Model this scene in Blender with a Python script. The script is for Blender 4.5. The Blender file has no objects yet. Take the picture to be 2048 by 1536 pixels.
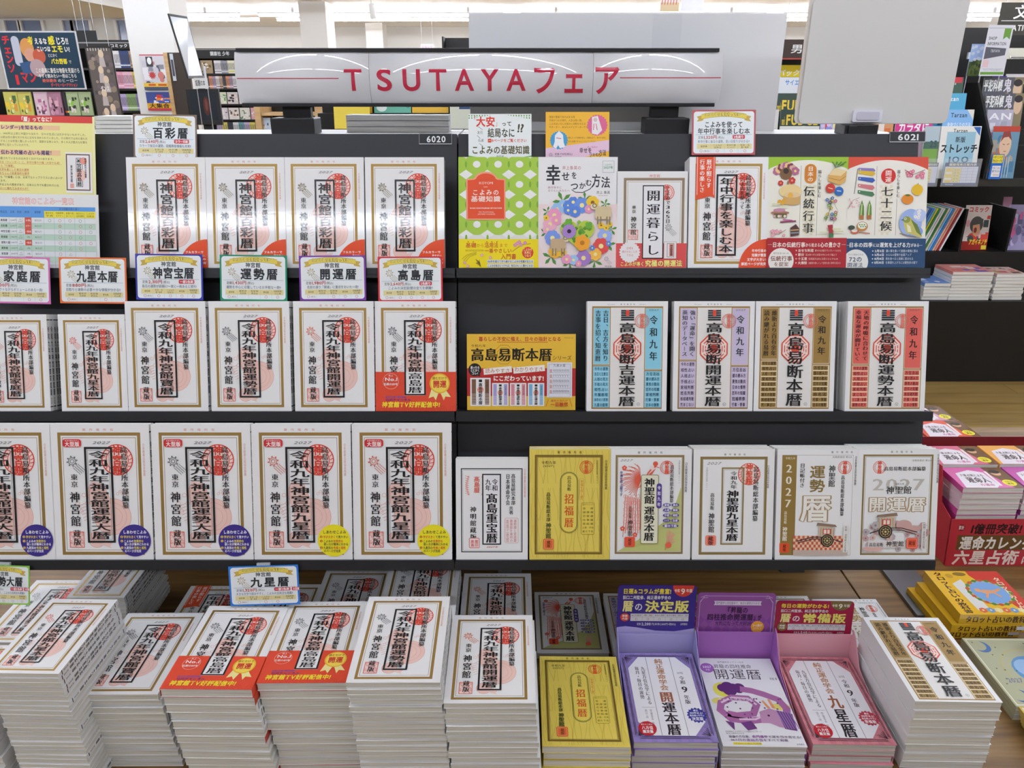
import bpy, bmesh, math, random
from mathutils import Vector, Matrix
# ------------------------------------------------------------------ camera, world, exposure
SC = bpy.context.scene
COL = SC.collection
FPX, PITCH, CAM_Z = 1530.0, math.radians(21.5), 1.6
cam_data = bpy.data.cameras.new('camera')
cam_data.sensor_width = 36.0
cam_data.lens = 36.0 * FPX / 2048.0
cam_data.clip_start, cam_data.clip_end = 0.02, 100
cam = bpy.data.objects.new('camera', cam_data)
COL.objects.link(cam)
cam.location = (0, 0, CAM_Z)
cam.rotation_euler = (math.pi / 2 - PITCH, 0, 0)
SC.camera = cam
world = bpy.data.worlds.new('shop_air')
SC.world = world
world.use_nodes = True
world.node_tree.nodes['Background'].inputs[0].default_value = (0.95, 0.97, 1.0, 1)
world.node_tree.nodes['Background'].inputs[1].default_value = 0.06
SC.view_settings.view_transform = 'Standard'
SC.view_settings.look = 'None'
SC.view_settings.gamma = 1
SC.view_settings.use_curve_mapping = False
SC.view_settings.exposure = 0.46
SC.cycles.max_bounces = 6
SC.cycles.diffuse_bounces = 3
SC.cycles.glossy_bounces = 3
SC.cycles.transparent_max_bounces = 6
SC.cycles.caustics_reflective = False
SC.cycles.caustics_refractive = False
SC.cycles.sample_clamp_indirect = 4
TUBE_POWER = 25.0
CEIL = 2.8
rnd = random.Random(7)
# ------------------------------------------------------------------ projection helpers (photo pixel -> point at a known place)
CS, SN = math.cos(PITCH), math.sin(PITCH)
def ray(u, v):
    x, y = (u - 1024) / FPX, (v - 768) / FPX
    return Vector((x, CS - y * SN, -SN - y * CS))
EYE = Vector((0, 0, CAM_Z))
def at_y(u, v, y):
    d = ray(u, v); return EYE + d * (y / d.y)
def at_z(u, v, z):
    d = ray(u, v); return EYE + d * ((z - CAM_Z) / d.z)
def at_plane(u, v, p, n):
    d = ray(u, v); return EYE + d * ((p - EYE).dot(n) / d.dot(n))
# ------------------------------------------------------------------ materials
def lin(c):
    c /= 255.0
    return c / 12.92 if c <= 0.04045 else ((c + 0.055) / 1.055) ** 2.4
def rgb(h):
    h = h.lstrip('#')
    return (lin(int(h[0:2], 16)), lin(int(h[2:4], 16)), lin(int(h[4:6], 16)), 1)
MATS = {}
def new_mat(name, col, rough=0.5, metal=0.0, spec=0.5):
    m = bpy.data.materials.new(name); m.use_nodes = True
    b = m.node_tree.nodes['Principled BSDF']
    b.inputs['Base Color'].default_value = col
    b.inputs['Roughness'].default_value = rough
    b.inputs['Metallic'].default_value = metal
    b.inputs['Specular IOR Level'].default_value = spec
    return m, m.node_tree, b
def link(nt, a, ao, b, bi): nt.links.new(a.outputs[ao], b.inputs[bi])
def ink(h, kind='p'):
    """printed paper in one ink colour; kind p matt coated, g glossy laminate, c card, o gold ink"""
    k = (h, kind)
    if k in MATS: return MATS[k]
    rough = {'p': 0.5, 'g': 0.07, 's': 0.025, 'c': 0.4, 'o': 0.42}[kind]
    m, nt, b = new_mat('print_' + h + '_' + kind, rgb(h), rough, 0.55 if kind == 'o' else 0.0, 1.0 if kind == 's' else 0.55 if kind == 'g' else 0.3)
    if kind in 'gs':
        tc = nt.nodes.new('ShaderNodeTexCoord'); n = nt.nodes.new('ShaderNodeTexNoise'); bp = nt.nodes.new('ShaderNodeBump')
        n.inputs['Scale'].default_value = 210 if kind == 'g' else 45; n.inputs['Detail'].default_value = 2
        bp.inputs['Strength'].default_value = 0.07 if kind == 'g' else 0.02; bp.inputs['Distance'].default_value = 0.0006 if kind == 'g' else 0.002
        link(nt, tc, 'Object', n, 'Vector'); link(nt, n, 'Fac', bp, 'Height'); link(nt, bp, 'Normal', b, 'Normal')
    MATS[k] = m
    return m
def simple(name, h, rough=0.5, metal=0.0, spec=0.5, bump=0.0, bscale=80):
    if name in MATS: return MATS[name]
    m, nt, b = new_mat(name, rgb(h), rough, metal, spec)
    tc = nt.nodes.new('ShaderNodeTexCoord'); n = nt.nodes.new('ShaderNodeTexNoise')
    n.inputs['Scale'].default_value = bscale; n.inputs['Detail'].default_value = 3
    link(nt, tc, 'Object', n, 'Vector')
    mr = nt.nodes.new('ShaderNodeMapRange')
    mr.inputs['To Min'].default_value = max(0.02, rough - 0.06); mr.inputs['To Max'].default_value = min(1, rough + 0.06)
    link(nt, n, 'Fac', mr, 'Value'); link(nt, mr, 'Result', b, 'Roughness')
    if bump:
        bp = nt.nodes.new('ShaderNodeBump'); bp.inputs['Strength'].default_value = bump; bp.inputs['Distance'].default_value = 0.001
        link(nt, n, 'Fac', bp, 'Height'); link(nt, bp, 'Normal', b, 'Normal')
    MATS[name] = m
    return m
def pages(name='page_edges', c1='f2f0e9', c2='ccc8be', axis='Z', scale=900):
    """fine leaves seen from the edge: thin lines across the book's thickness"""
    if name in MATS: return MATS[name]
    m, nt, b = new_mat(name, rgb(c1), 0.8, 0, 0.2)
    tc = nt.nodes.new('ShaderNodeTexCoord'); mp = nt.nodes.new('ShaderNodeMapping')
    mp.inputs['Scale'].default_value = (6, 6, scale)
    n = nt.nodes.new('ShaderNodeTexNoise'); n.inputs['Scale'].default_value = 1; n.inputs['Detail'].default_value = 3
    cr = nt.nodes.new('ShaderNodeValToRGB')
    cr.color_ramp.elements[0].position = 0.3; cr.color_ramp.elements[0].color = rgb(c2)
    cr.color_ramp.elements[1].position = 0.62; cr.color_ramp.elements[1].color = rgb(c1)
    link(nt, tc, 'Object', mp, 'Vector'); link(nt, mp, 'Vector', n, 'Vector'); link(nt, n, 'Fac', cr, 'Fac'); link(nt, cr, 'Color', b, 'Base Color')
    MATS[name] = m
    return m
def wood(name, c1, c2, c3, rough=0.45, scale=1.0, plank=0.0, seam='3a2a1a'):
    """wood boards with the grain along x; plank = board width in y (0 for none)"""
    if name in MATS: return MATS[name]
    m, nt, b = new_mat(name, rgb(c1), rough, 0, 0.4)
    tc = nt.nodes.new('ShaderNodeTexCoord'); mp = nt.nodes.new('ShaderNodeMapping')
    mp.inputs['Scale'].default_value = (1.6 * scale, 22 * scale, 22 * scale)
    n1 = nt.nodes.new('ShaderNodeTexNoise'); n1.inputs['Scale'].default_value = 1.0; n1.inputs['Detail'].default_value = 6; n1.inputs['Distortion'].default_value = 1.2
    n2 = nt.nodes.new('ShaderNodeTexNoise'); n2.inputs['Scale'].default_value = 4.0; n2.inputs['Detail'].default_value = 4
    cr = nt.nodes.new('ShaderNodeValToRGB'); e = cr.color_ramp.elements
    e[0].position = 0.3; e[0].color = rgb(c2); e[1].position = 0.7; e[1].color = rgb(c3)
    x = e.new(0.5); x.color = rgb(c1)
    link(nt, tc, 'Object', mp, 'Vector'); link(nt, mp, 'Vector', n1, 'Vector'); link(nt, mp, 'Vector', n2, 'Vector')
    ad = nt.nodes.new('ShaderNodeMix'); ad.data_type = 'FLOAT'; ad.inputs[0].default_value = 0.35
    link(nt, n1, 'Fac', ad, 2); link(nt, n2, 'Fac', ad, 3); link(nt, ad, 0, cr, 'Fac')
    out = (cr, 'Color')
    if plank:
        br = nt.nodes.new('ShaderNodeTexBrick'); br.inputs['Scale'].default_value = 1
        br.inputs['Brick Width'].default_value = plank * 8; br.inputs['Row Height'].default_value = plank
        br.inputs['Mortar Size'].default_value = 0.0025
        br.inputs['Color1'].default_value = (1, 1, 1, 1); br.inputs['Color2'].default_value = (0.82, 0.82, 0.82, 1); br.inputs['Mortar'].default_value = (0.45, 0.4, 0.35, 1)
        mx = nt.nodes.new('ShaderNodeMix'); mx.data_type = 'RGBA'; mx.blend_type = 'MULTIPLY'; mx.inputs[0].default_value = 1
        link(nt, tc, 'Object', br, 'Vector'); link(nt, cr, 'Color', mx, 6); link(nt, br, 'Color', mx, 7)
        out = (mx, 2)
    link(nt, out[0], out[1], b, 'Base Color')
    MATS[name] = m
    return m
def glowing(name, h, strength):
    if name in MATS: return MATS[name]
    m, nt, b = new_mat(name, rgb(h), 0.5)
    b.inputs['Emission Color'].default_value = rgb(h); b.inputs['Emission Strength'].default_value = strength
    MATS[name] = m
    return m
def clear(name, h='ffffff', rough=0.05, alpha=0.18):
    """thin clear plastic sheet: mostly see-through, with a gloss"""
    if name in MATS: return MATS[name]
    m, nt, b = new_mat(name, rgb(h), rough, 0, 0.6)
    b.inputs['Alpha'].default_value = alpha
    MATS[name] = m
    return m
# ------------------------------------------------------------------ mesh collector
class MB:
    def __init__(s): s.v, s.f, s.mi, s.m, s.sm = [], [], [], [], []
    def slot(s, m):
        if m not in s.m: s.m.append(m)
        return s.m.index(m)
    def add(s, vs, fs, m, smooth=False):
        o = len(s.v); s.v += vs; k = s.slot(m)
        for f in fs: s.f.append(tuple(i + o for i in f)); s.mi.append(k); s.sm.append(smooth)
    def box(s, x0, x1, y0, y1, z0, z1, m):
        vs = [(x, y, z) for z in (z0, z1) for y in (y0, y1) for x in (x0, x1)]
        s.add(vs, [(0, 2, 3, 1), (4, 5, 7, 6), (0, 1, 5, 4), (2, 6, 7, 3), (0, 4, 6, 2), (1, 3, 7, 5)], m)
    def slab(s, pts, d, m):
        """polygon pts (3D) extruded by vector d"""
        n = len(pts); vs = [tuple(p) for p in pts] + [tuple(Vector(p) + Vector(d)) for p in pts]
        s.add(vs, [tuple(range(n))[::-1], tuple(range(n, 2 * n))] + [(i, (i + 1) % n, n + (i + 1) % n, n + i) for i in range(n)], m)
    def tube(s, p, q, r, m, n=10):
        p, q = Vector(p), Vector(q); d = (q - p).normalized(); a = d.orthogonal().normalized(); b = d.cross(a)
        vs = [tuple(c + a * (r * math.cos(t)) + b * (r * math.sin(t))) for c in (p, q) for t in [2 * math.pi * i / n for i in range(n)]]
        s.add(vs, [(i, (i + 1) % n, n + (i + 1) % n, n + i) for i in range(n)] + [tuple(range(n))[::-1], tuple(range(n, 2 * n))], m, False)
    def mesh(s, name):
        me = bpy.data.meshes.new(name); me.from_pydata(s.v, [], s.f)
        for m in s.m: me.materials.append(m)
        me.polygons.foreach_set('material_index', s.mi)
        me.polygons.foreach_set('use_smooth', s.sm)
        me.update()
        return me
    def build(s, name, parent=None, bevel=0.0):
        o = bpy.data.objects.new(name, s.mesh(name)); COL.objects.link(o)
        if parent is not None: o.parent = parent
        if bevel:
            b = o.modifiers.new('edge', 'BEVEL'); b.width = bevel; b.segments = 2; b.limit_method = 'ANGLE'
        return o
def tag(o, label=None, cat=None, group=None, kind=None):
    if label: o['label'] = label
    if cat: o['category'] = cat
    if group: o['group'] = group
    if kind: o['kind'] = kind
    return o
def thing(name, label, cat, loc=(0, 0, 0), rot=(0, 0, 0), group=None):
    o = bpy.data.objects.new(name, None); COL.objects.link(o)
    o.empty_display_size = 0.02
    o.location = loc; o.rotation_euler = rot
    return tag(o, label, cat, group)
def struct(mb, name):
    return tag(mb.build(name), kind='structure')
def put(me, name, parent, loc=(0, 0, 0)):
    o = bpy.data.objects.new(name, me); COL.objects.link(o); o.parent = parent; o.location = loc
    return o
# ------------------------------------------------------------------ lettering: glyph outlines of Blender's own font
_fc = bpy.data.curves.new('lettering', 'FONT'); _fc.resolution_u = 2
_fo = bpy.data.objects.new('lettering', _fc); COL.objects.link(_fo)
STY = {'n': (0, 0), 'b': (.022, .022), 'B': (.036, .034), 'm': (.025, -.004), 'k': (.026, .006), 'K': (.04, .014), 'l': (-.012, -.012), 'w': (.012, .02)}
RAW, GL = {}, {}
def raw_glyph(ch, res=2):
    k = (ch, res)
    if k in RAW: return RAW[k]
    _fc.resolution_u = res; _fc.body = ch
    bpy.context.view_layer.update()
    dg = bpy.context.evaluated_depsgraph_get()
    me = bpy.data.meshes.new_from_object(_fo.evaluated_get(dg))
    vs = [(v.co.x, v.co.y) for v in me.vertices]
    fs = []
    for p in me.polygons:
        f = tuple(p.vertices)
        a = sum(vs[f[i]][0] * vs[f[(i + 1) % len(f)]][1] - vs[f[(i + 1) % len(f)]][0] * vs[f[i]][1] for i in range(len(f)))
        fs.append(f if a > 0 else f[::-1])
    bpy.data.meshes.remove(me)
    RAW[k] = (vs, fs)
    return RAW[k]
def glyph(ch, st='n', res=2):
    k = (ch, st, res)
    if k in GL: return GL[k]
    vs, fs = raw_glyph(ch, res)
    bx, by = STY[st]
    if (bx or by) and vs:
        cnt = {}
        for f in fs:
            for i in range(len(f)): cnt[(f[i], f[(i + 1) % len(f)])] = 1
        nx = [0.0] * len(vs); ny = [0.0] * len(vs)
        for (a, b) in cnt:
            if (b, a) in cnt: continue
            dx, dy = vs[b][0] - vs[a][0], vs[b][1] - vs[a][1]; L = math.hypot(dx, dy)
            if L < 1e-9: continue
            for i in (a, b): nx[i] += dy / L; ny[i] -= dx / L
        out = []
        for i, (x, y) in enumerate(vs):
            L = math.hypot(nx[i], ny[i])
            if L < 1e-6: out.append((x, y)); continue
            s = min(1.5, 2 / L) / L if L < 2 else 1 / L
            out.append((x + bx * nx[i] * s, y + by * ny[i] * s))
        vs = out
    GL[k] = (vs, fs)
    return GL[k]
ROT = set('ー「」（）()『』…〜―')
def is_wide(ch): return ord(ch) > 0x2000
# ------------------------------------------------------------------ printing on a flat sheet (local x right, y up, z out)
class Sheet(MB):
    """a printed sheet W x H metres, origin at the bottom centre; coordinates are given top-down in the units set by map()"""
    def __init__(s, W, H, z=0.0, kind='p', dz=0.00001):
        MB.__init__(s); s.W, s.H, s.z, s.kind, s.dz = W, H, z, kind, dz; s.map(0, 0, 100, 100)
    def map(s, x0, y0, x1, y1): s.mx = (x0, y0, x1, y1); s.kx = s.W / (x1 - x0); s.ky = s.H / (y1 - y0); return s
    def P(s, x, y): return (min(s.W / 2, max(-s.W / 2, (x - s.mx[0]) * s.kx - s.W / 2)), min(s.H, max(0.0, s.H - (y - s.mx[1]) * s.ky)))
    def M(s, c):
        if c[0] == '*': return ink(c[1:], 'o')
        return ink(c, s.kind)
    def flat(s, pts, faces, c, lift=True):
        if lift: s.z += s.dz
        s.add([(x, y, s.z) for x, y in pts], faces, s.M(c))
    def poly(s, pts, c):
        q = [s.P(*p) for p in pts]
        a = sum(q[i][0] * q[(i + 1) % len(q)][1] - q[(i + 1) % len(q)][0] * q[i][1] for i in range(len(q)))
        s.flat(q, [tuple(range(len(q))) if a > 0 else tuple(range(len(q)))[::-1]], c)
    def rect(s, x0, y0, x1, y1, c): s.poly([(x0, y0), (x1, y0), (x1, y1), (x0, y1)], c)
    def frame(s, x0, y0, x1, y1, t, c):
        ty = t * s.kx / s.ky
        o = [s.P(*p) for p in ((x0, y1), (x1, y1), (x1, y0), (x0, y0))]
        i = [s.P(*p) for p in ((x0 + t, y1 - ty), (x1 - t, y1 - ty), (x1 - t, y0 + ty), (x0 + t, y0 + ty))]
        s.flat(o + i, [(k, (k + 1) % 4, 4 + (k + 1) % 4, 4 + k) for k in range(4)], c)
    def arc(s, cx, cy, r, ry=None, n=36, a0=0, a1=360):
        ry = r * s.kx / s.ky if ry is None else ry
        full = abs(a1 - a0) >= 360
        return [(cx + r * math.cos(math.radians(a0 + (a1 - a0) * i / (n if full else n - 1))), cy - ry * math.sin(math.radians(a0 + (a1 - a0) * i / (n if full else n - 1)))) for i in range(n)]
    def disc(s, cx, cy, r, c, ry=None, n=36): s.poly(s.arc(cx, cy, r, ry, n), c)
    def ring(s, cx, cy, r, t, c, ry=None, n=36):
        ry = r * s.kx / s.ky if ry is None else ry
        o = [s.P(*p) for p in s.arc(cx, cy, r, ry, n)]; i = [s.P(*p) for p in s.arc(cx, cy, r - t, ry - t * ry / r, n)]
        s.flat(o + i, [(k, (k + 1) % n, n + (k + 1) % n, n + k) for k in range(n)], c)
    def rrect(s, x0, y0, x1, y1, r, c):
        ry = r * s.kx / s.ky; p = []
        for cx, cy, a in ((x1 - r, y0 + ry, 0), (x0 + r, y0 + ry, 90), (x0 + r, y1 - ry, 180), (x1 - r, y1 - ry, 270)):
            p += [(cx + r * math.cos(math.radians(a + 18 * k)), cy - ry * math.sin(math.radians(a + 18 * k))) for k in range(6)]
        s.poly(p, c)
    def rframe(s, x0, y0, x1, y1, r, t, c, bg):
        s.rrect(x0, y0, x1, y1, r, c); ty = t * s.kx / s.ky
        s.rrect(x0 + t, y0 + ty, x1 - t, y1 - ty, max(r - t, t * .5), bg)
    def line(s, pts, t, c):
        q = [Vector(s.P(*p)) for p in pts]; w = t * s.kx / 2; vs = []; fs = []
        for i, p in enumerate(q):
            d = (q[min(i + 1, len(q) - 1)] - q[max(i - 1, 0)]); d = d.normalized() if d.length > 0 else Vector((1, 0))
            n = Vector((-d.y, d.x)) * w; vs += [tuple(p + n), tuple(p - n)]
        for i in range(len(q) - 1): fs.append((2 * i + 1, 2 * i + 3, 2 * i + 2, 2 * i))
        s.flat(vs, fs, c)
    def star(s, cx, cy, r, r2, n, c):
        k = s.kx / s.ky
        s.poly([(cx + (r if i % 2 == 0 else r2) * math.cos(math.pi * i / n), cy - (r if i % 2 == 0 else r2) * k * math.sin(math.pi * i / n)) for i in range(2 * n)], c)
    def flower(s, cx, cy, r, c, cc, n=6):
        k = s.kx / s.ky
        for i in range(n):
            a = 2 * math.pi * i / n + .3
            s.disc(cx + .55 * r * math.cos(a), cy - .55 * r * k * math.sin(a), r * .48, c, n=9)
        s.disc(cx, cy, r * .3, cc, n=10)
    def put_glyph(s, ch, st, X0, Y0, w, h, rot=0.0, lean=0.0, res=2):
        """glyph's em box -> local rectangle X0..X0+w, Y0..Y0+h (metres)"""
        vs, fs = glyph(ch, st, res)
        if not vs: return
        o = []
        for x, y in vs:
            y = (y + .08) / .926
            if rot == 90: x, y = y, 1 - x
            o.append((X0 + (x + lean * y) * w, Y0 + y * h))
        s.flat(o, fs, s._c, False)
    def text(s, t, x0, y0, x1, y1, c, st='n', v=False, lean=0.0, fill=.96, res=2, rot=0):
        """fit a string into a rectangle, across or (v) downwards"""
        s._c = c; s.z += s.dz
        X0, Y1 = s.P(x0, y0); X1, Y0 = s.P(x1, y1); W, H = X1 - X0, Y1 - Y0
        if v:
            n = len(t); ch = H / n
            for i, g in enumerate(t):
                if g == ' ' or g == '　': continue
                y = Y1 - (i + 1) * ch + ch * (1 - fill) / 2
                if is_wide(g):
                    sx = X0
                    if g in '、。' : sx = X0 + W * .55; y += ch * .45
                    s.put_glyph(g, st, sx, y, W, ch * fill, 90 if g in ROT else 0, lean, res)
                else:
                    vs, _ = glyph(g, st, res)
                    if not vs: continue
                    a = min(q[0] for q in vs); b = max(q[0] for q in vs)
                    k = W * .8 / max(b - a, .3); s.put_glyph(g, st, X0 + W / 2 - (a + b) / 2 * k, y, k, ch * fill, 0, lean, res)
            return
        adv = []
        for g in t:
            if g == ' ': adv.append((0, .3)); continue
            if is_wide(g): adv.append((0, 1.0)); continue
            vs, _ = glyph(g, st, res)
            a = min(q[0] for q in vs); b = max(q[0] for q in vs); adv.append((a - .05, b - a + .1))
        tot = sum(a[1] for a in adv); k = W / tot; x = X0
        for g, (a, w) in zip(t, adv):
            if g != ' ':
                if is_wide(g): s.put_glyph(g, st, x + k * (1 - fill) / 2, Y0, k * fill, H, rot, lean, res)
                else: s.put_glyph(g, st, x - a * k, Y0, k, H, 0, lean, res)
            x += w * k
    def lines(s, rows, x0, y0, x1, y1, c, st='n', fit=.78, full=None):
        """several rows of small text one under another, each keeping its letter size"""
        n = len(rows); h = (y1 - y0) / n; L = full or max(max(sum(1 if is_wide(g) else .55 for g in r) for r in rows), 1)
        for i, r in enumerate(rows):
            w = sum(1 if is_wide(g) else .55 for g in r)
            if w: s.text(r, x0, y0 + i * h, x0 + (x1 - x0) * w / L, y0 + i * h + h * fit, c, st)
# ------------------------------------------------------------------ printed designs (coordinates in percent or in units measured on the cover)
BK, RD, GD, PK = '1c1a1c', 'd5402e', '*a5854a', 'f3cdc3'
def sun_mark(s, cx, cy, r, c):
    s.ring(cx, cy, r, r * .16, c, n=16); s.ring(cx, cy, r * .55, r * .14, c, n=12)
    k = s.kx / s.ky
    for i in range(8):
        a = math.pi * i / 4 + .2; s.disc(cx + r * 1.22 * math.cos(a), cy - r * 1.22 * k * math.sin(a), r * .2, c, n=7)
    for i in range(4):
        x, y = cx + r * (.2 + .42 * i), cy + r * k * (1.6 - .32 * i)
        s.line([(x + r * .36 * j, y + r * k * (.34 * j + .1 * (j % 2))) for j in range(6)], r * .12, c)
def wheel_seal(s, cx, cy, r, txt, c, pale=True):
    if pale: s.disc(cx, cy, r, 'f6d9d2')
    s.ring(cx, cy, r, r * .07, c); s.ring(cx, cy, r * .72, r * .05, c)
    k = s.kx / s.ky
    for i in range(22):
        a = 2 * math.pi * i / 22; b = a + .12
        s.line([(cx + r * .74 * math.cos(a), cy - r * .74 * k * math.sin(a)), (cx + r * .97 * math.cos(b), cy - r * .97 * k * math.sin(b))], r * .045, c)
    s.text(txt, cx - r * .3, cy - r * k * .92, cx + r * .3, cy + r * k * .92, c, 'B', v=True, fill=.98)
def box_seal(s, x0, y0, x1, y1, c):
    s.rect(x0, y0, x1, y1, 'f6dcd6'); w = x1 - x0
    s.frame(x0, y0, x1, y1, w * .05, c)
    n = 5; h = y1 - y0
    for i in range(n):
        for j in range(n):
            a, b = x0 + w * (i + .2) / n, y0 + h * (j + .2) / n
            a2, b2 = x0 + w * (i + .85) / n, y0 + h * (j + .85) / n
            if (i * 3 + j * 5) % 3 == 0: s.frame(a, b, a2, b2, w * .03, c)
            elif (i + j) % 2: s.line([(a, b), (a2, b), (a2, b2)], w * .035, c)
            else: s.line([(a, b), (a, b2), (a2, b2)], w * .035, c)
def d_shrine(title, big=False, icon='7d6a48', sticker=None, corner=None, ribbon=False, band=False, box=(36, 17, 62.5, 87.5), sub=None):
    def draw(s):
        s.map(0, 0, 100, 100)
        s.text('著作権所有', 31, 3, 66, 4.9, 'd88a7c', 'n', fill=.5)
        s.frame(7.6, 6, 91, 96.4, 3.2, GD); s.frame(12.2, 9.6, 86.4, 93, .5, GD)
        s.text('日本暦書出版協会推薦', 92.6, 14, 95, 38, 'd88a7c', 'n', v=True)
        # mallet and gourd ghost drawing behind the title
        s.disc(60, 68, 19, PK); s.ring(60, 68, 19, .5, 'e9a99c'); s.ring(60, 68, 14.5, .4, 'e9a99c'); s.ring(60, 68, 10, .4, 'e9a99c')
        s.poly([(34, 50), (40, 42), (52, 44), (58, 54), (52, 64), (40, 63)], PK)
        for q in (0, 3, 6): s.line([(34 + q, 50), (40 + q * .6, 42 + q), (52 - q * .4, 44 + q), (57 - q, 54)], .45, 'e9a99c')
        s.disc(43, 85, 8.5, PK); s.ring(43, 85, 8.5, .5, 'e9a99c')
        for i in range(5): s.ring(22 + 3.2 * i, 52 + (i % 3) * 6, 2.2, .4, 'e9a99c', n=12)
        for i in range(6): s.line([(26 + i, 60 + 2.2 * i), (33 + i * .5, 58 + 2.3 * i)], .5, 'e9a99c')
        for i in range(5): s.ring(66 + 2.5 * i, 51 - (i % 2) * 1.5, 1.5, .35, 'e9a99c', n=10)
        s.poly([(44, 88), (58, 91.5), (56, 90), (60, 86)], PK)
        wheel_seal(s, 67, 26, 16, '神宮館', RD)
        box_seal(s, 15.5, 79, 30.5, 91, 'e07060')
        s.text('2027', 42, 12, 60, 14.6, '6a6468', 'n', lean=.25)
        x0, y0, x1, y1 = box
        s.frame(x0, y0, x1, y1, 2.1, BK)
        if big: s.frame(x0 + 3.2, y0 + 2.4, x1 - 3.2, y1 - 2.4, .3, '555555')
        s.text(title, x0 + 4.2, y0 + 2.8, x1 - 4.2, y1 - 2.6, BK, 'k', v=True, fill=.93)
        s.text('高島易断所本部編纂', 70.5, 16, 77.5, 62, BK, 'm', v=True, fill=.93)
        if sub: s.text(sub, 63.5, 18, 69.5, 47, BK, 'm', v=True, fill=.93)
        if not ribbon: sun_mark(s, 21.5, 27, 4, icon)
        s.text('東京', 19.5, 36, 26.5, 46.5, BK, 'm', v=True, fill=.85)
        s.text('神宮館', 17.6, 49, 28, 75.5, BK, 'm', v=True, fill=.88)
        s.text('蔵版', 19.6, 77.5, 27.2, 89.5, BK, 'm', v=True, fill=.9)
        if big:
            s.rrect(12.8, 10.8, 31.5, 16.6, 2.6, 'cf2f33'); s.text('文字が読みやすい', 15, 11.3, 29.5, 12.6, 'ffffff'); s.text('大型版', 14.8, 12.8, 29.8, 16.1, 'ffffff', 'b')
        if sticker:
            bg, fg, hi, num = sticker
            s.disc(81.5, 85.6, 16.6, bg, n=48)
            s.text('しあわせこよみ', 70, 78, 94, 80.6, fg, 'b')
            for i, (a, b, y) in enumerate((('字が大きく', 'て見やすい', 81.9), ('こよみの', '効果的な', 85), ('九星別の', '性格と相性', 90))):
                s.disc(68.6, y + 1, 1.35, num, n=14); s.text('123'[i], 68, y + .2, 69.2, y + 1.8, bg, 'b')
                s.text(a, 70.6, y, 70.6 + 2.5 * len(a), y + 2.1, hi if i == 0 else fg, 'b'); s.text(b, 70.8 + 2.5 * len(a), y, 70.8 + 2.5 * (len(a) + len(b)) , y + 2.1, fg if i == 0 else hi, 'b')
            s.text('使い方が簡単にわかる', 71, 87.4, 96, 89.4, fg, 'b'); s.text('のページが充実', 71, 92.4, 88, 94.5, fg, 'b')
        if corner:
            k = s.kx / s.ky
            p = [(100 - 36 * math.cos(math.radians(3 * i)), 100 - 36 * k * math.sin(math.radians(3 * i))) for i in range(31)]
            s.poly(p + [(100, 100)], 'e2502c')
            if corner == 1:
                s.text('フルカラーで', 71.5, 84.6, 95, 86.8, 'ffffff', 'b'); s.text('見やすい、', 84, 87.8, 99, 90, 'ffffff', 'b'); s.text('書き込み', 80, 91, 98, 93, 'ffffff', 'b'); s.text('便利な一冊', 78, 94.5, 98, 96.6, 'ffffff', 'b')
            else:
                for i, (t, x) in enumerate((('年中行事の', 80), ('知識が豊富', 80), ('文字が大きい!', 74), ('解説ページが充実', 67))): s.text(t, x, 83 + 4 * i, 98.5, 85.8 + 4 * i, 'ffffff', 'b')
        if ribbon:
            s.poly([(8, 0), (32, 0), (32, 34), (20, 36.5), (8, 38.5), (8, 0)], 'e2552f')
            s.poly([(8, 38.5), (8, 30), (20, 34), (32, 30), (32, 36.8), (20, 33.5)], 'e2552f')
            s.line([(9.6, 0), (9.6, 34)], .5, 'ffffff'); s.line([(30.4, 0), (30.4, 34)], .5, 'ffffff')
            s.text('暦が照らす', 21, 2, 27.5, 28, 'ffffff', 'm', v=True, fill=.92); s.text('行事の楽しさ', 12.5, 2, 19, 32, 'ffffff', 'm', v=True, fill=.92)
    return draw
def d_band(title_tail):
    """the red paper band round the lower third of a cover (drawn on its own sheet 100 wide, 100 high)"""
    def draw(s):
        s.map(0, 64, 100, 100)
        for i in range(7):
            s.ring(8 + 15 * i, 99, 5.5, .5, 'c93f2c', n=18); s.ring(8 + 15 * i, 99, 3, .5, 'c93f2c', n=14)
        s.ring(19, 72.5, 10, .5, 'f3b6a4'); s.text('売上', 16, 66.5, 22, 68.3, 'ffffff'); s.text('No.1', 11.5, 68.6, 27.5, 72.6, 'ffffff', 'b'); s.text('信頼の119年', 10, 74, 28, 76.4, 'ffffff', 'm')
        s.rect(36, 64, 62.5, 85.5, 'f4f2f2'); s.line([(37, 64), (37, 85)], 2, BK); s.line([(61.5, 64), (61.5, 85)], 2, BK); s.line([(36, 84.7), (62.5, 84.7)], 1.8, BK)
        s.text(title_tail, 40.5, 64.6, 58.5, 83.4, BK, 'k', v=True, fill=.93)
        s.poly([(70, 79), (66, 88), (72, 86.5), (75, 90), (80, 80)], 'f6e9a0'); s.poly([(86, 79), (94, 87), (87, 86.5), (85, 90), (79, 80)], 'f6e9a0')
        s.disc(80, 74.5, 12.6, 'e8b93a'); s.disc(80, 74.5, 11, 'f7d95c'); s.text('読むだけで', 71, 68.5, 89, 71.2, '8c5a14', 'b'); s.text('開運', 71.5, 72, 88.5, 78.2, 'c8352a', 'B')
        s.text('おかげさまで発行119年!', 12, 86, 38, 88, '3a58b8', 'b'); s.text('公式チャンネル', 12, 88.4, 44, 90.6, '2e2a80', 'b')
        s.text('神宮館TV好評配信中!', 7, 91.3, 80, 96.4, 'f9e23c', 'B', lean=.12)
    return draw
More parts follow.
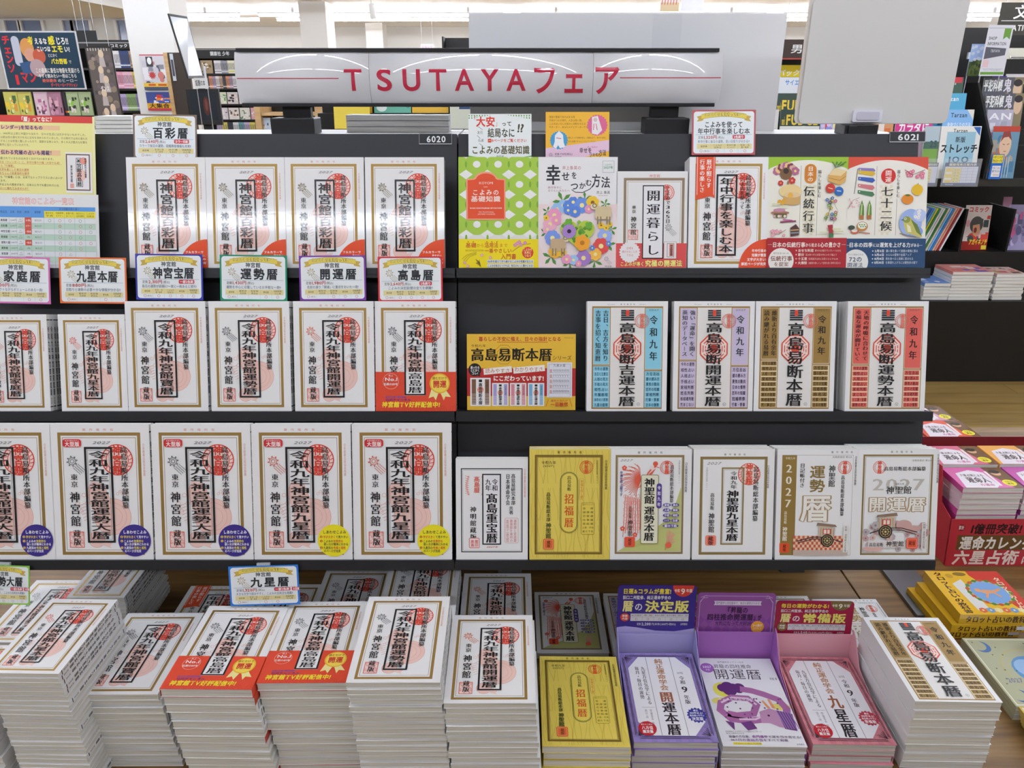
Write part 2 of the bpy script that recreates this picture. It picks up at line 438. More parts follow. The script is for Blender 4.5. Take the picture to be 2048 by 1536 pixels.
def bagua(s, cx, cy, r, c, n=8):
    k = s.kx / s.ky
    for q, t in ((1.0, .09), (.8, .06), (.62, .06), (.44, .06)):
        pts = [(cx + r * q * math.cos(math.radians(22.5 + 45 * i)), cy - r * q * k * math.sin(math.radians(22.5 + 45 * i))) for i in range(8)]
        if q == 1.0: s.poly(pts, 'f7e4dc')
        for i in range(8):
            a, b = Vector(pts[i]), Vector(pts[(i + 1) % 8])
            if q == 1.0: s.line([a, b], r * t, c)
            elif (i + int(q * 10)) % 3: s.line([a.lerp(b, .1), a.lerp(b, .9)], r * t, c)
            else: s.line([a.lerp(b, .1), a.lerp(b, .44)], r * t, c); s.line([a.lerp(b, .56), a.lerp(b, .9)], r * t, c)
    s.disc(cx, cy, r * .3, c, n=20)
def d_takashima(title, col, left, rows_l, rows_r, txt='1f2a30', cells=False, yl=57.5, yr=62, t0=19, ink_row='1c4a66'):
    def draw(s):
        s.map(0, 0, 100, 100); br = '9a7844'
        s.text('著作権所有', 40, 2, 60, 3.6, '5a5658', fill=.5); s.text('Takashima', 24, 2.2, 34, 3.6, '8a8688', 'l', lean=.4); s.text('Shobo', 64, 2.2, 72, 3.6, '8a8688', 'l', lean=.4)
        s.rect(6, 4.6, 94, 98, 'eeeae6'); s.frame(6, 4.6, 94, 98, 1.6, br)
        for x0, x1, y in ((6, 29, yl), (70.5, 94, yr)):
            s.rect(x0 + .8, 5.4, x1, y + .4, br); s.rect(x0 + 1.7, 6.2, x1 - .9, y - .2, 'f0e2c0'); s.rect(x0 + 2.1, 6.5, x1 - 1.3, y - .5, col)
            s.rect(x0 + .8, y + .6, x1, 97.4, br); s.rect(x0 + 1.7, y + 1.4, x1 - .9, 96.6, 'f0e2c0' if cells else col)
        for (x0, x1, y, rows) in ((7.7, 28.1, yl + 1.4, rows_l), (72.2, 92.3, yr + 1.4, rows_r)):
            n = len(rows); h = (96.6 - y) / n
            for i, t in enumerate(rows):
                if cells: s.rect(x0 + .7, y + i * h + .45, x1 - .7, y + (i + 1) * h - .45, col)
                elif i: s.line([(x0, y + i * h), (x1, y + i * h)], .3, 'e8ecee')
                s.text(t, x0 + 1.6, y + i * h + h * .18, x1 - 1.6, y + i * h + h * .82, ink_row, 'b', fill=.9)
        a, b = left
        s.text(a, 19.5, 8, 26.5, yl - 3, txt, 'm', v=True, fill=.92); s.text(b, 10, 8, 17, yl - 3, txt, 'm', v=True, fill=.92)
        s.text('2027', 76, 7, 89, 8.8, '6a5648', fill=.7); s.text('令和九年', 77.5, 11.5, 87.5, yr - 7, txt, 'k', v=True, fill=.72)
        bagua(s, 50, 43, 18, 'd9503a')
        for i in range(5): s.rect(42, 7.9 + 2 * i, 58, 9.3 + 2 * i, '23272e')
        s.rect(48, 7.9, 52, 13.2, 'e0492f')
        wheel_seal(s, 68, 17.8, 9, '高島暦', 'e07a68', False)
        s.text(title, 39.5, t0, 60.5, 95.5, BK, 'k', v=True, fill=.93)
        s.ring(64.5, 93.5, 2, .3, '555555', n=16); s.text('R', 63.8, 92.7, 65.2, 94.3, '555555')
    return draw
def d_koyomi(s):
    s.map(64, 388, 696, 1270); G, G2, W = 'a6c84a', '7eae3c', 'f2f2ee'
    for r in range(6):
        for c in range(5):
            if r > 4: continue
            cx, cy = 40 + 169 * c + (0 if r % 2 == 0 else 0), 446 + 159 * r
            x = [max(64, min(696, q)) for q in (cx - 95, cx + 95)]
            if x[1] > x[0] and cy < 1040:
                p = [(max(64, min(696, px)), max(388, min(1040, py))) for px, py in s.arc(cx, cy, 98, 84, 28)]
                s.poly(p, G)
    for r in range(5):
        for c in range(5):
            cx, cy = 40 + 169 * c, 446 + 159 * r
            if 70 < cx < 690: s.disc(cx, cy, 30, W, 27, n=18)
            s.disc(min(690, cx + 84), min(1030, cy), 9, G2, 26, n=12)
            if r < 4 and cx + 84 < 690: s.poly([(cx + 30, cy + 80), (cx + 84, cy + 42), (cx + 138, cy + 80), (cx + 84, cy + 118)], W)
    O = 'e2532f'
    s.poly([(125, 562), (180, 560)] + [(280 - 90 * math.cos(math.radians(12 * i)), 566 - 62 * math.sin(math.radians(12 * i))) for i in range(1, 15)] + [(380, 560), (435, 562), (437, 886), (125, 886)], 'f3a183')
    s.poly([(136, 572), (190, 568)] + [(281 - 80 * math.cos(math.radians(12 * i)), 572 - 54 * math.sin(math.radians(12 * i))) for i in range(1, 15)] + [(372, 568), (425, 572), (427, 876), (138, 876)], O)
    W = 'fbe9e0'
    s.text('KOYOMI', 228, 580, 338, 606, W, 'n'); s.line([(263, 625), (295, 625)], 3, W)
    s.text('こよみの', 170, 645, 388, 690, W, 'b', fill=.86); s.text('基礎知識', 160, 697, 398, 742, W, 'b', fill=.94)
    s.text('BASIC KNOWLEDGE OF KOYOMI', 155, 785, 407, 800, W, 'b'); s.text('THE TRADITIONAL', 222, 818, 345, 830, W); s.text('JAPANESE CALENDAR', 215, 834, 355, 846, W)
    s.rect(64, 1040, 696, 1270, 'f3dc1e')
    D = 'c0521e'
    s.text('基礎', 118, 1070, 205, 1108, D, 'b'); s.text('から', 205, 1075, 268, 1106, D); s.text('活用法', 268, 1068, 380, 1108, D, 'b'); s.text('まで', 384, 1075, 455, 1104, D)
    for x in (140, 180, 288, 328, 368): s.disc(x, 1062, 5, D, n=8)
    s.text('BASIC KNOWLEDGE OF KOYOMI', 118, 1120, 260, 1140, '8a6a18')
    s.text('一番やさしい', 268, 1115, 486, 1150, D, 'b'); s.text('入門書', 398, 1158, 522, 1200, D, 'b')
    s.rect(290, 1206, 660, 1232, 'e4e6ea'); s.rect(290, 1240, 660, 1266, 'e4e6ea')
    s.text('100年を超えて作り続けるこよみの老舗が伝える', 294, 1209, 656, 1229, '35476a', 'b'); s.text('こよみを味方につければ、毎日はもっと豊かになる!', 294, 1243, 656, 1263, '35476a', 'b')
    s.disc(613, 1148, 46, 'd2432c', n=12); s.text('こよみを', 578, 1112, 648, 1134, 'f7e6a0', 'b'); s.text('未来に', 585, 1136, 642, 1158, 'f7e6a0', 'b'); s.text('つなぐ', 585, 1160, 642, 1184, 'f7e6a0', 'b')
    s.line([(490, 1140), (530, 1110), (570, 1085), (636, 1076)], 4, '8a5a38')
    for x, y in ((545, 1064), (560, 1085), (592, 1070), (530, 1075), (512, 1088)): s.flower(x, y, 15, 'd98fc0', 'f0d060', 5)
    for i in range(3): s.line([(90 + 12 * i, 1200 + 14 * i), (130 + 10 * i, 1165 + 8 * i), (205, 1145 + 8 * i)], 3, '9a8a20')
    for i in range(8): s.line([(240 - i * 2, 1262 - i * 8), (200 + 10 * (i % 4), 1200 + 8 * i)], 4, '6a5a18')
    for x, y in ((248, 1168), (316, 1188), (112, 1228), (136, 1256)): s.flower(x, y, 12, 'e0a0c0', 'f4e080', 5)
def d_happy(s):
    s.map(700, 388, 1338, 1268)
    s.rect(702, 760, 1336, 1266, 'f3dcdc'); s.disc(1020, 970, 330, 'f3e4e4', 300)
    K = '33353a'
    s.text('幸', 765, 455, 884, 600, K, 'B'); s.text('井上象英の', 895, 458, 1048, 488, 'b8505a', 'n'); s.text('せ', 890, 505, 958, 575, K, 'b'); s.text('を', 968, 505, 1015, 560, K, 'b')
    s.text('つ', 960, 585, 1030, 650, K, 'b'); s.text('か', 1030, 588, 1085, 640, K, 'b'); s.text('む', 1080, 565, 1135, 615, K, 'b'); s.text('方', 1130, 525, 1205, 625, K, 'b'); s.text('法', 1205, 545, 1282, 630, K, 'b')
    s.line([(972, 645), (1000, 665), (1060, 668), (1120, 640), (1150, 600)], 6, K)
    s.text('絶対幸せに', 782, 618, 895, 638, 'b06a7a'); s.text('なりたいあなたへ', 782, 643, 958, 663, 'b06a7a'); s.text('井上 象英', 1170, 655, 1280, 680, K); s.text('Shouei Inoue', 1185, 686, 1262, 696, 'b06a7a')
    s.frame(1218, 418, 1310, 512, 2.5, '9aa4a8'); s.text('〈よみかた〉', 1226, 440, 1302, 458, '3d9a78'); s.text('2027年', 1226, 460, 1302, 482, '3d9a78', 'b')
    B, P, V, Y, O, R = '5d86d8', 'ec9cc0', 'a47cc4', 'f0c838', 'ee9a2c', 'dd4f4a'
    for x, y, r in ((900, 735, 55), (780, 820, 30), (770, 985, 34), (810, 1180, 50), (960, 1230, 40), (1160, 1215, 46), (1270, 1080, 40), (1290, 960, 36), (1240, 760, 30), (1080, 720, 40)):
        for i in range(5):
            a = 2 * math.pi * i / 5 + x; s.poly([(x, y), (x + r * math.cos(a), y + r * math.sin(a)), (x + r * 1.5 * math.cos(a + .3), y + r * 1.5 * math.sin(a + .3)), (x + r * math.cos(a + .55), y + r * math.sin(a + .55))], '4d8a3c')
    for x, y, r, c in ((860, 800, 52, '9cc4ec'), (905, 770, 45, '9cc4ec'), (950, 775, 48, B), (985, 745, 44, B), (1055, 770, 62, '6f95e0'), (1000, 820, 46, B), (945, 810, 36, B), (1140, 748, 52, Y), (1110, 800, 34, P), (835, 850, 58, P), (800, 920, 56, 'f0b0c8'), (850, 890, 40, P), (780, 960, 40, 'f0b0c8'), (820, 1030, 62, '7c9ae4'), (770, 870, 22, Y), (1240, 1010, 58, '9cb4f0'), (1210, 930, 26, Y), (1250, 950, 22, Y), (1280, 920, 20, Y), (1210, 1095, 66, R), (1270, 1075, 22, B), (840, 1140, 52, 'f0b43a'), (900, 1150, 34, Y), (1165, 1160, 50, 'f2b84c'), (1070, 1190, 62, V), (990, 1205, 40, '9cc4ec'), (935, 1200, 40, P), (1030, 1235, 26, P), (1140, 1110, 22, B)):
        s.flower(x, y, r, c, 'f4e6a0' if c != Y else '8a5a24', 7)
    # two sheep standing among the flowers
    for x, y, k, c in ((1225, 830, 1, 'd8c49c'), (865, 1085, .95, 'c4a884')):
        for i in range(9): s.disc(x + k * (i % 3 * 36 - 36), y + k * (i // 3 * 24 - 24), 30 * k, c, n=12)
        s.disc(x - 78 * k if x > 1000 else x + 70 * k, y - 50 * k, 24 * k, 'e6d8ba', n=12); s.ring(x - 70 * k if x > 1000 else x + 62 * k, y - 56 * k, 18 * k, 7 * k, '7a6a4c', n=12)
        for q in (-44, -20, 30, 52): s.rect(x + q * k - 5, y + 30 * k, x + q * k + 5, y + 92 * k, '8a7856')
    # clover heart
    H = [(1020 + 8.6 * 16 * math.sin(t) ** 3, 990 - 8.2 * (13 * math.cos(t) - 5 * math.cos(2 * t) - 2 * math.cos(3 * t) - math.cos(4 * t))) for t in [2 * math.pi * i / 40 for i in range(40)]]
    s.poly(H, 'b9cc4e')
    for i in range(46):
        a, b = rnd.uniform(890, 1150), rnd.uniform(890, 1110)
        if abs(a - 1020) / 138 + max(0, b - 950) / 190 < .86:
            for q in range(4): s.disc(a + 8 * math.cos(q * 1.57), b + 8 * math.sin(q * 1.57), 8, ('5f9a34', '82b03c', '4d8a2c')[i % 3], n=7)
    for x, y in ((950, 905), (1110, 930)):
        for q in range(4): s.disc(x + 16 * math.cos(q * 1.57 + .7), y + 16 * math.sin(q * 1.57 + .7), 16, '6aa838', n=10)
    s.flower(953, 978, 56, 'a984c8', '2a2236', 9); s.flower(1058, 1070, 64, 'f0a430', 'b8701c', 6)
    sun_mark(s, 1252, 1198, 14, '8a9098'); s.text('神宮館', 1240, 1250, 1296, 1264, '5a5a60')
def d_luck(s):
    s.map(1338, 498, 1890, 1265)
    s.text('神宮館', 1590, 522, 1676, 546, 'cf5a4a'); s.frame(1395, 550, 1866, 1240, 20, '8f7a62'); s.frame(1424, 580, 1838, 1220, 3, 'a89880')
    s.rect(1339, 1068, 1889, 1264, 'd95050')
    wheel_seal(s, 1728, 665, 60, '神宮館', 'd5564a')
    s.rect(1542, 608, 1708, 1192, 'f0eef0'); s.frame(1542, 608, 1708, 1192, 8, BK); s.text('開運暮らし', 1572, 635, 1680, 1175, BK, 'm', v=True, fill=.78)
    s.text('こよみで365日', 1720, 615, 1758, 910, BK, 'm', v=True, fill=.92); s.text('東京', 1460, 765, 1492, 832, BK, 'm', v=True, fill=.8)
    box_seal(s, 1432, 960, 1510, 1040, 'e08070'); s.text('神宮館', 1450, 852, 1496, 1005, BK, 'm', v=True, fill=.85)
    sun_mark(s, 1745, 942, 20, '8a8a90'); s.frame(1712, 1055, 1810, 1192, 2, '8a8080'); s.rect(1714, 1057, 1808, 1190, 'efe9ea'); s.frame(1736, 1068, 1792, 1180, 4, '8a7a66'); s.rect(1754, 1075, 1786, 1172, 'd98a80'); s.text('神宮館高島暦', 1760, 1080, 1780, 1168, BK, 'b', v=True)
    s.star(1446, 1140, 84, 74, 22, 'f0eaea'); s.text('日頃を', 1420, 1098, 1475, 1118, 'c86a64'); s.text('輝かせることが', 1386, 1126, 1506, 1146, 'c86a64'); s.text('できる', 1420, 1154, 1475, 1174, 'c86a64')
    s.text('こよみが導く', 1372, 1216, 1562, 1252, 'f6ec8c', 'b'); s.text('究極の開運法', 1566, 1204, 1858, 1254, 'f6ec8c', 'B')
def d_events(s):
    s.map(700, 368, 1338, 1250)
    s.rect(700, 368, 1338, 1010, 'f4f0e2'); G = '9cc23a'
    s.poly([(700, 368), (1338, 368), (1338, 470)] + [(1338 - 20 * i, 392 + 72 * ((i - 16) / 16) ** 2) for i in range(1, 32)] + [(700, 470)], G)
    s.line([(962, 436), (962, 990)], 3, '8a8468'); s.line([(1098, 470), (1098, 990)], 3, '8a8468')
    for i in range(18):
        for j in range(5):
            if (i + j) % 2 == 0: s.rect(985 + 20 * j, 590 + 22 * i, 1005 + 20 * j, 612 + 22 * i, 'ece2c0')
    s.rrect(990, 424, 1084, 578, 44, 'cf7f2c'); s.text('日本の', 1014, 440, 1060, 566, 'fdf3e0', 'b', v=True, fill=.85)
    s.text('伝統行事', 985, 590, 1075, 980, '2b2b2b', 'm', v=True, fill=.82); s.text('暮らしを楽しむ', 1098, 470, 1126, 690, '4a4a40', 'm', v=True, fill=.88)
    for i in range(9): s.flower(770 + 18 * i, 480 - 40 * math.sin(i / 8 * math.pi), 34, ('b56a8c', 'e8c48a', '7a3a4a', 'd8b0a0')[i % 4], 'f0d880')
    s.disc(840, 500, 48, '7a5a3c'); s.disc(840, 480, 22, '3a2a24'); s.flower(800, 575, 22, 'c03a2c', 'e8b0a0'); s.flower(890, 555, 28, 'c03a2c', 'e8b0a0'); s.rect(852, 560, 866, 640, '8a6440')
    s.disc(880, 640, 90, 'f0d49a', 55); s.rect(826, 668, 960, 730, 'd2a868'); s.disc(893, 732, 67, 'd2a868', 18); s.disc(893, 668, 67, 'e6cc9c', 22); s.disc(880, 672, 22, 'e8b050')
    for x, y in ((795, 724), (818, 730), (830, 716)): s.disc(x, y, 18, 'e0a83c')
    s.disc(800, 810, 74, 'a8745c', 14); s.rect(750, 815, 855, 850, '6a5a3a'); s.disc(795, 790, 48, 'c890a8', 14)
    for i in range(6): s.disc(760 + 16 * i, 838, 11, ('e0b0b0', '5a6a30', 'f0e4d0')[i % 3])
    s.poly([(804, 878), (930, 870), (930, 882), (804, 890)], '8a3a5a'); s.poly([(820, 858), (900, 866), (910, 874), (830, 872)], 'b86a9a')
    s.poly([(886, 930), (930, 900), (958, 936), (955, 990), (890, 1000)], '5a3a3a'); s.line([(888, 950), (955, 945)], 8, 'c8a868'); s.line([(888, 972), (955, 968)], 8, '8aa0a8')
    for i in range(12): s.flower(740 + rnd.uniform(0, 110), 960 + rnd.uniform(-10, 40), 12, 'e8a0b8', 'f6e0a0', 5)
    s.line([(790, 985), (850, 945)], 3, '6a4a3a')
    s.poly([(1176, 510), (1230, 455), (1322, 480), (1316, 560), (1270, 592), (1178, 560)], 'dfae62'); s.poly([(1176, 510), (1230, 455), (1322, 480), (1275, 520)], 'ecd4a0'); s.line([(1178, 535), (1270, 555), (1318, 520)], 4, 'a87838')
    for i in range(7): s.poly([(1230, 460), (1200 + 18 * i, 405 + (i % 2) * 18), (1212 + 18 * i, 410 + (i % 2) * 18)], '4d7a3c')
    s.disc(1196, 616, 38, 'c23a2c'); s.disc(1265, 640, 36, '2f68b0'); s.line([(1178, 612), (1214, 622)], 6, 'f0d8c0'); s.line([(1248, 636), (1282, 640)], 6, 'e0e8f0')
    for i in range(16): s.flower(1165 + rnd.uniform(0, 90), 690 + rnd.uniform(0, 170), 14, ('6a9a4a', 'c8a84a', '4a78b8', '5a4a7a', 'c86a8a')[i % 5], 'f0e6b0', 5)
    s.line([(1165, 880), (1205, 760), (1200, 690)], 4, '5a6a30'); s.line([(1225, 900), (1260, 800), (1230, 740)], 2.5, '7a8a50'); s.poly([(1180, 910), (1222, 905), (1230, 1005), (1205, 1010)], 'a8323a'); s.rect(1196, 975, 1230, 1008, '3f7a4a')
    for x, y in ((760, 740), (820, 760), (1250, 940), (1270, 960), (1150, 965)): s.rrect(x - 30, y - 5, x + 40, y + 5, 5, 'dfe0b4')
    s.rect(700, 1012, 1338, 1250, 'a8222c'); s.line([(705, 1065), (740, 1065)], 2, 'f0dcd0'); s.line([(1296, 1065), (1332, 1065)], 2, 'f0dcd0')
    s.text('日本の伝統行事', 742, 1046, 1008, 1086, 'f8f0e6', 'b'); s.text('から始まる', 1008, 1052, 1126, 1084, 'f8f0e6', 'm'); s.text('心の豊かさ', 1126, 1046, 1292, 1086, 'f8f0e6', 'b')
    s.disc(815, 1195, 102, 'f3efe8', n=44); s.poly([(713, 1250), (917, 1250), (917, 1252), (713, 1252)], 'a8222c')
    s.text('現代生活にあった', 752, 1126, 878, 1142, '7a5a50'); s.text('伝統行事', 730, 1156, 906, 1196, '7a3a30', 'b'); s.text('を提案', 758, 1204, 878, 1240, '7a3a30', 'm')
    for i, (a, b) in enumerate((('おせち料理', '華やかな市販でワンプレートおせち'), ('節分', '豆は食べずにお茶の中にいれて福よう'), ('十五夜', '月見団子以外に月見うどんでもOK'), ('大掃除', '当番表を楽しくして気持ち良く新年を迎える'))):
        y = 1100 + 33 * i; w = 25 * len(a); s.disc(936, y + 12, 6, 'e8b8a8', n=10); s.text(a, 950, y, 950 + w, y + 24, 'f6e6dc', 'b'); s.text(b, 960 + w, y + 4, min(1295, 975 + w + 14 * len(b)), y + 22, 'f0d0c4')
def d_seasons(s):
    s.map(1344, 368, 1976, 1250)
    s.rect(1344, 368, 1976, 1016, 'f4efe4'); R = 'd4503c'
    s.poly([(1344, 368), (1976, 368), (1976, 470)] + [(1976 - 20 * i, 392 + 76 * ((i - 16) / 16) ** 2) for i in range(1, 32)] + [(1344, 470)], R)
    s.line([(1572, 440), (1572, 990)], 3, '9a9088'); s.line([(1738, 700), (1738, 990)], 3, '9a9088')
    for i in range(18):
        for j in range(5):
            if (i + j) % 2 == 0: s.rect(1600 + 20 * j, 590 + 22 * i, 1620 + 20 * j, 612 + 22 * i, 'ece2c4')
    s.disc(1664, 518, 58, 'cf2f2a'); s.text('開運', 1638, 470, 1690, 572, 'fdf3e8', 'm', v=True, fill=.92); s.text('七十二候', 1610, 595, 1708, 960, '2b2b2b', 'm', v=True, fill=.84); s.text('暮らしを楽しむ', 1732, 470, 1758, 690, '4a4a40', 'm', v=True, fill=.88)
    s.line([(1420, 460), (1398, 660)], 5, '6a6a5a')
    for i, (c, y) in enumerate((('8a78b8', 470), ('d8b43a', 490), ('3c5cac', 540), ('d07a80', 595), ('4a7a56', 645))): s.poly([(1425, y - 16), (1545, y - 12 + i * 3), (1560, y + 6 + i * 4), (1540, y + 26 + i * 3), (1425, y + 10)], c); s.disc(1440, y - 2, 5, 'f4f0e6', n=8)
    for i in range(14): s.flower(1810 + rnd.uniform(0, 130), 480 + rnd.uniform(0, 50), 15, 'e07898', 'f4d8b0', 5)
    s.line([(1790, 470), (1850, 510), (1950, 470)], 4, '7a4a3a')
    s.disc(1895, 628, 44, 'e6b92c', 44); s.disc(1820, 702, 47, 'e08a30', 40); s.disc(1820, 672, 20, '5a7a34', 8); s.line([(1895, 588), (1900, 575)], 4, '5a4a24')
    for i in range(22): s.disc(1350 + rnd.uniform(0, 90), 700 + rnd.uniform(0, 70), 5, 'e6b0b8', n=7)
    s.line([(1350, 780), (1390, 710), (1440, 690)], 2.5, '7a5a4a')
    for x in (1460, 1520):
        s.poly([(x - 14, 760), (x, 710), (x + 16, 760), (x + 20, 830), (x - 18, 830)], '5a8a44'); s.rect(x - 18, 826, x + 18, 862, 'a8703a'); s.line([(x - 4, 830), (x, 740)], 9, 'c8d08a')
    s.disc(1468, 918, 44, 'c08038', 38); s.disc(1468, 912, 36, 'f0eee0', 28)
    for i in range(6): s.disc(1448 + 9 * i, 906 + (i % 2) * 14, 6, '6a9a50', n=8)
    s.disc(1384, 928, 26, '3a4a3a', 18); s.disc(1410, 960, 32, 'c4563c', 18); s.disc(1408, 954, 24, 'ece6dc', 12); s.line([(1440, 966), (1530, 975)], 7, 'a85a3c')
    s.disc(1850, 890, 90, '9db4e4', 110); s.disc(1920, 830, 50, 'c0ccf0', 50); s.disc(1890, 960, 60, '8aa4dc', 45)
    s.poly([(1790, 850), (1820, 838), (1850, 850), (1900, 910), (1945, 1000), (1930, 1008), (1880, 990), (1820, 970), (1800, 920)], 'c8c06a'); s.poly([(1850, 860), (1905, 905), (1945, 1000), (1900, 965)], '6a7a34'); s.disc(1818, 865, 30, '8a9444', 26); s.disc(1808, 858, 9, 'f4f2e6'); s.disc(1808, 858, 5, '22221c', n=10); s.poly([(1790, 862), (1770, 868), (1792, 872)], '4a4434'); s.poly([(1820, 900), (1850, 920), (1860, 965), (1830, 962)], 'ece6c0'); s.line([(1765, 975), (1900, 1005)], 6, '7a6a5a')
    for i in range(5): s.flower(1905 + rnd.uniform(-20, 40), 810 + rnd.uniform(-15, 45), 14, 'f4f2f6', 'e0d0a0', 5)
    s.rect(1344, 1016, 1976, 1250, '24466c'); s.line([(1350, 1070), (1385, 1070)], 2, 'dce4ec'); s.line([(1920, 1070), (1950, 1070)], 2, 'dce4ec')
    s.text('日本の四季', 1366, 1048, 1556, 1086, 'f4f2ec', 'b'); s.text('には', 1558, 1054, 1608, 1084, 'f4f2ec', 'm'); s.text('運気を上げる力', 1610, 1048, 1856, 1086, 'f4f2ec', 'b'); s.text('がある', 1858, 1054, 1926, 1084, 'f4f2ec', 'm')
    s.disc(1424, 1205, 100, 'eceae6', n=44); s.text('すぐに始められる', 1362, 1136, 1486, 1152, '5a6a7a'); s.text('72の', 1370, 1160, 1476, 1204, '2f4666', 'b'); s.text('開運法', 1358, 1208, 1484, 1246, '2f4666', 'm')
    for i, (a, b) in enumerate((('2月5日', '願い事を書いて部屋の東側に張る'), ('5月6日', 'カエルの置物で金運アップ'), ('8月8日', '桃を食べると良縁に恵まれる'), ('11月30日', '仕事運を上げるには暖色系の服で'))):
        y = 1104 + 31 * i; s.disc(1558, y + 12, 6, 'b8c8dc', n=10); s.text(a, 1572, y, 1650, y + 22, 'f0f0ec', 'b'); s.text(b, 1662, y, 1662 + 17 * len(b), y + 22, 'e0e6ee')
def d_jewel(s):
    s.map(56, 228, 620, 1024)
    s.frame(96, 302, 578, 966, 8, '26262c'); s.frame(110, 316, 564, 952, 2, '6a6a70')
    for i in range(9):
        for q in (-1, 1): s.disc(210 + q * (55 + 14 * math.sin(i * .4)), 370 + 17 * i, 9, 'f0b8b0', n=8); s.line([(210 + q * 50, 370 + 17 * i), (210 + q * 82, 360 + 17 * i)], 2.5, 'd86a60')
    s.text('髙島暦', 196, 365, 244, 495, 'dc6a5c', 'b', v=True); s.rect(262, 345, 410, 905, 'efedf0'); s.frame(262, 345, 410, 905, 10, '222228')
    s.text('令和', 338, 385, 385, 480, BK, 'k', v=True); s.text('九年', 286, 385, 332, 480, BK, 'k', v=True); s.text('髙島重宝暦', 292, 498, 382, 890, BK, 'K', v=True, fill=.95)
    s.text('髙島易研究本部', 488, 345, 522, 590, BK, 'm', v=True); s.text('日本運命学会', 446, 345, 480, 592, BK, 'm', v=True); s.text('共著', 472, 600, 505, 665, BK, 'm', v=True)
    s.text('神明館蔵版', 166, 598, 216, 870, BK, 'm', v=True, fill=.82)
    s.rframe(158, 850, 240, 932, 10, 5, 'd86a60', 'f3e2e0'); s.text('高島', 170, 866, 198, 922, 'd86a60', 'b', v=True); s.text('暦印', 202, 866, 230, 922, 'd86a60', 'b', v=True)
    s.rframe(440, 692, 545, 892, 12, 2.5, 'dc8a84', 'f0edee')
    for i, t in enumerate(('運勢暦と家庭暦', '農事暦を兼用の', '高島三徳暦')): s.text(t, 508 - 30 * i, 704, 532 - 30 * i, 884, 'd0625a', 'n', v=True)
    s.text('2027年', 292, 916, 384, 930, 'c2503c', 'b', lean=.3); s.text('日本暦書出版協会', 588, 305, 604, 530, 'dc8a84', 'n', v=True)
def d_yellow(s):
    s.map(630, 150, 1274, 1040)
    for i in range(20):
        x0 = 640 + 32 * i
        for j in range(3):
            yy = 160 + 300 * j; s.line([(max(632, min(1272, x0 + 14 * math.sin(i * 1.7 + k * .7 + j) + 4 * k * math.sin(i + j))), yy + 44 * k) for k in range(7) if yy + 44 * k < 1036], 3.5, 'd2ba48')
    s.text('著作権所有', 840, 165, 1056, 186, '4a4420', fill=.5); s.frame(672, 196, 1212, 996, 16, '*8f7434'); s.frame(692, 214, 1192, 978, 3, '8f7434')
    K = '2f3a1c'
    s.text('令和九年', 722, 244, 840, 270, K, 'n', lean=.1); s.text('(2027)', 736, 275, 826, 294, K)
    wheel_seal(s, 1082, 294, 54, '神聖館', 'e0632c', False); s.text('法務局登記第二二一一', 1160, 236, 1176, 430, '6a6028', v=True); s.text('日本暦書出版協会推薦', 1228, 236, 1250, 474, K, v=True)
    s.rframe(874, 332, 1016, 824, 70, 5, '55602a', 'e6cc56'); s.rframe(882, 340, 1008, 816, 62, 3, '55602a', 'e8d060')
    s.text('高島易断', 930, 362, 962, 486, K, 'm', v=True); s.text('招福暦', 908, 500, 984, 785, 'cc5a20', 'k', v=True, fill=.82)
    s.rframe(1028, 384, 1062, 554, 16, 2, 'd88a3c', 'e8d060'); s.text('幸福を招く暦', 1036, 396, 1056, 545, 'cc5a20', v=True)
    s.rframe(1044, 578, 1148, 834, 10, 2, '6a6028', 'e6cc56')
    for i, t in enumerate(('風水アドバイス', '金　運', '健康運', '恋愛運', '仕事運', '家庭運', '人相・手相', '暦の下段')): s.text(t, 1052, 584 + 31 * i, 1142, 602 + 31 * i, K, fill=.86)
    s.text('高島易断総本部', 764, 494, 798, 730, K, 'm', v=True); s.text('神聖館', 760, 740, 804, 868, K, 'k', v=True)
    s.rrect(740, 870, 826, 956, 12, 'e06a34'); s.frame(748, 878, 818, 948, 3, 'f0b080'); s.text('蔵版', 770, 884, 798, 940, '5a2a14', 'b', v=True)
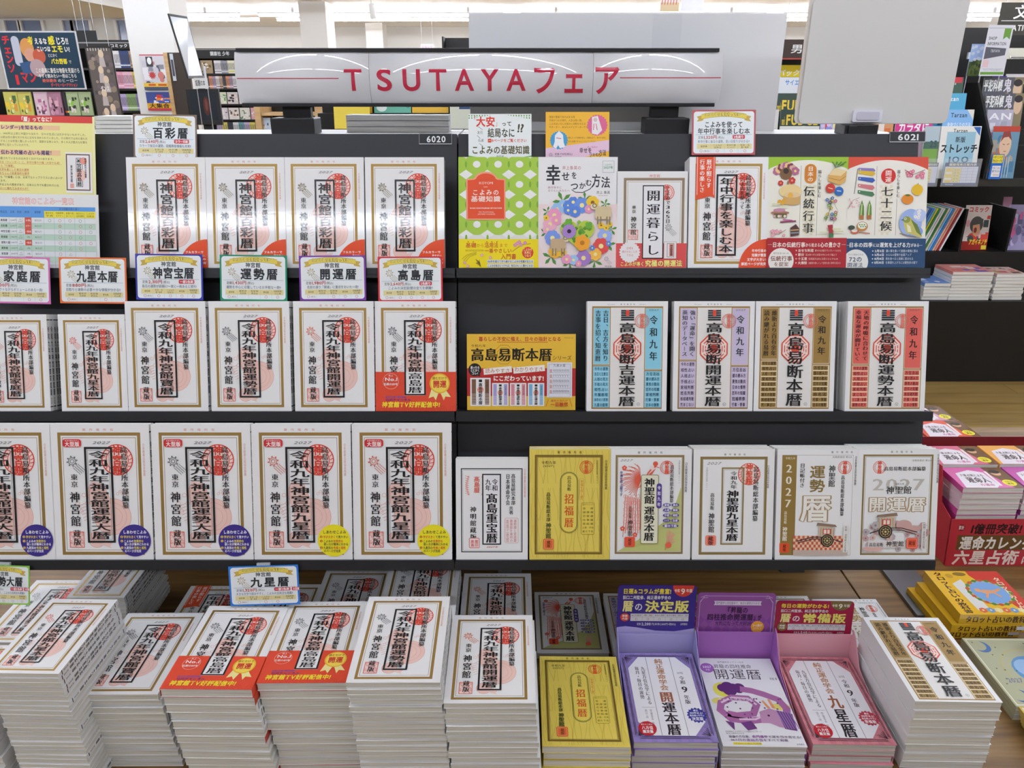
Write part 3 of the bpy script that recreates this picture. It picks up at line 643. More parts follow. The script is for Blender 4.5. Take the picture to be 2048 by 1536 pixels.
def d_phoenix(s):
    s.map(1282, 150, 1924, 1044)
    s.text('著作権所有', 1482, 168, 1704, 188, '4a4a4a', fill=.5); s.frame(1320, 198, 1864, 998, 16, '*9a845c'); s.frame(1338, 214, 1846, 980, 3, 'b0a070')
    s.poly([(1342, 976), (1510, 880), (1700, 745), (1800, 590), (1844, 450), (1844, 976)], 'c2c67c')
    s.text('2027', 1352, 228, 1450, 250, '6a6a6a', lean=.3); C = 'e2604a'
    for i in range(9): s.line([(1400 + 14 * i, 520 + 4 * i), (1392 + 15 * i + 10 * math.sin(i), 700), (1384 + 17 * i, 860 - (i % 3) * 30)], 5, C); s.line([(1405 + 14 * i, 540), (1410 + 15 * i, 690), (1400 + 17 * i, 830)], 3, 'f0a090')
    for i in range(26):
        a = math.radians(95 + 6.2 * i); x, y = 1520, 400; r = 150 + 18 * math.sin(i * 2.1); s.line([(x, y), (x + .6 * r * math.cos(a), y - .66 * r * math.sin(a)), (x + r * math.cos(a + .12), y - .85 * r * math.sin(a + .12))], 4.5, C)
    for i in range(12): s.line([(1500 + 8 * i, 460 - 10 * i), (1560 + 7 * i, 440 - 12 * i)], 5, C)
    s.line([(1540, 420), (1580, 340), (1612, 300), (1640, 290)], 12, C); s.disc(1636, 268, 20, C); s.line([(1640, 290), (1668, 300)], 5, C); s.disc(1610, 300, 16, 'f4e0da')
    for i in range(24): s.ring(1400 + (i % 4) * 34, 530 + (i // 4) * 52, 16, 3, 'ee9a88', n=10)
    for x, y in ((1380, 790), (1480, 840), (1545, 815), (1390, 300)): s.flower(x, y, 20, C, 'f4c0b0', 5)
    for i in range(8): s.line([(1745 + 8 * i, 800 + 5 * i), (1735 + 6 * i, 870), (1740 + 9 * i, 930 - 4 * i)], 4, 'f0a898')
    s.disc(1748, 925, 24, 'e0604a'); s.line([(1730, 945), (1722, 965)], 4, 'e0604a')
    wheel_seal(s, 1726, 296, 54, '神聖館', 'e0563c', False)
    s.text('幸運を呼ぶ暦です', 1354, 325, 1378, 528, '5a4a86', 'b', v=True); s.text('高島易断総本部編纂', 1752, 276, 1782, 580, '3a3a3a', 'm', v=True); s.text('法務局登記第二二一一', 1818, 236, 1832, 430, '8a8a80', v=True); s.text('日本暦書出版協会推薦', 1868, 256, 1890, 496, '3a3a3a', v=True)
    s.rframe(1522, 354, 1664, 914, 16, 5, '8a7a4a', 'e9e6cf'); s.text('神聖館', 1550, 382, 1632, 590, BK, 'K', v=True, fill=.95); s.text('運勢本暦', 1550, 608, 1632, 890, BK, 'K', v=True, fill=.95)
    s.rrect(1646, 424, 1688, 626, 20, '54428e'); s.text('令和九年', 1654, 438, 1680, 616, 'f0ecf6', 'b', v=True, fill=.7)
    for i, (a, b) in enumerate((('家相', '風水'), ('人相', '職業'), ('手相', '相性'), ('メイク', '恋愛'))):
        for q, t in ((1730, a), (1798, b)): s.disc(q, 598 + 42 * i, 31, '5c4e92', 15, n=20); s.text(t, q - 20, 588 + 42 * i, q + 20, 608 + 42 * i, 'f0ecf6', 'b')
    s.disc(1762, 767, 64, '5c4e92', 15, n=24); s.text('暦の下段', 1712, 757, 1812, 777, 'f0ecf6', 'b')
    s.text('高島易断', 1428, 605, 1452, 706, '5a4a44', 'm', v=True); s.text('神聖館', 1420, 718, 1460, 850, '3a3434', 'm', v=True)
    s.rrect(1396, 856, 1480, 938, 12, 'e0563c'); s.text('蔵版', 1424, 868, 1452, 926, '5a1c14', 'b', v=True)
def d_ninestar(s):
    s.map(30, 155, 692, 1048)
    s.text('著作権所有', 268, 190, 464, 208, '4a4a4a', fill=.5); s.frame(85, 216, 634, 1008, 20, '*9a8350'); s.frame(106, 236, 612, 988, 3, '8a8a88')
    s.text('2027', 134, 256, 250, 282, '6a6a6a', lean=.3); s.text('法務局登記第二二一一', 132, 300, 150, 490, 'a8a8a6', v=True); s.text('日本暦書出版協会推薦', 632, 284, 652, 470, '3a3a3a', v=True)
    wheel_seal(s, 486, 356, 92, '神聖館', 'e0563c')
    s.frame(262, 302, 446, 926, 11, '*9a8350'); s.frame(277, 318, 431, 910, 2.5, '9a9484'); s.text('令和九年', 334, 332, 388, 476, BK, 'm', v=True, fill=.9); s.text('神聖館九星本暦', 306, 486, 406, 896, BK, 'K', v=True, fill=.95)
    s.text('高島易断総本部編纂', 520, 292, 566, 738, '2a2a2a', 'm', v=True, fill=.92); s.text('高島易断', 172, 506, 206, 646, '3a3a3a', 'm', v=True); s.text('神聖館', 160, 668, 210, 828, '2a2a2a', 'k', v=True)
    s.rrect(138, 850, 226, 932, 14, 'e3725c'); s.frame(146, 858, 218, 924, 3, 'f2b8a8'); s.text('蔵版', 160, 858, 202, 928, '3a1414', 'b', v=True)
def cart(s, x, y, k, flip=1):
    X = lambda q: x + q * k * flip
    s.poly([(X(-66), y - 40 * k), (X(66), y - 60 * k), (X(70), y + 36 * k), (X(-62), y + 50 * k)], 'cbb8a0')
    for i in range(6): s.line([(X(-60 + 22 * i), y - 40 * k), (X(-56 + 22 * i), y + 44 * k)], 3 * k, '7a6250')
    s.poly([(X(-84), y - 46 * k), (X(-70), y - 66 * k), (X(80), y - 84 * k), (X(88), y - 58 * k)], '8a7260')
    s.rect(min(X(-34), X(34)), y - 30 * k, max(X(-34), X(34)), y + 16 * k, 'c8463a'); s.rect(min(X(-24), X(-4)), y - 24 * k, max(X(-24), X(-4)), y + 10 * k, 'f0e2d4'); s.rect(min(X(4), X(26)), y - 24 * k, max(X(4), X(26)), y + 10 * k, 'f0e2d4')
    s.line([(X(-20), y + 40 * k), (X(120), y + 40 * k), (X(250), y + 74 * k)], 7 * k, '2c2224'); s.line([(X(-20), y + 54 * k), (X(120), y + 56 * k), (X(240), y + 92 * k)], 6 * k, '2c2224'); s.line([(X(-60), y + 60 * k), (X(-130), y + 84 * k)], 8 * k, '2c2224')
    s.disc(X(-5), y + 70 * k, 54 * k, '241c1e', n=24); s.ring(X(-5), y + 70 * k, 44 * k, 5 * k, 'b09a6a', n=24)
    for i in range(8): s.disc(X(-5) + 24 * k * math.cos(i * .785), y + 70 * k + 24 * k * math.sin(i * .785), 8 * k, 'b09a6a', n=8)
    s.disc(X(-5), y + 70 * k, 10 * k, 'd0bc80', n=10)
def glow_text(s, t, x0, y0, x1, y1):
    for d, c in ((8, 'd9c8b4'), (4.5, 'a08460')):
        for q in range(8):
            a = q * .785; s.text(t, x0 + d * math.cos(a), y0 + d * math.sin(a), x1 + d * math.cos(a), y1 + d * math.sin(a), c, 'K', fill=.92)
    s.text(t, x0, y0, x1, y1, 'f6f2ea', 'b', fill=.92)
def d_diary(s):
    s.map(704, 150, 1346, 1046)
    s.text('著作権所有', 1118, 166, 1310, 184, '4a4a4a', fill=.5); s.frame(742, 198, 1306, 1010, 2, '8a8478'); s.rect(742, 200, 858, 1010, '*a08448')
    s.text('令和九年', 766, 214, 846, 234, 'f4ecd8'); 
    for i, ch in enumerate('2027'): s.text(ch, 770, 262 + 94 * i, 826, 345 + 94 * i, 'f6f0e0', 'm')
    s.text('高島易断', 768, 650, 792, 756, 'efe6d0', 'm', v=True); s.text('神聖館', 758, 778, 798, 894, 'f8f2e6', 'k', v=True); s.rect(738, 912, 816, 988, 'e0552c'); s.text('蔵版', 764, 922, 792, 978, '5a1c10', 'b', v=True)
    s.text('法務局登記 第2211', 1138, 206, 1292, 222, '6a6a68'); wheel_seal(s, 1240, 298, 54, '神聖館', 'e0563c', False); s.text('日本暦書出版協会推薦', 1316, 206, 1334, 440, '3a3a3a', v=True)
    s.text('日記帳付き', 884, 262, 924, 462, '3a3a3a', 'm', v=True, fill=.9); s.text('運勢', 962, 278, 1086, 500, '*9a8048', 'b', v=True, fill=.9); s.text('神聖館', 1112, 278, 1166, 456, '2c2c2c', 'm', v=True); s.text('高島易断総本部編纂', 1212, 360, 1242, 690, '3a3a3a', 'm', v=True)
    glow_text(s, '暦', 884, 520, 1150, 730)
    for i in range(24):
        for j in range(5):
            if (i + j) % 2 == 0: s.rect(846 + 18 * i, 850 + 24 * j, 864 + 18 * i, 874 + 24 * j, 'c25a44')
            else: s.rect(846 + 18 * i, 850 + 24 * j, 864 + 18 * i, 874 + 24 * j, 'e8c8a8')
    s.rect(846, 966, 1282, 1008, 'c4b0a4'); cart(s, 1110, 822, .95, -1)
    s.rect(1242, 764, 1278, 984, 'ece8e2'); s.text('附録・透明紙の方位盤', 1252, 770, 1270, 980, '3a3a3a', v=True)
def d_fortune(s):
    s.map(1345, 152, 1985, 1046)
    s.text('著作権所有', 1590, 166, 1782, 184, '4a4a4a', fill=.5); s.frame(1385, 196, 1938, 1008, 14, '*9a8350'); s.frame(1404, 214, 1918, 990, 3, '8a8a84')
    wheel_seal(s, 1516, 298, 52, '神聖館', 'e0563c', False); s.text('法務局登記 第2211', 1768, 236, 1922, 250, '6a6a68'); s.text('高島易断総本部編纂', 1550, 292, 1882, 326, '3a3a3a', 'm'); s.text('日本暦書出版協会推薦', 1968, 190, 1988, 425, '3a3a3a', v=True)
    s.text('2027', 1455, 370, 1885, 494, 'c4bfb6', 'm'); s.text('令和九年', 1640, 424, 1716, 440, '3a3a3a'); s.text('神聖館', 1570, 450, 1778, 512, '2a2a2a', 'm')
    glow_text(s, '開運暦', 1430, 540, 1896, 652)
    for i in range(30): s.flower(1415 + rnd.uniform(0, 490), 745 + rnd.uniform(0, 230), rnd.uniform(18, 34), ('d8b4ac', 'c8a0a0', 'b8aeb0')[i % 3], '8a7a78', 7)
    s.disc(1720, 760, 62, 'cfa6a0', 40); s.disc(1480, 955, 80, 'd8b0a8', 24); s.disc(1790, 790, 70, 'cfa6a0', 26); s.rect(1440, 888, 1730, 940, 'e9e2de')
    cart(s, 1580, 745, 1.0, 1)
    s.text('高島易断', 1448, 904, 1562, 936, '3a3434', 'm'); s.text('神聖館', 1582, 892, 1726, 934, '2a2424', 'k'); s.rrect(1744, 864, 1834, 954, 12, 'e0563c'); s.frame(1752, 872, 1826, 946, 3, 'f2b8a0'); s.text('蔵版', 1762, 892, 1816, 924, '5a1c10', 'b')
    s.rect(1862, 744, 1898, 956, 'e6ded8'); s.text('附録・透明紙の方位盤', 1872, 750, 1890, 950, '3a3a3a', v=True)
def d_pure(title, bg, bg2, sub_c, badge_t):
    def draw(s):
        s.map(0, 0, 100, 100)
        for i in range(14):
            for j in range(20):
                if (i + j) % 2 == 0: s.rect(7.14 * i, 5 * j, 7.14 * i + 7.1, 5 * j + 4.95, bg2)
        L = '3a2a34'
        for d in (3.5, 5): s.line([(d + 5, d), (95 - d, d), (95 - d, d + 3), (100 - d, d + 3), (100 - d, 97 - d), (95 - d, 97 - d), (95 - d, 100 - d), (d + 5, 100 - d), (d + 5, 97 - d), (d, 97 - d), (d, d + 3), (d + 5, d + 3), (d + 5, d)], .7, L)
        for x, y, a, b in ((7, 6, 1, 1), (93, 6, -1, 1), (7, 94, 1, -1), (93, 94, -1, -1)):
            for i in range(5): s.line([(x, y), (x + a * (2 + 2 * i), y + b * (8 - 1.6 * i))], .7, L)
        s.poly([(25, 6), (75, 6), (91, 20), (91, 80), (75, 94), (25, 94), (9, 80), (9, 20)], 'f4f1f6')
        s.line([(35, 6), (35, 94)], .5, '5a5058'); s.line([(67, 6), (67, 94)], .5, '5a5058')
        s.text('純正運命学会', 45.5, 8, 56.5, 46, 'b0784a', 'b', v=True, fill=.92); n = len(title); s.text(title[0], 42.5, 47.5, 59.5, 47.5 + 46 / n, '9a5a3c', 'K', v=True); s.text(title[1:], 42.5, 47.5 + 46 / n, 59.5, 93.5, '2a2228', 'K', v=True, fill=.95)
        s.text('九星方位気学による', 25.5, 18, 31, 62, '4a4048', 'm', v=True); s.text('毎月・毎日の運勢', 17.5, 18, 23, 56, '4a4048', 'm', v=True); s.line([(17, 65), (33, 65)], .4, '8a8088'); s.text('純正運命学会 監修', 26, 67, 29, 84, '6a6068', 'n', v=True); s.text('田口二州 監修', 20, 67, 23, 84, '6a6068', 'n', v=True)
        s.text('2027年版', 72, 24, 80, 27, '6a6068'); s.text('令和', 73, 29, 80, 39, '4a4048', 'm', v=True); s.text('9', 72, 40, 81, 49, '3a3038', 'm'); s.text('年版', 73, 51, 80, 61, '4a4048', 'm', v=True)
        s.star(83, 73, 12.5, 10.5, 16, sub_c); s.text('創立', 80, 67, 86, 69, 'ffffff', 'b'); s.text('100年以上!', 75, 69.6, 91, 71.8, 'ffffff', 'b'); s.text('毎日使いやすい', 74, 72.4, 92, 74.4, 'ffffff', 'b'); s.text(badge_t, 75.5, 75, 90, 78.4, 'ffffff', 'b')
        s.disc(19, 87, 11, 'b8202c'); s.text('駅なら二州の', 12, 82, 26, 83.8, 'ffffff'); s.text('八方位', 12, 84.6, 26, 88, 'ffffff', 'b'); s.text('鑑定盤', 12.5, 88.6, 25.5, 91.6, 'ffffff', 'b')
    return draw
def d_dragon(s):
    s.map(0, 0, 100, 100)
    s.text('奇門遁甲ダイアリー付き', 26, 4, 62, 6.2, '7a6a72'); s.disc(10, 12.5, 9, 'a86ac0'); s.text('2027', 4, 9.5, 16, 13, 'ffffff', 'b'); s.text('年版', 7, 14, 13, 16, 'ffffff')
    s.text('昇龍の四柱推命', 19, 8, 70, 13, '4a4448', 'n'); s.text('開運暦', 15, 14, 80, 26.5, '4a4448', 'n'); s.text('昇龍 著', 88, 24, 98, 27, '5a5458')
    s.disc(22, 39, 13, 'dcd65a'); s.disc(14, 52, 11, 'e6dc7a', 4); s.disc(88, 58, 12, 'e6dc7a', 4)
    D, D2, V = 'a8689c', '6a3a78', 'c090b4'
    for x, y, r in ((22, 37, 7), (29, 35, 8), (36, 37, 8), (44, 36, 7), (30, 40, 9), (42, 39, 6)): s.disc(x, y, r, '5a2a6a')
    body = [(12 + 3 * i, 56 - 9 * math.sin(i * .23)) for i in range(16)] + [(60 + 2.2 * i, 47 + .1 * i * i) for i in range(9)]
    s.line([(44, 38), (58, 40), (72, 44), (88, 50), (94, 60), (90, 70), (76, 74), (60, 72), (40, 74), (20, 72), (10, 62), (14, 54), (30, 48), (50, 49), (58, 56), (50, 66), (30, 68), (18, 66)], 10, D)
    s.line([(14, 54), (30, 48), (50, 49), (58, 56)], 3, 'e6c8e0'); s.line([(30, 72), (50, 72), (62, 68)], 3, 'e6c8e0')
    for i in range(26): s.disc(14 + 3.1 * i, 60 + 11 * math.sin(i * .62 + 2), 1.3, D2, n=8)
    for i in range(10): s.ring(14 + 5 * i, 50 + (i % 2), 1.6, .6, 'f4eaf4', n=9)
    s.poly([(58, 64), (72, 60), (86, 64), (94, 72), (90, 82), (76, 80), (66, 76), (56, 76)], V); s.poly([(80, 62), (98, 66), (96, 84), (82, 82)], D2)
    for i in range(6): s.line([(80 + 3 * i, 63), (84 + 3 * i, 82)], 1.2, '9a7ab8')
    s.poly([(70, 60), (66, 52), (68, 51), (74, 60)], 'e89a6a'); s.poly([(76, 60), (74, 50), (77, 50), (80, 60)], 'e89a6a'); s.disc(68, 68, 1.6, '3a1a3a', n=10)
    s.poly([(30, 76), (44, 74), (48, 82), (36, 84)], D2); s.poly([(12, 74), (22, 76), (20, 84)], D2)
    s.text('四柱推命による月干ごとの運勢カレンダーで', 8, 84.5, 52, 86, '6a6468'); s.text('毎日の運気がわかる', 8, 86.4, 30, 87.9, '6a6468')
    s.text('最強の方位術、', 10, 89, 38, 91.6, '5a3a62', 'm'); s.text('奇門遁甲', 38, 89, 57, 91.6, '8a4a9a', 'b'); s.text('で運を引き寄せる!', 57, 89, 97, 91.6, '5a3a62', 'm'); s.text('365日の', 11, 92.4, 30, 95, '6a4a72', 'm'); s.text('吉凶方位', 30, 92.4, 50, 95, '8a4a9a', 'b'); s.text('をすべて掲載', 50, 92.4, 80, 95, '6a4a72', 'm')
    s.rect(13, 96.2, 47, 98.4, 'ecd842'); s.text('吉神 本文切り込み線付き 特別鑑定盤', 14, 96.6, 46, 98.1, '5a4a20'); s.text('永岡書店', 88, 96.8, 97, 98.4, '5a5458')
# ---- price cards and notices
def d_card(bc, title, price, tags, note, cols=None, marks=(0, 3), two=None):
    def draw(s):
        s.map(0, 0, 515, 359)
        s.rect(0, 0, 515, 359, bc); s.rrect(13, 12, 502, 346, 22, 'eef1f2')
        p = [(75 + 365 * i / 14, 15 + 20 * ((i - 7) / 7) ** 2) for i in range(15)]
        s.poly([(38, 52), (90, 40), (90, 82), (70, 88), (38, 92), (52, 72)], 'c8a850'); s.poly([(478, 52), (425, 40), (425, 82), (446, 88), (478, 92), (462, 72)], 'c8a850')
        s.poly(p + [(x, y + 38) for x, y in p[::-1]], 'e8cf58'); s.line(p, 2.5, '9a7c30'); s.line([(x, y + 38) for x, y in p], 2.5, '9a7c30')
        t = '家族の幸せを見守って110年'
        for q in ((-1.5, 0, 'fbf08a'),): s.text(t, 100, 22, 416, 50, '5a4a20', 'B'); s.text(t, 100, 22, 416, 50, 'fbf08a', 'n')
        if two:
            s.text(two[0], 100, 92, 412, 140, '33363a', 'b'); s.text(two[1], 45, 146, 470, 192, '33363a', 'b')
        else:
            s.text('神宮館', 196, 60, 314, 98, '3c3f44', 'b'); sun_mark(s, 92, 132, 22, 'a89468'); n = len(title); s.text(title, 150 if n < 4 else 130, 106, 450, 190, '2c2f33', 'B', fill=.84 if n < 4 else .95)
        s.line([(30, 197), (488, 197)], 2, '7aa0b8'); s.text('定価', 50, 206, 92, 230, '33363a'); s.text(price + '円', 96, 202, 204, 232, 'b83a3a', 'b'); s.text('(税込)', 208, 207, 262, 230, '33363a')
        x = 330
        for tg in tags:
            w = 26 * len(tg) * .8 + 16; s.rrect(x, 200, x + w, 231, 8, 'c8404a'); s.text(tg, x + 8, 204, x + w - 8, 227, 'ffffff', 'b'); x += w + 10
        w = min(420, 21 * len(note)); s.text(note, 257 - w / 2, 239, 257 + w / 2, 264, '3a5068')
        cc = cols or ('運勢欄', '最新命名辞典', '名前画数吉凶', '夢判断', '冠婚葬祭の心得'); n = len(cc)
        s.rect(42, 270, 486, 310, 'e6d79a')
        for i, t in enumerate(cc):
            x0 = 42 + 444 * i / n; w = 444 / n
            if i: s.line([(x0, 270), (x0, 345)], 1.2, 'c8c0a8')
            if len(t) <= 3: s.text(t, x0 + w * .25, 282, x0 + w * .75, 298, '4a4030', 'n')
            else: h = (len(t) + 1) // 2; s.text(t[:h], x0 + w * .16, 274, x0 + w * .84, 289, '4a4030'); s.text(t[h:], x0 + w * .22, 292, x0 + w * .78, 307, '4a4030')
            if i in marks: s.ring(x0 + (w * .5 if i else w * .3), 327, 11, 2.4, 'c8786a', n=18)
            if i == 0: s.text('(毎日)', x0 + w * .48, 320, x0 + w * .92, 335, 'a06a5a')
    return draw
def d_taian(s):
    s.map(145, 38, 652, 388)
    for i in range(24):
        for j in range(2):
            s.poly([(150 + 21 * i, 44 + 18 * j), (158 + 21 * i, 52 + 18 * j), (150 + 21 * i, 60 + 18 * j), (146 + 21 * i, 52 + 18 * j)], '4f9a3c')
    s.poly([(145, 80), (390, 36), (652, 80), (652, 388), (145, 388)], 'f0f3f0'); s.poly([(145, 362), (300, 388), (145, 388)], '6ab04a'); s.poly([(652, 362), (500, 388), (652, 388)], '6ab04a')
    s.text('「', 172, 56, 206, 100, 'd8402f'); s.text('大安', 206, 60, 360, 136, 'd8402f', 'B'); s.text('」', 362, 90, 400, 134, 'd8402f'); s.text('って', 410, 96, 494, 134, '4a4a34', 'b')
    s.text('結局なに', 298, 150, 520, 220, '4a4a34', 'b'); s.text('!?', 532, 106, 588, 186, '4a4a34', 'B', lean=.12)
    s.text('友引', 215, 170, 262, 196, '4a4a34', rot=0); s.text('仏滅', 222, 232, 268, 256, '4a4a34')
    for a in (((222, 136), (258, 162)), ((215, 204), (240, 230)), ((232, 268), (262, 290))): s.line(list(a), 3, '4a4a34')
    s.text('➡18ページをご覧ください', 298, 232, 614, 258, 'd8502f', 'b'); s.text('こよみの基礎知識', 168, 286, 638, 350, '5a5224', 'b'); s.text('神宮館', 368, 360, 430, 382, '5a5a5a'); s.text('定価770円', 524, 372, 620, 388, '5a5a5a')
def d_happycard(s):
    s.map(766, 20, 1272, 382)
    s.rect(766, 20, 1272, 382, 'f3b93c'); s.poly([(766, 300), (1272, 236), (1272, 320), (1010, 382), (766, 382)], 'ecc8dc')
    for i, t in enumerate(('情報が豊富であればある程', '不安がつのる現代、人生は長い旅。', 'こよみはいろんな悩みに決断を与える', 'サポーター、あなたのナビゲーターです')): s.text(t, 792, 50 + 26 * i, 792 + 17.2 * len(t), 68 + 26 * i, '5a4420')
    s.star(1176, 122, 84, 76, 22, 'dc6a92'); s.poly([(1134, 60), (1180, 50), (1192, 90), (1216, 160), (1180, 196), (1134, 186)], 'f4ecec'); s.line([(1150, 110), (1146, 160)], 5, 'c8506a'); s.line([(1166, 110), (1176, 160)], 5, 'c8506a'); s.disc(1160, 80, 16, 'd8c0bc')
    s.star(872, 238, 74, 66, 22, '4a9ac8'); s.poly([(840, 200), (872, 166), (904, 196), (910, 256), (922, 290), (880, 300), (866, 276), (848, 304), (826, 286), (838, 250)], 'f6f4f4'); s.line([(850, 220), (890, 226)], 6, 'c86a7a')
    s.text('暦によって方角を考え、行動を立て、幸せを手招く', 946, 212, 1252, 226, '6a5430'); s.text('ぜひ本書でチャレンジしてください', 946, 240, 1166, 254, '6a5430')
    K = '3a2a30'
    s.text('井上象英の', 1098, 284, 1182, 298, 'b85a7a'); s.text('幸せを', 1034, 296, 1136, 336, K, 'b'); s.text('つかむ', 1114, 336, 1190, 362, K, 'b'); s.text('方法', 1188, 312, 1250, 356, K, 'b'); s.line([(1120, 362), (1150, 376), (1190, 372), (1212, 350)], 4, K)
    sun_mark(s, 806, 350, 11, '8a7a7a'); s.text('定価 770円(税込)', 838, 336, 980, 354, K); s.text('神宮館', 838, 360, 894, 378, K)
def mini_cover(s, x0, y0, x1, y1, c, t, rc):
    w = x1 - x0; h = y1 - y0
    s.rect(x0, y0, x1, y1, 'f0eeee'); s.rect(x0 + w * .07, y0 + h * .05, x0 + w * .28, y1 - h * .05, c); s.rect(x0 + w * .72, y0 + h * .05, x0 + w * .93, y1 - h * .05, c)
    for i in range(7):
        for q in (.07, .72): s.line([(x0 + w * q, y0 + h * (.58 + .055 * i)), (x0 + w * (q + .21), y0 + h * (.58 + .055 * i))], w * .015, 'f0eeee')
    s.disc(x0 + w * .5, y0 + h * .42, w * .17, 'e8a090', n=8); s.rect(x0 + w * .42, y0 + h * .06, x0 + w * .58, y0 + h * .15, BK); s.text(t, x0 + w * .4, y0 + h * .18, x0 + w * .6, y0 + h * .95, BK, 'b', v=True)
    s.text('令和九年', x0 + w * .78, y0 + h * .12, x0 + w * .87, y0 + h * .52, BK, 'n', v=True)
def d_series(s):
    s.map(132, 430, 1006, 1050)
    s.rect(132, 430, 1006, 1050, 'e6b93c'); s.rect(132, 708, 1006, 935, 'b02a26')
    R = 'b83a24'
    s.text('暮らしの', 226, 452, 372, 488, R, 'b'); s.text('不安に備え、', 374, 452, 592, 488, R, 'b'); s.text('日々の指針となる', 594, 452, 890, 488, R, 'b'); s.line([(374, 496), (782, 496)], 4, R); s.text('Discover', 914, 452, 988, 466, '8a6a30')
    s.text('令和九年', 164, 514, 286, 536, '3a2a14', 'n')
    for q in (1.0, .72, .5): 
        pts = [(430 + 80 * q * math.cos(math.radians(22.5 + 45 * i)), 597 - 82 * q * math.sin(math.radians(22.5 + 45 * i))) for i in range(9)]; s.line(pts, 4, 'a87c20')
    s.text('高島易断本暦', 162, 546, 818, 648, '1f1a14', 'K'); s.text('シリーズ', 818, 604, 974, 642, '2f2414', 'n')
    s.disc(195, 720, 52, '1f1a1a'); s.poly([(205, 760), (235, 752), (238, 776)], '1f1a1a')
    for i, t in enumerate(('迷ったら', 'とにかく', 'コレ!')): s.text(t, 160 + 8 * (i == 2), 690 + 24 * i, 234 - 12 * (i == 2), 712 + 24 * i, 'ffffff', 'b')
    s.poly([(264, 712), (490, 690), (494, 740), (268, 762)], 'f2efe8'); s.poly([(503, 702), (756, 680), (760, 730), (507, 752)], 'f2efe8')
    s.text('読みやすさ', 278, 708, 478, 748, 'b83a34', 'n'); s.text('わかりやすさ', 514, 696, 746, 738, 'b83a34', 'n'); s.text('にこだわっています!', 342, 768, 752, 812, 'f8f4ec', 'B')
    mini_cover(s, 158, 786, 322, 1016, '7a5a44', '高島易断本暦', '7a5a44')
    for i, c in enumerate(('a8a0d0', 'd88a98', '7ab0d8')): mini_cover(s, 334 + 144 * i, 828, 466 + 144 * i, 1016, c, ('高島易断開運本暦', '高島易断運勢本暦', '高島易断吉運本暦')[i], c)
    s.rect(776, 660, 978, 946, 'e4e4ee'); s.frame(790, 674, 964, 940, 2, '8a8a9a'); s.text('九紫火星', 826, 672, 926, 696, '3a3a44')
    for i in range(5):
        s.line([(798, 744 + 42 * i), (958, 744 + 42 * i)], 2, '9a9aa8')
        for j in range(14): s.line([(826 + 9.5 * j, 716 + 42 * i), (829 + 9.5 * j, 736 + 42 * i - 12 * (j * i % 2))], 3, '6a6a78')
        s.rect(798, 716 + 42 * i, 816, 742 + 42 * i, 'd8a8a0')
    for a in (((766, 1022), (788, 962)), ((958, 962), (980, 1022))): s.line(list(a), 3, R)
    s.text('運気の流れが', 806, 962, 944, 982, R); s.text('一目瞭然', 804, 986, 946, 1020, R, 'b')
def d_whatis(s):
    """yellow notice: only its right part shows in the photograph"""
    s.map(-240, 122, 768, 752)
    s.rect(-240, 122, 768, 752, 'efe79a'); s.rect(-240, 122, 750, 176, 'd2433c'); s.rect(750, 122, 768, 752, 'f2ecb4')
    s.text('「暦」ってなに？', 165, 132, 446, 170, 'fdf6ec', 'B')
    s.rect(-200, 200, 490, 236, 'efc79a'); s.text('暦(カレンダー)を知るもの', -70, 202, 354, 234, '4a3a6a', 'B')
    for i, t in enumerate(('暦は、1400年以上前に中国から伝わり、日々の生活には欠かせないものでした。', '明治以前は月の満ち欠けを元に日付を決められていました。その時代では月の満ち欠', 'を計算することは非常に難しかったので、国家が主体となり、多くの人が膨大な計算を', '暦の製作に当たっていたのです。')):
        w = 19.3 * len(t); s.text(t, (708 if i != 3 else 255) - w, 258 + 30 * i, 708 if i != 3 else 255, 278 + 30 * i, '4a4640')
    s.rect(-200, 396, 490, 438, 'efc79a'); s.text('古くより伝わる究極の占いも掲載！', -130, 400, 440, 434, '4a3a6a', 'B')
    for i, (t, c) in enumerate((('暦に掲載されているものは大きく分けて3つあります。', 0), ('古来の月日（カレンダー）に、年中行事や六曜（大安や仏滅）', 1), ('となった「行事暦」', 1), ('気学を基にした毎日の運勢', 1), ('おばあちゃんの知恵袋的な雑学', 1), ('中でも「行事暦」には、日本でもトップクラスに古い占いが', 0), ('載っています。', 0), ('百年以上もの歴史があり、日本人に今でも愛されている', 0), ('暦占いに触れてみませんか？', 1))):
        e = (446, 496, 126, 234, 236, 502, 62, 472, 234)[i]; w = 20 * len(t); y = 456 + 30 * i; s.text(t, e - w, y, e, y + 20, 'c0563a' if c else '4a4640'); 
        if c: s.line([(e - w, y + 23), (e, y + 23)], 1.5, 'c0563a')
    s.rect(528, 408, 740, 732, 'eeeaea'); s.frame(532, 422, 724, 714, 9, '6a4a34'); s.frame(612, 452, 664, 684, 4, BK); s.disc(650, 590, 44, 'f0c4ba'); s.text('神宮館高島暦', 618, 460, 656, 678, BK, 'K', v=True); s.disc(672, 476, 28, 'e89a8c'); s.text('高島易断所本部編纂', 680, 452, 696, 610, BK, 'b', v=True); s.text('東京神宮館', 566, 510, 584, 650, BK, 'b', v=True); s.rect(562, 658, 592, 694, 'e8a498')
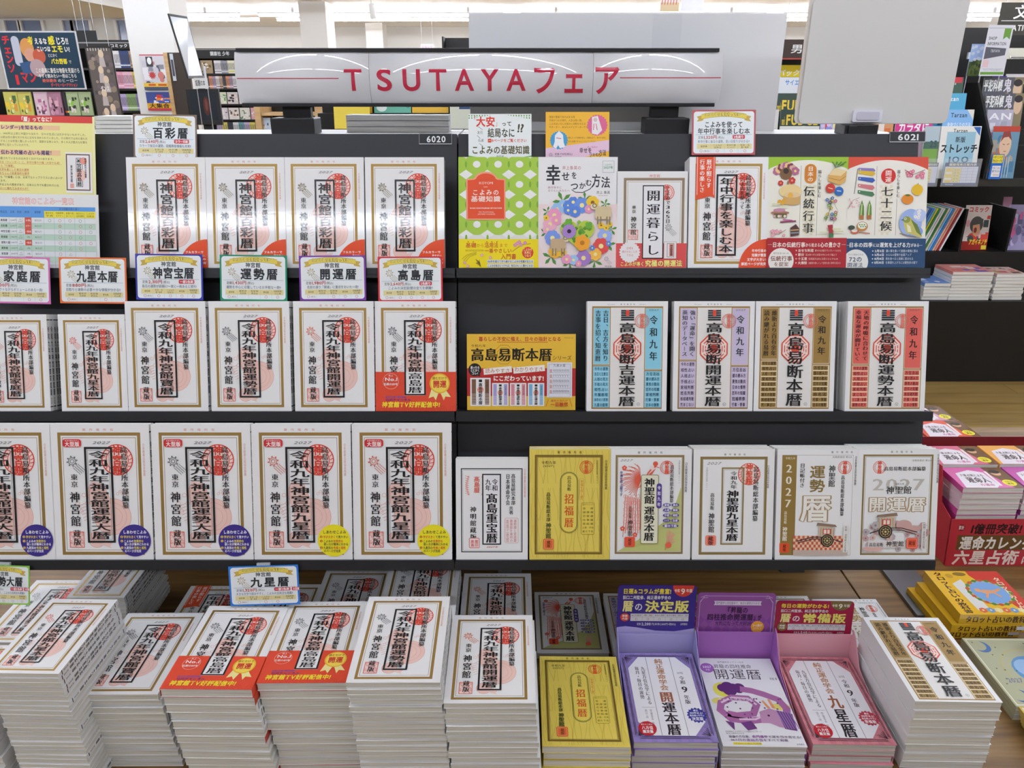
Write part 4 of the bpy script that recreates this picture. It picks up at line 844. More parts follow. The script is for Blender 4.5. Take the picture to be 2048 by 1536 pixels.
def d_table(s):
    s.map(-160, 752, 800, 1345)
    s.rect(-160, 752, 800, 1345, 'e8e8e6'); s.text('神宮館のこよみ一覧表', 118, 782, 606, 834, 'dd6a6a', 'B'); s.text('神宮館のこよみ一覧表', 119, 783, 605, 833, 'f3e8e4', 'n')
    s.rect(6, 852, 774, 940, '5c9ade')
    for i, (t, x0, x1) in enumerate((('商品名', 20, 76), ('定価', 98, 132), ('判型', 152, 190), ('刷色', 212, 252), ('運勢欄', 290, 340))): s.text(t, x0, 886, x1, 906, '2a3a5a')
    s.text('主な掲載内容の違い', 486, 858, 648, 878, '2a3a5a'); s.rect(368, 886, 774, 940, 'efe040')
    for i, t in enumerate(('最新命名字典', '冠婚葬祭のマナー', '家電や姓名について', '毎日の入出別運勢', 'こよみの活用法')): s.text(t[:4], 378 + 81 * i, 893, 440 + 81 * i, 910, '4a4420'); s.text(t[4:], 378 + 81 * i, 915, 440 + 81 * i, 932, '4a4420')
    names = ('高島暦', '百彩暦', '神宮宝暦', '開運暦', '運勢大暦', '運勢暦', '家庭暦', '九星暦', '九星本暦'); pr = ('2,640円', '2,640円', '2,310円', '1,980円', '1,980円', '1,430円', '1,100円', '1,320円', '880円')
    mk = ('OOOO ', ' o OO', ' OTOO', ' OOO ', ' OTOO', ' OTO ', ' OT  ', ' O OO', ' O   ')
    for r in range(9):
        y = 940 + 44.5 * r
        s.rect(6, y, 774, y + 44.5, 'bfd8c4' if r % 2 else 'e8eaea')
        s.text(names[r], 20, y + 13, 20 + 18 * len(names[r]), y + 32, '33363a', 'b'); s.text(pr[r], 95, y + 14, 148, y + 30, '5a5a5a'); s.text('A5', 168, y + 8, 186, y + 20, '5a5a5a'); s.text('256P', 160, y + 24, 194, y + 36, '5a5a5a'); s.text('毎日2行', 290, y + 14, 346, y + 30, '33363a')
        if r in (0, 1, 2, 4, 7): s.rect(212, y, 266, y + 44, 'd0503c'); s.text(('2色', 'カラー', '一部2色', '', '一部2色', '', '', '一部2色', '')[r], 218, y + 14, 260, y + 30, 'f6e4dc', 'b')
        else: s.text('1色', 226, y + 14, 254, y + 30, '5a5a5a')
        for i, m in enumerate(mk[r]):
            cx = 410 + 81 * i
            if m == 'O': s.ring(cx, y + 22, 12, 2.4, 'c06a5a' if (i + r) % 3 else '5a8a6a', n=16)
            if m == 'o': s.ring(cx, y + 22, 12, 2.4, 'c06a5a', n=16); s.ring(cx, y + 22, 7, 2.4, 'c06a5a', n=16)
            if m == 'T': s.line([(cx - 11, y + 31), (cx, y + 12), (cx + 11, y + 31), (cx - 11, y + 31)], 2, '8a6a5a')
    for x in (92, 150, 200, 264, 366, 448, 530, 611, 692): s.line([(x, 852), (x, 1340)], 1.5, '8aa098')
    for r in range(11): s.line([(6, 940 + 44.5 * r), (774, 940 + 44.5 * r)], 1.2, '8aa098')
# ------------------------------------------------------------------ room shell
M_CEIL = simple('ceiling_paint', 'f8f8f8', 0.8); M_WALL = simple('wall_paint', 'dcdad6', 0.8); M_WALLW = simple('pillar_paint', 'e6e4e0', 0.75)
M_FLOOR = wood('oak_floor', '977a44', '826633', 'a88c55', 0.4, 0.6, 0.14)
M_PLAT = wood('walnut_board', '77572e', '51381a', '917142', 0.42, 1.0)
M_BLACK = simple('black_metal', '1b1b1e', 0.45, 0.0, 0.4, 0.05, 300); M_CHAR = simple('charcoal_panel', '29292d', 0.5, 0.0, 0.4, 0.06, 400)
M_WHITE = simple('white_board', 'dfdedf', 0.5); M_LEDGE = simple('grey_ledge', 'd6d5d2', 0.5)
M_STEEL = simple('steel', 'c8c8ca', 0.3, 0.8)
M_TUBE = glowing('lamp_tube', 'e9f1ff', TUBE_POWER)
XL, XR, YB, YF = -9.5, 9.5, 19.5, -7.0
mb = MB(); mb.box(XL, XR, YF, YB, -0.1, 0, M_FLOOR); struct(mb, 'floor')
mb = MB(); mb.box(XL, XR, YF, YB, CEIL, CEIL + 0.1, M_CEIL); struct(mb, 'ceiling')
mb = MB(); mb.box(XL, XR, YB, YB + 0.1, 0, CEIL, M_WALL); struct(mb, 'wall_back')
mb = MB(); mb.box(XR, XR + 0.1, YF, YB, 0, CEIL, M_WALL); struct(mb, 'wall_right')
mb = MB(); mb.box(XL, XR, YF - 0.1, YF, 0, CEIL, M_WALL); struct(mb, 'wall_front')
# left wall with tall windows above the shelves
mb = MB(); mb.box(XL - 0.1, XL, YF, YB, 0, CEIL, M_WALL); struct(mb, 'wall_left')
# bulkhead wall at the far left with a row of windows
M_GLASS = simple('dusk_glass', '6f7c98', 0.15, 0, 0.6)
wy = 13.0; SOFF = 2.52
p0, p1 = at_y(-10, 60, wy), at_y(262, 60, wy)
mb = MB(); mb.box(XL, p1.x, wy, wy + 0.15, 0, CEIL, M_WALL); struct(mb, 'wall_left_window_side')
for i, (a, b) in enumerate(((16, 40), (49, 88), (131, 146), (152, 183), (238, 256))):
    x0, x1 = at_y(a, 60, wy).x, at_y(b, 60, wy).x
    z0, z1 = 1.75, SOFF - 0.03
    mb = MB(); t = 0.045
    mb.box(x0 - t, x0, wy - 0.06, wy, z0 - t, z1, M_WALLW); mb.box(x1, x1 + t, wy - 0.06, wy, z0 - t, z1, M_WALLW); mb.box(x0, x1, wy - 0.06, wy, z0 - t, z0, M_WALLW)
    mb.box(x0, x1, wy - 0.015, wy, z0, z1, M_GLASS)
    struct(mb, 'window_%d' % (i + 1))
# dropped ceiling bay on the left, over the window side
mb = MB(); mb.box(XL, -5.2, 8.2, wy + .14, SOFF, CEIL - .001, M_CEIL); struct(mb, 'ceiling_left_bay')
# pillars
def pillar(name, u0, u1, v, y, depth):
    x0, x1 = at_y(u0, v, y).x, at_y(u1, v, y).x
    m = MB(); m.box(x0, x1, y, y + depth, 0, CEIL, M_WALLW); m.box(x0 - .008, x1 + .008, y - .008, y + depth + .008, 0, .09, M_WHITE)
    struct(m, name); return x0, x1
PX0, PX1 = pillar('column_1', 250, 341, 40, 8.0, 0.45)
pillar('column_2', 600, 653, 50, 13.5, 0.6)
pillar('column_3', 731, 765, 60, 18.2, 0.6)
# ceiling luminaires: long tubes along x, row behind row through the shop
lamp_rows = [(-1.45, 4), (0.8, 4), (2.8, 4), (4.9, 4), (7.0, 4), (9.15, 4), (11.4, 4), (14.5, 4), (15.6, 4)]
ROWN = ('just behind the camera', 'above the book display', 'over the aisle beyond the display', 'over the middle of the shop', 'before the second aisle', 'over the second aisle', 'beyond the second aisle', 'second nearest the far wall', 'nearest the far wall')
lens_me = {}
for (y, n), rn in zip(lamp_rows, ROWN):
    for i in range(n):
        if i == 0 and 8.5 < y < 13: continue
        L = 4.2; x = (i - (n - 1) / 2) * 4.5
        t = thing('ceiling_light', 'long white tube light %s, %s of its row' % (rn, ('leftmost', 'second from left', 'third from left', 'rightmost')[i]), 'ceiling light', (x, y, CEIL), group='tube lights on the ceiling')
        if 'h' not in lens_me:
            m = MB(); m.box(-L / 2, L / 2, -0.016, 0.016, -0.105, -0.08, M_WHITE); m.box(-1.52, -1.48, -.01, .01, -.08, 0, M_WHITE); m.box(1.48, 1.52, -.01, .01, -.08, 0, M_WHITE); lens_me['h'] = m.mesh('housing')
            m = MB(); m.box(-L / 2 + .02, L / 2 - .02, -0.018, 0.018, -0.142, -0.106, M_TUBE); lens_me['t'] = m.mesh('tube')
        if 't2' not in lens_me:
            m = MB(); m.box(-L / 2 + .02, L / 2 - .02, -0.018, 0.018, -0.142, -0.106, glowing('lamp_tube_far', 'f2f5ff', TUBE_POWER * 2.6)); lens_me['t2'] = m.mesh('tube')
        put(lens_me['h'], 'housing', t); put(lens_me['t2' if y > 13 else 't'], 'tube', t)
t = thing('ceiling_light', 'unseen tube light added to brighten the dropped ceiling bay at left', 'ceiling light', (-7.3, 8.45, SOFF), group='tube lights on the ceiling')  # added lamp out of view, brightens the underside of the dropped bay
put(lens_me['h'], 'housing', t); put(lens_me['t2'], 'tube', t)
# ------------------------------------------------------------------ display platform
PZ = 0.485
t = thing('display_platform', 'low brown wood grain platform the book display and piles stand on', 'platform', (0, 0, 0))
seam_x = 0.79
sx0 = at_z(1675, 1130, PZ).x
for x0, x1 in ((-2.1, sx0 - .0015), (sx0 + .0015, 2.6)):
    m = MB(); m.box(x0, x1, 0.93, 2.42, PZ - 0.03, PZ, M_PLAT); m.build('table_top', t, 0.002)
m = MB(); m.box(-2.08, 2.58, 0.96, 2.40, 0.08, PZ - 0.0305, M_PLAT); m.build('cabinet_body', t)
m = MB(); m.box(-2.0, 2.5, 1.02, 2.34, 0.0, 0.0795, M_BLACK); m.build('plinth', t)
# ------------------------------------------------------------------ the two stepped display racks
TILT = math.radians(17)
EV = Vector((0, math.sin(TILT), math.cos(TILT))); NV = Vector((0, -math.cos(TILT), math.sin(TILT)))
ROTX = math.pi / 2 - TILT
LIP = {1: Vector((0, 1.404, 1.279)), 2: Vector((0, 1.298, 1.0335)), 3: Vector((0, 1.19, 0.782))}
SH_D = 0.075
RX0, RXM, RX1 = -1.004, -0.105, 0.781
PAN_H = {1: 0.262, 2: 0.2525, 3: 0.2585}
def rack(x0, x1, label, num):
    t = thing('display_rack', label, 'rack', ((x0 + x1) / 2, 1.62, PZ))
    o = Vector((0, 1.62, PZ))
    for k in (1, 2, 3):
        a = LIP[k] - o; b = a - NV * SH_D
        m = MB(); h = (x1 - x0) / 2 - .0015; th = EV * -0.011
        m.slab([Vector((s * h, 0, 0)) + q for s, q in ((-1, a), (1, a), (1, b), (-1, b))], th, M_BLACK)
        sh = m.build('shelf', t); m = MB()
        m.slab([Vector((s * h, 0, 0)) + q for s, q in ((-1, a - NV * .001 - EV * .011), (1, a - NV * .001 - EV * .011), (1, a - NV * .010 - EV * .011), (-1, a - NV * .010 - EV * .011))], EV * -0.007, M_BLACK)
        m.build('front_lip', sh)
        m = MB(); c = b + NV * .001; d = c + EV * PAN_H[k]
        m.slab([Vector((s * h + (.006 if s > 0 and x1 > 0 else 0), 0, 0)) + q for s, q in ((-1, c), (1, c), (1, d), (-1, d))], NV * -0.012, M_CHAR)
        m.build('back_panel', t)
    top = LIP[1] - o - NV * (SH_D + .011) + EV * PAN_H[1]
    m = MB(); m.box(-h, h, top.y + .001, top.y + .2, top.z - .016, top.z + .0, M_LEDGE); m.build('top_ledge', t)
    m = MB(); m.box(-h, h, .045, .057, .012, top.z - .0165, M_BLACK); m.build('rear_panel', t)
    for s in (-1, 1):
        m = MB(); m.box(s * (h - .03) - .02, s * (h - .03) + .02, .0, .04, .012, top.z - .017, M_BLACK)
        for k in (1, 2, 3):
            q = LIP[k] - o - NV * .062 - EV * .013
            m.box(s * (h - .03) - .012, s * (h - .03) + .012, q.y - .0, .001, q.z - .022, q.z - .002, M_BLACK)
        m.build('post', t)
        m = MB(); m.box(s * (h - .03) - .03, s * (h - .03) + .03, -.02, .2, .0005, .011, M_BLACK); m.build('foot', t)
    for u in ((575, 1) if x0 < -.5 else (1020, 1585)):
        if u == 1: continue
        x = at_y(u, 1128, 1.2).x - t.location.x; q = LIP[3] - o - EV * .0185 - NV * .012
        m = MB(); m.slab([Vector((x + s * .022, 0, 0)) + p for s, p in ((-1, q), (1, q), (1, q - NV * .05), (-1, q - NV * .05))], EV * -.008, M_BLACK); m.build('bracket', t)
    u0, u1, v0, v1 = num[1]
    pp = LIP[1] - NV * SH_D + NV * .0015; s0 = at_plane(u0, v0, pp, NV); s1 = at_plane(u1, v1, pp, NV)
    w = s1.x - s0.x; hh = (s0 - s1).dot(EV)
    s = Sheet(w, hh, .001, 'c'); s.map(0, 0, 100, 100); s.box(-w / 2, w / 2, 0, hh, -.001, .001, M_BLACK)
    s.frame(0, 0, 100, 100, 1.5, '8a8a8c'); s.rect(1, 92, 99, 99, 'b8b8ba'); s.text(num[0], 22, 13, 82, 86, 'e6e6e6', 'b')
    q = s.build('number_plate', t); q['label'] = 'black number plate reading ' + num[0]
    q.location = Vector(((s0.x + s1.x) / 2, s1.y, s1.z)) - t.location; q.rotation_euler = (ROTX, 0, 0)
    return t
rack(RX0, RXM, 'black stepped book rack with number plate 6020, under the long sign', ('6020', (838, 904, 267, 289)))
rack(RXM, RX1, 'black stepped book rack with number plate 6021, under the white board', ('6021', (1779, 1850, 263, 285)))
TOPZ = LIP[1].z - NV.z * (SH_D + .011) + EV.z * PAN_H[1]; TOPY = LIP[1].y - NV.y * (SH_D + .011) + EV.y * PAN_H[1]
# ------------------------------------------------------------------ books
M_PAGES = pages(); M_PAGESG = pages('page_edges_grey', 'dedbd6', 'b4b0aa'); M_COVER = ink('f3f2f2', 'p')
ORD = ['first', 'second', 'third', 'fourth', 'fifth', 'sixth', 'seventh', 'eighth', 'ninth', 'tenth', 'eleventh', 'twelfth', 'thirteenth', 'fourteenth', 'fifteenth', 'sixteenth', 'seventeenth', 'eighteenth', 'nineteenth']
for _t, _o in (('twenty', 'twentieth'), ('thirty', 'thirtieth'), ('forty', 'fortieth'), ('fifty', 'fiftieth'), ('sixty', 'sixtieth'), ('seventy', 'seventieth')): ORD += [_o] + ['%s-%s' % (_t, q) for q in ORD[:9]]
CACHE = {}
CT = 0.0005
def cover_mesh(key, W, H, T, base='f3f2f2', draw=None, kind='p', spine=None, side='r'):
    k = ('c', key, W, H, T)
    if k in CACHE: return CACHE[k]
    s = Sheet(W, H, T + 1e-5, kind); m = s.M(base)
    s.box(-W / 2, W / 2, 0, H, T - CT, T, m); s.box(-W / 2, W / 2, 0, H, 0, CT, m)
    sx = 1 if side == 'r' else -1
    a, b = sorted((sx * W / 2, sx * (W / 2 - CT))); s.box(a, b, 0, H, CT, T - CT, m)
    if draw: draw(s)
    if spine:
        q = Sheet(T, H, 2e-5, 'p'); q.map(0, 0, 100, 100)
        if callable(spine): spine(q)
        else:
            q.rect(0, 5.2, 100, 6.2, BK); q.rect(0, 95, 100, 96, BK)
            q.text(spine, 18, 12, 82, 84, BK, 'b', v=True, fill=.9); q.text('神宮館', 30, 86, 70, 93, BK, 'n', v=True)
        for f, mi in zip(q.f, q.mi): s.f.append(tuple(i + len(s.v) for i in f)); s.mi.append(s.slot(q.m[mi])); s.sm.append(False)
        s.v += [(sx * (W / 2 + z), y, T / 2 - sx * x) for x, y, z in q.v]
    CACHE[k] = s.mesh('cover')
    return CACHE[k]
def pages_mesh(W, H, T, side='r', mat=None, warp=0.0):
    k = ('p', W, H, T, side, mat)
    if k in CACHE: return CACHE[k]
    m = MB(); sx = 1 if side == 'r' else -1
    a, b = sorted((sx * (W / 2 - CT - 1e-5), -sx * (W / 2 - .0009))); m.box(a, b, .0009, H - .0009, CT + 1e-5, T - CT - 1e-5, mat or M_PAGES)
    CACHE[k] = m.mesh('page_block')
    return CACHE[k]
def book(name, label, cat, W, H, T, cov, loc, rot, group=None, side='r', pmat=None):
    t = thing(name, label, cat, loc, rot, group)
    put(cov, 'cover', t); put(pages_mesh(W, H, T, side, pmat), 'page_block', t)
    return t
def band_part(t, W, H, T, tail):
    """red paper band round the lower part of a book"""
    k = ('band', W, H, T)
    if k not in CACHE:
        h = H * .36; s = Sheet(W, h, T + .0016); m = s.M('dd4a30'); e = .0003
        s.box(-W / 2 - e, W / 2 + e, 0, h, T + .0012, T + .0015, m); s.box(W / 2 + 5e-5, W / 2 + e, 0, h, -.0003, T + .0012, m); s.box(-W / 2 - e, -W / 2 - 5e-5, 0, h, -.0003, T + .0012, m)
        d_band(tail)(s); CACHE[k] = s.mesh('paper_band')
    o = put(CACHE[k], 'paper_band', t); o['label'] = 'red printed paper band'
def row_pt(r, u, v, back=0.0):
    p = LIP[r] - NV * (.004 + back)
    return at_plane(u, v, p, NV)
ROWV = {1: 537, 2: 823, 3: 1118}
def shelf_books(r, uc, W, H, T, key, draw, copies, label, short, name='almanac_book', cat='book', base='f3f2f2', kind='p', spine=None, side='r', group=None, yaw=0.0, band=None, plain=None, back_group=None):
    """a book facing out on rack tier r with further copies of it behind"""
    x = row_pt(r, uc, ROWV[r]).x
    rest = LIP[r] + EV * .0006
    first = None
    for i in range(copies):
        off = .003 + (T + (.0016 if not band or i else .0022)) * (i + 1)
        dx = 0 if i == 0 else rnd.uniform(-.0012, .0012)
        loc = Vector((x + dx, 0, 0)) + rest - NV * off
        if i == 0:
            cm = cover_mesh(key, W, H, T, base, draw, kind, spine, side); lb = label
        else:
            cm = cover_mesh((plain or key) + '_plain', W, H, T, base, None, kind, spine, side); lb = '%s copy of the %s' % (('', 'second', 'third', 'fourth', 'fifth')[i], short)
        t = book(name, lb, cat, W, H, T, cm, loc, (ROTX, 0, yaw if i == 0 else yaw + rnd.uniform(-.004, .004)), group, side)
        if band and i == 0: band_part(t, W, H, T, band)
        first = first or t
    return first
A5 = (.148, .203)
# --- tier 1, left unit: four glossy copies
for i, (u, lb) in enumerate(((338, 'glossy white almanac directly below the brown-edged price card'), (495, 'glossy white almanac behind the green-edged price card'), (652, 'glossy white almanac behind the purple-edged price card'), (811, 'glossy white almanac behind the red-edged price card'))):
    shelf_books(1, u, .146, .2025, .011, 'hyakusai', d_shrine('神宮館百彩暦', corner=1, box=(37.5, 20, 63, 85)), 3, lb, ('glossy almanac under the brown-edged card', 'glossy almanac behind the green-edged card', 'glossy almanac behind the purple-edged card', 'glossy almanac behind the red-edged card')[i], kind='g', group='glossy white almanacs on the top tier')
# --- tier 1, right unit
shelf_books(1, 997, *A5, .012, 'koyomi', d_koyomi, 2, 'green book with white dots, orange title panel and yellow band', 'green dotted book', 'guide_book', base='e9e7e0', kind='p')
shelf_books(1, 1154, *A5, .012, 'happy', d_happy, 2, 'pale pink book with a flower wreath and clover heart', 'flower wreath book', 'guide_book', base='f0eeee')
shelf_books(1, 1302, .132, .177, .011, 'luck', d_luck, 2, 'small white almanac with red bottom band and starburst', 'small red-based almanac', base='edebea')
shelf_books(1, 1455, *A5, .014, 'yearly', d_shrine('年中行事を楽しむ本', corner=2, ribbon=True, box=(34, 15.5, 60, 89), sub='こよみを使って'), 3, 'white almanac with orange-red ribbon at its top left corner', 'orange-ribboned almanac', side='l')
shelf_books(1, 1611, *A5, .013, 'events', d_events, 2, 'cream book with green arch on top and dark red base', 'green-arched cream book', 'guide_book', base='f0ece0', side='l')
shelf_books(1, 1769, *A5, .013, 'seasons', d_seasons, 3, 'cream book with red arch on top and dark blue base', 'red-arched cream book', 'guide_book', base='f0ece0', side='l')
# --- tier 2, left unit
shelf_books(2, 35, .123, .179, .0085, 'family', d_shrine('令和九年神宮館家庭暦', icon='d0604a'), 4, 'small white almanac below the pink-edged price card', 'small almanac below the pink-edged card', spine='令和九年神宮館家庭暦')
shelf_books(2, 190, .123, .179, .0085, 'ninebook', d_shrine('令和九年神宮館九星本暦', icon='e0604a'), 2, 'small white almanac below the orange-edged price card', 'small almanac below the orange-edged card', spine='令和九年神宮館九星本暦')
shelf_books(2, 337, *A5, .011, 'treasure', d_shrine('令和九年神宮館寳暦', icon='5a5a60'), 2, 'white almanac below the blue-edged price card, no band', 'almanac below the blue-edged card', spine='令和九年神宮館寳暦')
shelf_books(2, 503, *A5, .011, 'fate', d_shrine('令和九年神宮館運勢暦', icon='5a5a60'), 2, 'white almanac below the green-edged price card, no band', 'almanac below the green-edged card', spine='令和九年神宮館運勢暦')
shelf_books(2, 670, *A5, .011, 'open', d_shrine('令和九年神宮館開運暦', icon='e0704a'), 2, 'white almanac below the purple-edged price card, no band', 'almanac below the purple-edged card', spine='令和九年神宮館開運暦')
shelf_books(2, 832, *A5, .013, 'taka', d_shrine('令和九年神宮館高島暦', icon='5a5a60'), 2, 'white almanac with red band standing on the middle tier', 'red-banded almanac on the rack', spine='令和九年神宮館高島暦', band='高島暦')
# --- tier 2, right unit: four of one series
RL = ('今年の運勢', '吉日と注意日', '人相の見方', '手相の見方', '相性占い', '年盤座相', '本年の八将神', '九星の説明'); RR = ('方位吉凶', '暦の読み方', '景気の動向', '厄年の知識', '家相判断', '行事・祭事', '日本の情勢')
shelf_books(2, 1253, *A5, .011, 't_blue', d_takashima('高島易断吉運本暦', '8fd0e6', ('吉日、吉方を知り', '吉事を招く知恵暦'), RL, RR), 2, 'white almanac with sky blue side columns and red octagon', 'sky blue almanac', side='l')
shelf_books(2, 1425, *A5, .011, 't_lilac', d_takashima('高島易断開運本暦', 'cfc2de', ('強い「運命」を開く', '英知のデータベース'), ('今年の運勢', '相性占い', '人相占い', '手相占い', '家相判断', '姓名判断', '株相場判断', '咒まじない'), ('方位吉凶', '暦の読み方', '景気の動向', '日本の情勢', '厄年の知識', '冠婚葬祭', '行事・祭事'), yl=53, yr=58, ink_row='3a3040'), 2, 'white almanac with pale lilac side columns on the middle tier', 'pale lilac almanac', side='l')
BROWN = d_takashima('高島易断本暦', '9a7a40', ('維新より百有余年', '読み継がれる易暦'), ('今年の運勢', '相性占い', '人相・手相', '家相判断', '風水家相学', '姓名判断', '樹木の陰陽', '株相場判断', '咒・夢占い'), ('方位吉凶', '暦の読み方', '景気の動向', '厄年の知識', '冠婚葬祭', '命名法', '行事・祭事', '日本の情勢'), '1f1a14', True, yl=52.5, yr=56.5, t0=19, ink_row='241a10')
shelf_books(2, 1587, *A5, .0165, 't_brown', BROWN, 2, 'white almanac with bronze brown columns standing on the middle tier', 'bronze almanac on the rack', side='l')
shelf_books(2, 1769, *A5, .011, 't_coral', d_takashima('高島易断運勢本暦', 'e0665c', ('天地の呼吸に合わせて', '幸福な運命が開けていく'), ('今年の運勢', '相性占い', '人相占い', '手相占い', '家相判断', 'まじない', 'くじ運・金運', '運勢の見方'), ('方位吉凶', '暦の読み方', '景気の動向', '厄年の知識', '株相場判断', '行事・祭事', '日本の情勢'), '2a1614', True, yl=57, yr=61, ink_row='4a1214'), 5, 'white almanac with coral red columns at the rack\'s outer end', 'coral red almanac', side='l')
# --- tier 3, left unit: five large almanacs
PUR = ('3a2c80', 'ffffff', 'f6e24a', 'e8c83a'); YEL = ('f0e226', '3a3a34', 'd0402a', 'c0402a'); B5 = (.181, .2515)
for i, (u, ttl, st, lb, ic, sh) in enumerate(((14, '令和九年神宮館運勢大暦', PUR, 'large white almanac with purple sticker, cut by the left picture edge', '5a5a60', 'large purple-stickered almanac at the picture edge'), (209, '令和九年神宮館運勢大暦', PUR, 'large white almanac with purple sticker, between two with purple stickers', '5a5a60', 'middle large purple-stickered almanac'), (409, '令和九年神宮館運勢大暦', PUR, 'large white almanac with purple sticker, next to a yellow-stickered one', '5a5a60', 'large purple-stickered almanac beside the yellow'), (607, '令和九年神宮館九星暦', YEL, 'large white almanac with yellow sticker, next to a purple-stickered one', 'd0604a', 'large yellow-stickered almanac beside the purple'), (806, '令和九年神宮館九星暦', YEL, 'large white almanac with yellow sticker, at the end beside the small black-framed one', 'd0604a', 'large yellow-stickered almanac at the row\'s end'))):
    shelf_books(3, u, *B5, .0095, 'big%d' % (i > 2), d_shrine(ttl, True, ic, st, box=(34, 16.5, 62.3, 87.3)), 2, lb, sh, spine=ttl, plain='big', group='large almanacs on the bottom tier')
# --- tier 3, right unit
shelf_books(3, 984, .132, .188, .010, 'jewel', d_jewel, 2, 'small white almanac with a black frame on the bottom tier', 'small black-framed almanac', side='l')
shelf_books(3, 1139, .148, .206, .015, 'yellow', d_yellow, 2, 'yellow wood-grain almanac standing on the bottom tier', 'yellow almanac on the rack', base='e8d060', side='l')
shelf_books(3, 1300, .148, .206, .015, 'phoenix', d_phoenix, 2, 'white almanac with red phoenix and green corner on the bottom tier', 'red phoenix almanac on the rack', side='l')
shelf_books(3, 1464, .148, .206, .015, 'ninestar', d_ninestar, 3, 'white almanac with gold double frame beside the phoenix one', 'gold double-framed almanac', side='l')
shelf_books(3, 1630, .148, .206, .014, 'diary', d_diary, 3, 'white almanac with gold 2027 strip and ox cart', 'gold strip almanac', side='l')
shelf_books(3, 1790, .148, .206, .014, 'fortune', d_fortune, 4, 'white almanac with large grey 2027 and ox cart over flowers', 'grey 2027 almanac', side='l')
# ------------------------------------------------------------------ piles on the platform
def pile(name, cat, cx, y0, top, n, W, H, key, draw, label, short, base='f3f2f2', spine=None, yaw=0.0, jit=.0022, band=None, z0=PZ, lean=(0, 0), pmat=None, kind='p', plain=None, extra_cov=None, side='r'):
    """n copies lying on one another from z0 to top; the front edge of the top one at y0"""
    pitch = (top - z0) / n; T = pitch - .0011
    g = ('copies in the pile of the ' + short)
    for i in range(n):
        z = z0 + .0003 + pitch * i; f = (n - 1 - i) / max(n - 1, 1)
        j = 0 if i == n - 1 else 1
        x = cx + j * rnd.uniform(-jit, jit) + lean[0] * f; y = y0 + j * rnd.uniform(-jit, jit) + lean[1] * f
        rz = yaw + j * rnd.uniform(-.007, .007)
        T2 = T - (.0012 if (band and i == n - 1) else 0)
        sd = 'l' if (spine and n - 1 - i > 4 and (n - 1 - i) % 6 != 0) else side
        if i == n - 1: cm = cover_mesh(key, W, H, T2, base, draw, kind, spine, side); lb = label
        else: cm = cover_mesh((plain or key) + '_plain' + sd, W, H, T2, base, None, kind, spine, sd); lb = '%s book down in the pile of %s' % (ORD[n - 1 - i], short)
        t = book(name, lb, cat, W, H, T2, cm, (x, y, z), (0, 0, rz), g, sd, pmat)
        if band and i == n - 1: band_part(t, W, H, T2, band)
        if band and 0 < n - 1 - i and (n - 1 - i) % 5 == 1:
            k = ('bandedge', W, H, T2)
            if k not in CACHE:
                m = MB(); q = ink('c8432c', 'p'); h = H * .36; m.box(W / 2 + 5e-5, W / 2 + .0003, 0, h, -.0003, T2 + .0003, q); m.box(-W / 2 - .0003, W / 2 + .0003, 0, h, T2 + 5e-5, T2 + .0003, q); CACHE[k] = m.mesh('paper_band')
            put(CACHE[k], 'paper_band', t)['label'] = 'red printed paper band'
NB = d_shrine('令和九年神宮館九星本暦', icon='e0604a'); TR = d_shrine('令和九年神宮館寳暦', icon='5a5a60'); TK = d_shrine('令和九年神宮館高島暦', icon='5a5a60'); FT = d_shrine('令和九年神宮館運勢暦', icon='5a5a60'); OP = d_shrine('令和九年神宮館開運暦', icon='e0704a')
KT = '令和九年神宮館'
A = 'almanac_book'
pile(A, 'book', -.773, .953, .736, 26, .120, .186, 'ninebook', NB, 'small white almanac on top of the tallest front pile at left', 'tall leftmost small almanacs', spine=KT + '九星本暦', yaw=-.02, lean=(.012, .004), jit=.002)
pile(A, 'book', -.665, .9985, .650, 12, .146, .212, 'treasure', TR, 'white almanac with plain gold frame, top of the second pile', 'low white almanacs left of the red bands', spine=KT + '寳暦', yaw=.006, lean=(.016, .004))
pile(A, 'book', -.488, .955, .702, 13, .147, .210, 'taka', TK, 'white almanac with red band, top of the left red-banded pile', 'left red-banded almanacs', spine=KT + '高島暦', yaw=-.012, lean=(.02, .006), band='高島暦')
pile(A, 'book', -.339, .971, .700, 13, .146, .210, 'taka', TK, 'white almanac with red band, top of the right red-banded pile', 'right red-banded almanacs', spine=KT + '高島暦', yaw=.01, lean=(.02, .006), band='高島暦')
pile(A, 'book', -.184, .931, .738, 21, .146, .213, 'fate', FT, 'white almanac topping the highest pile right of the red bands', 'high white almanacs right of the red bands', spine=KT + '運勢暦', yaw=.004, lean=(.014, .006))
pile(A, 'book', -.035, .930, .698, 18, .145, .213, 'open', OP, 'white almanac topping the pile left of the yellow almanac pile', 'white almanacs beside the yellow pile', spine=KT + '開運暦', yaw=.002, lean=(.012, .006))
pile(A, 'book', .123, .956, .580, 6, .146, .214, 'yellow', d_yellow, 'yellow wood-grain almanac lying on top of its pile', 'yellow almanacs', base='e8d060', yaw=-.012, plain='yellow', side='l', lean=(.002, 0))
pile(A, 'book', .278, .982, .562, 5, .143, .218, 'pure_v', d_pure('開運本暦', '9a86c4', '9080bc', '3a3a90', '決定版'), 'violet almanac with white octagon lying in the lavender display box', 'violet almanacs', base='9a86c4', plain='pv', yaw=-.01, side='l', pmat=M_PAGESG)
pile(A, 'book', .4335, .990, .544, 4, .144, .216, 'dragon', d_dragon, 'white almanac with a purple dragon drawing, lying in a box', 'purple dragon almanacs', base='efedf1', yaw=-.015, side='l', pmat=M_PAGESG)
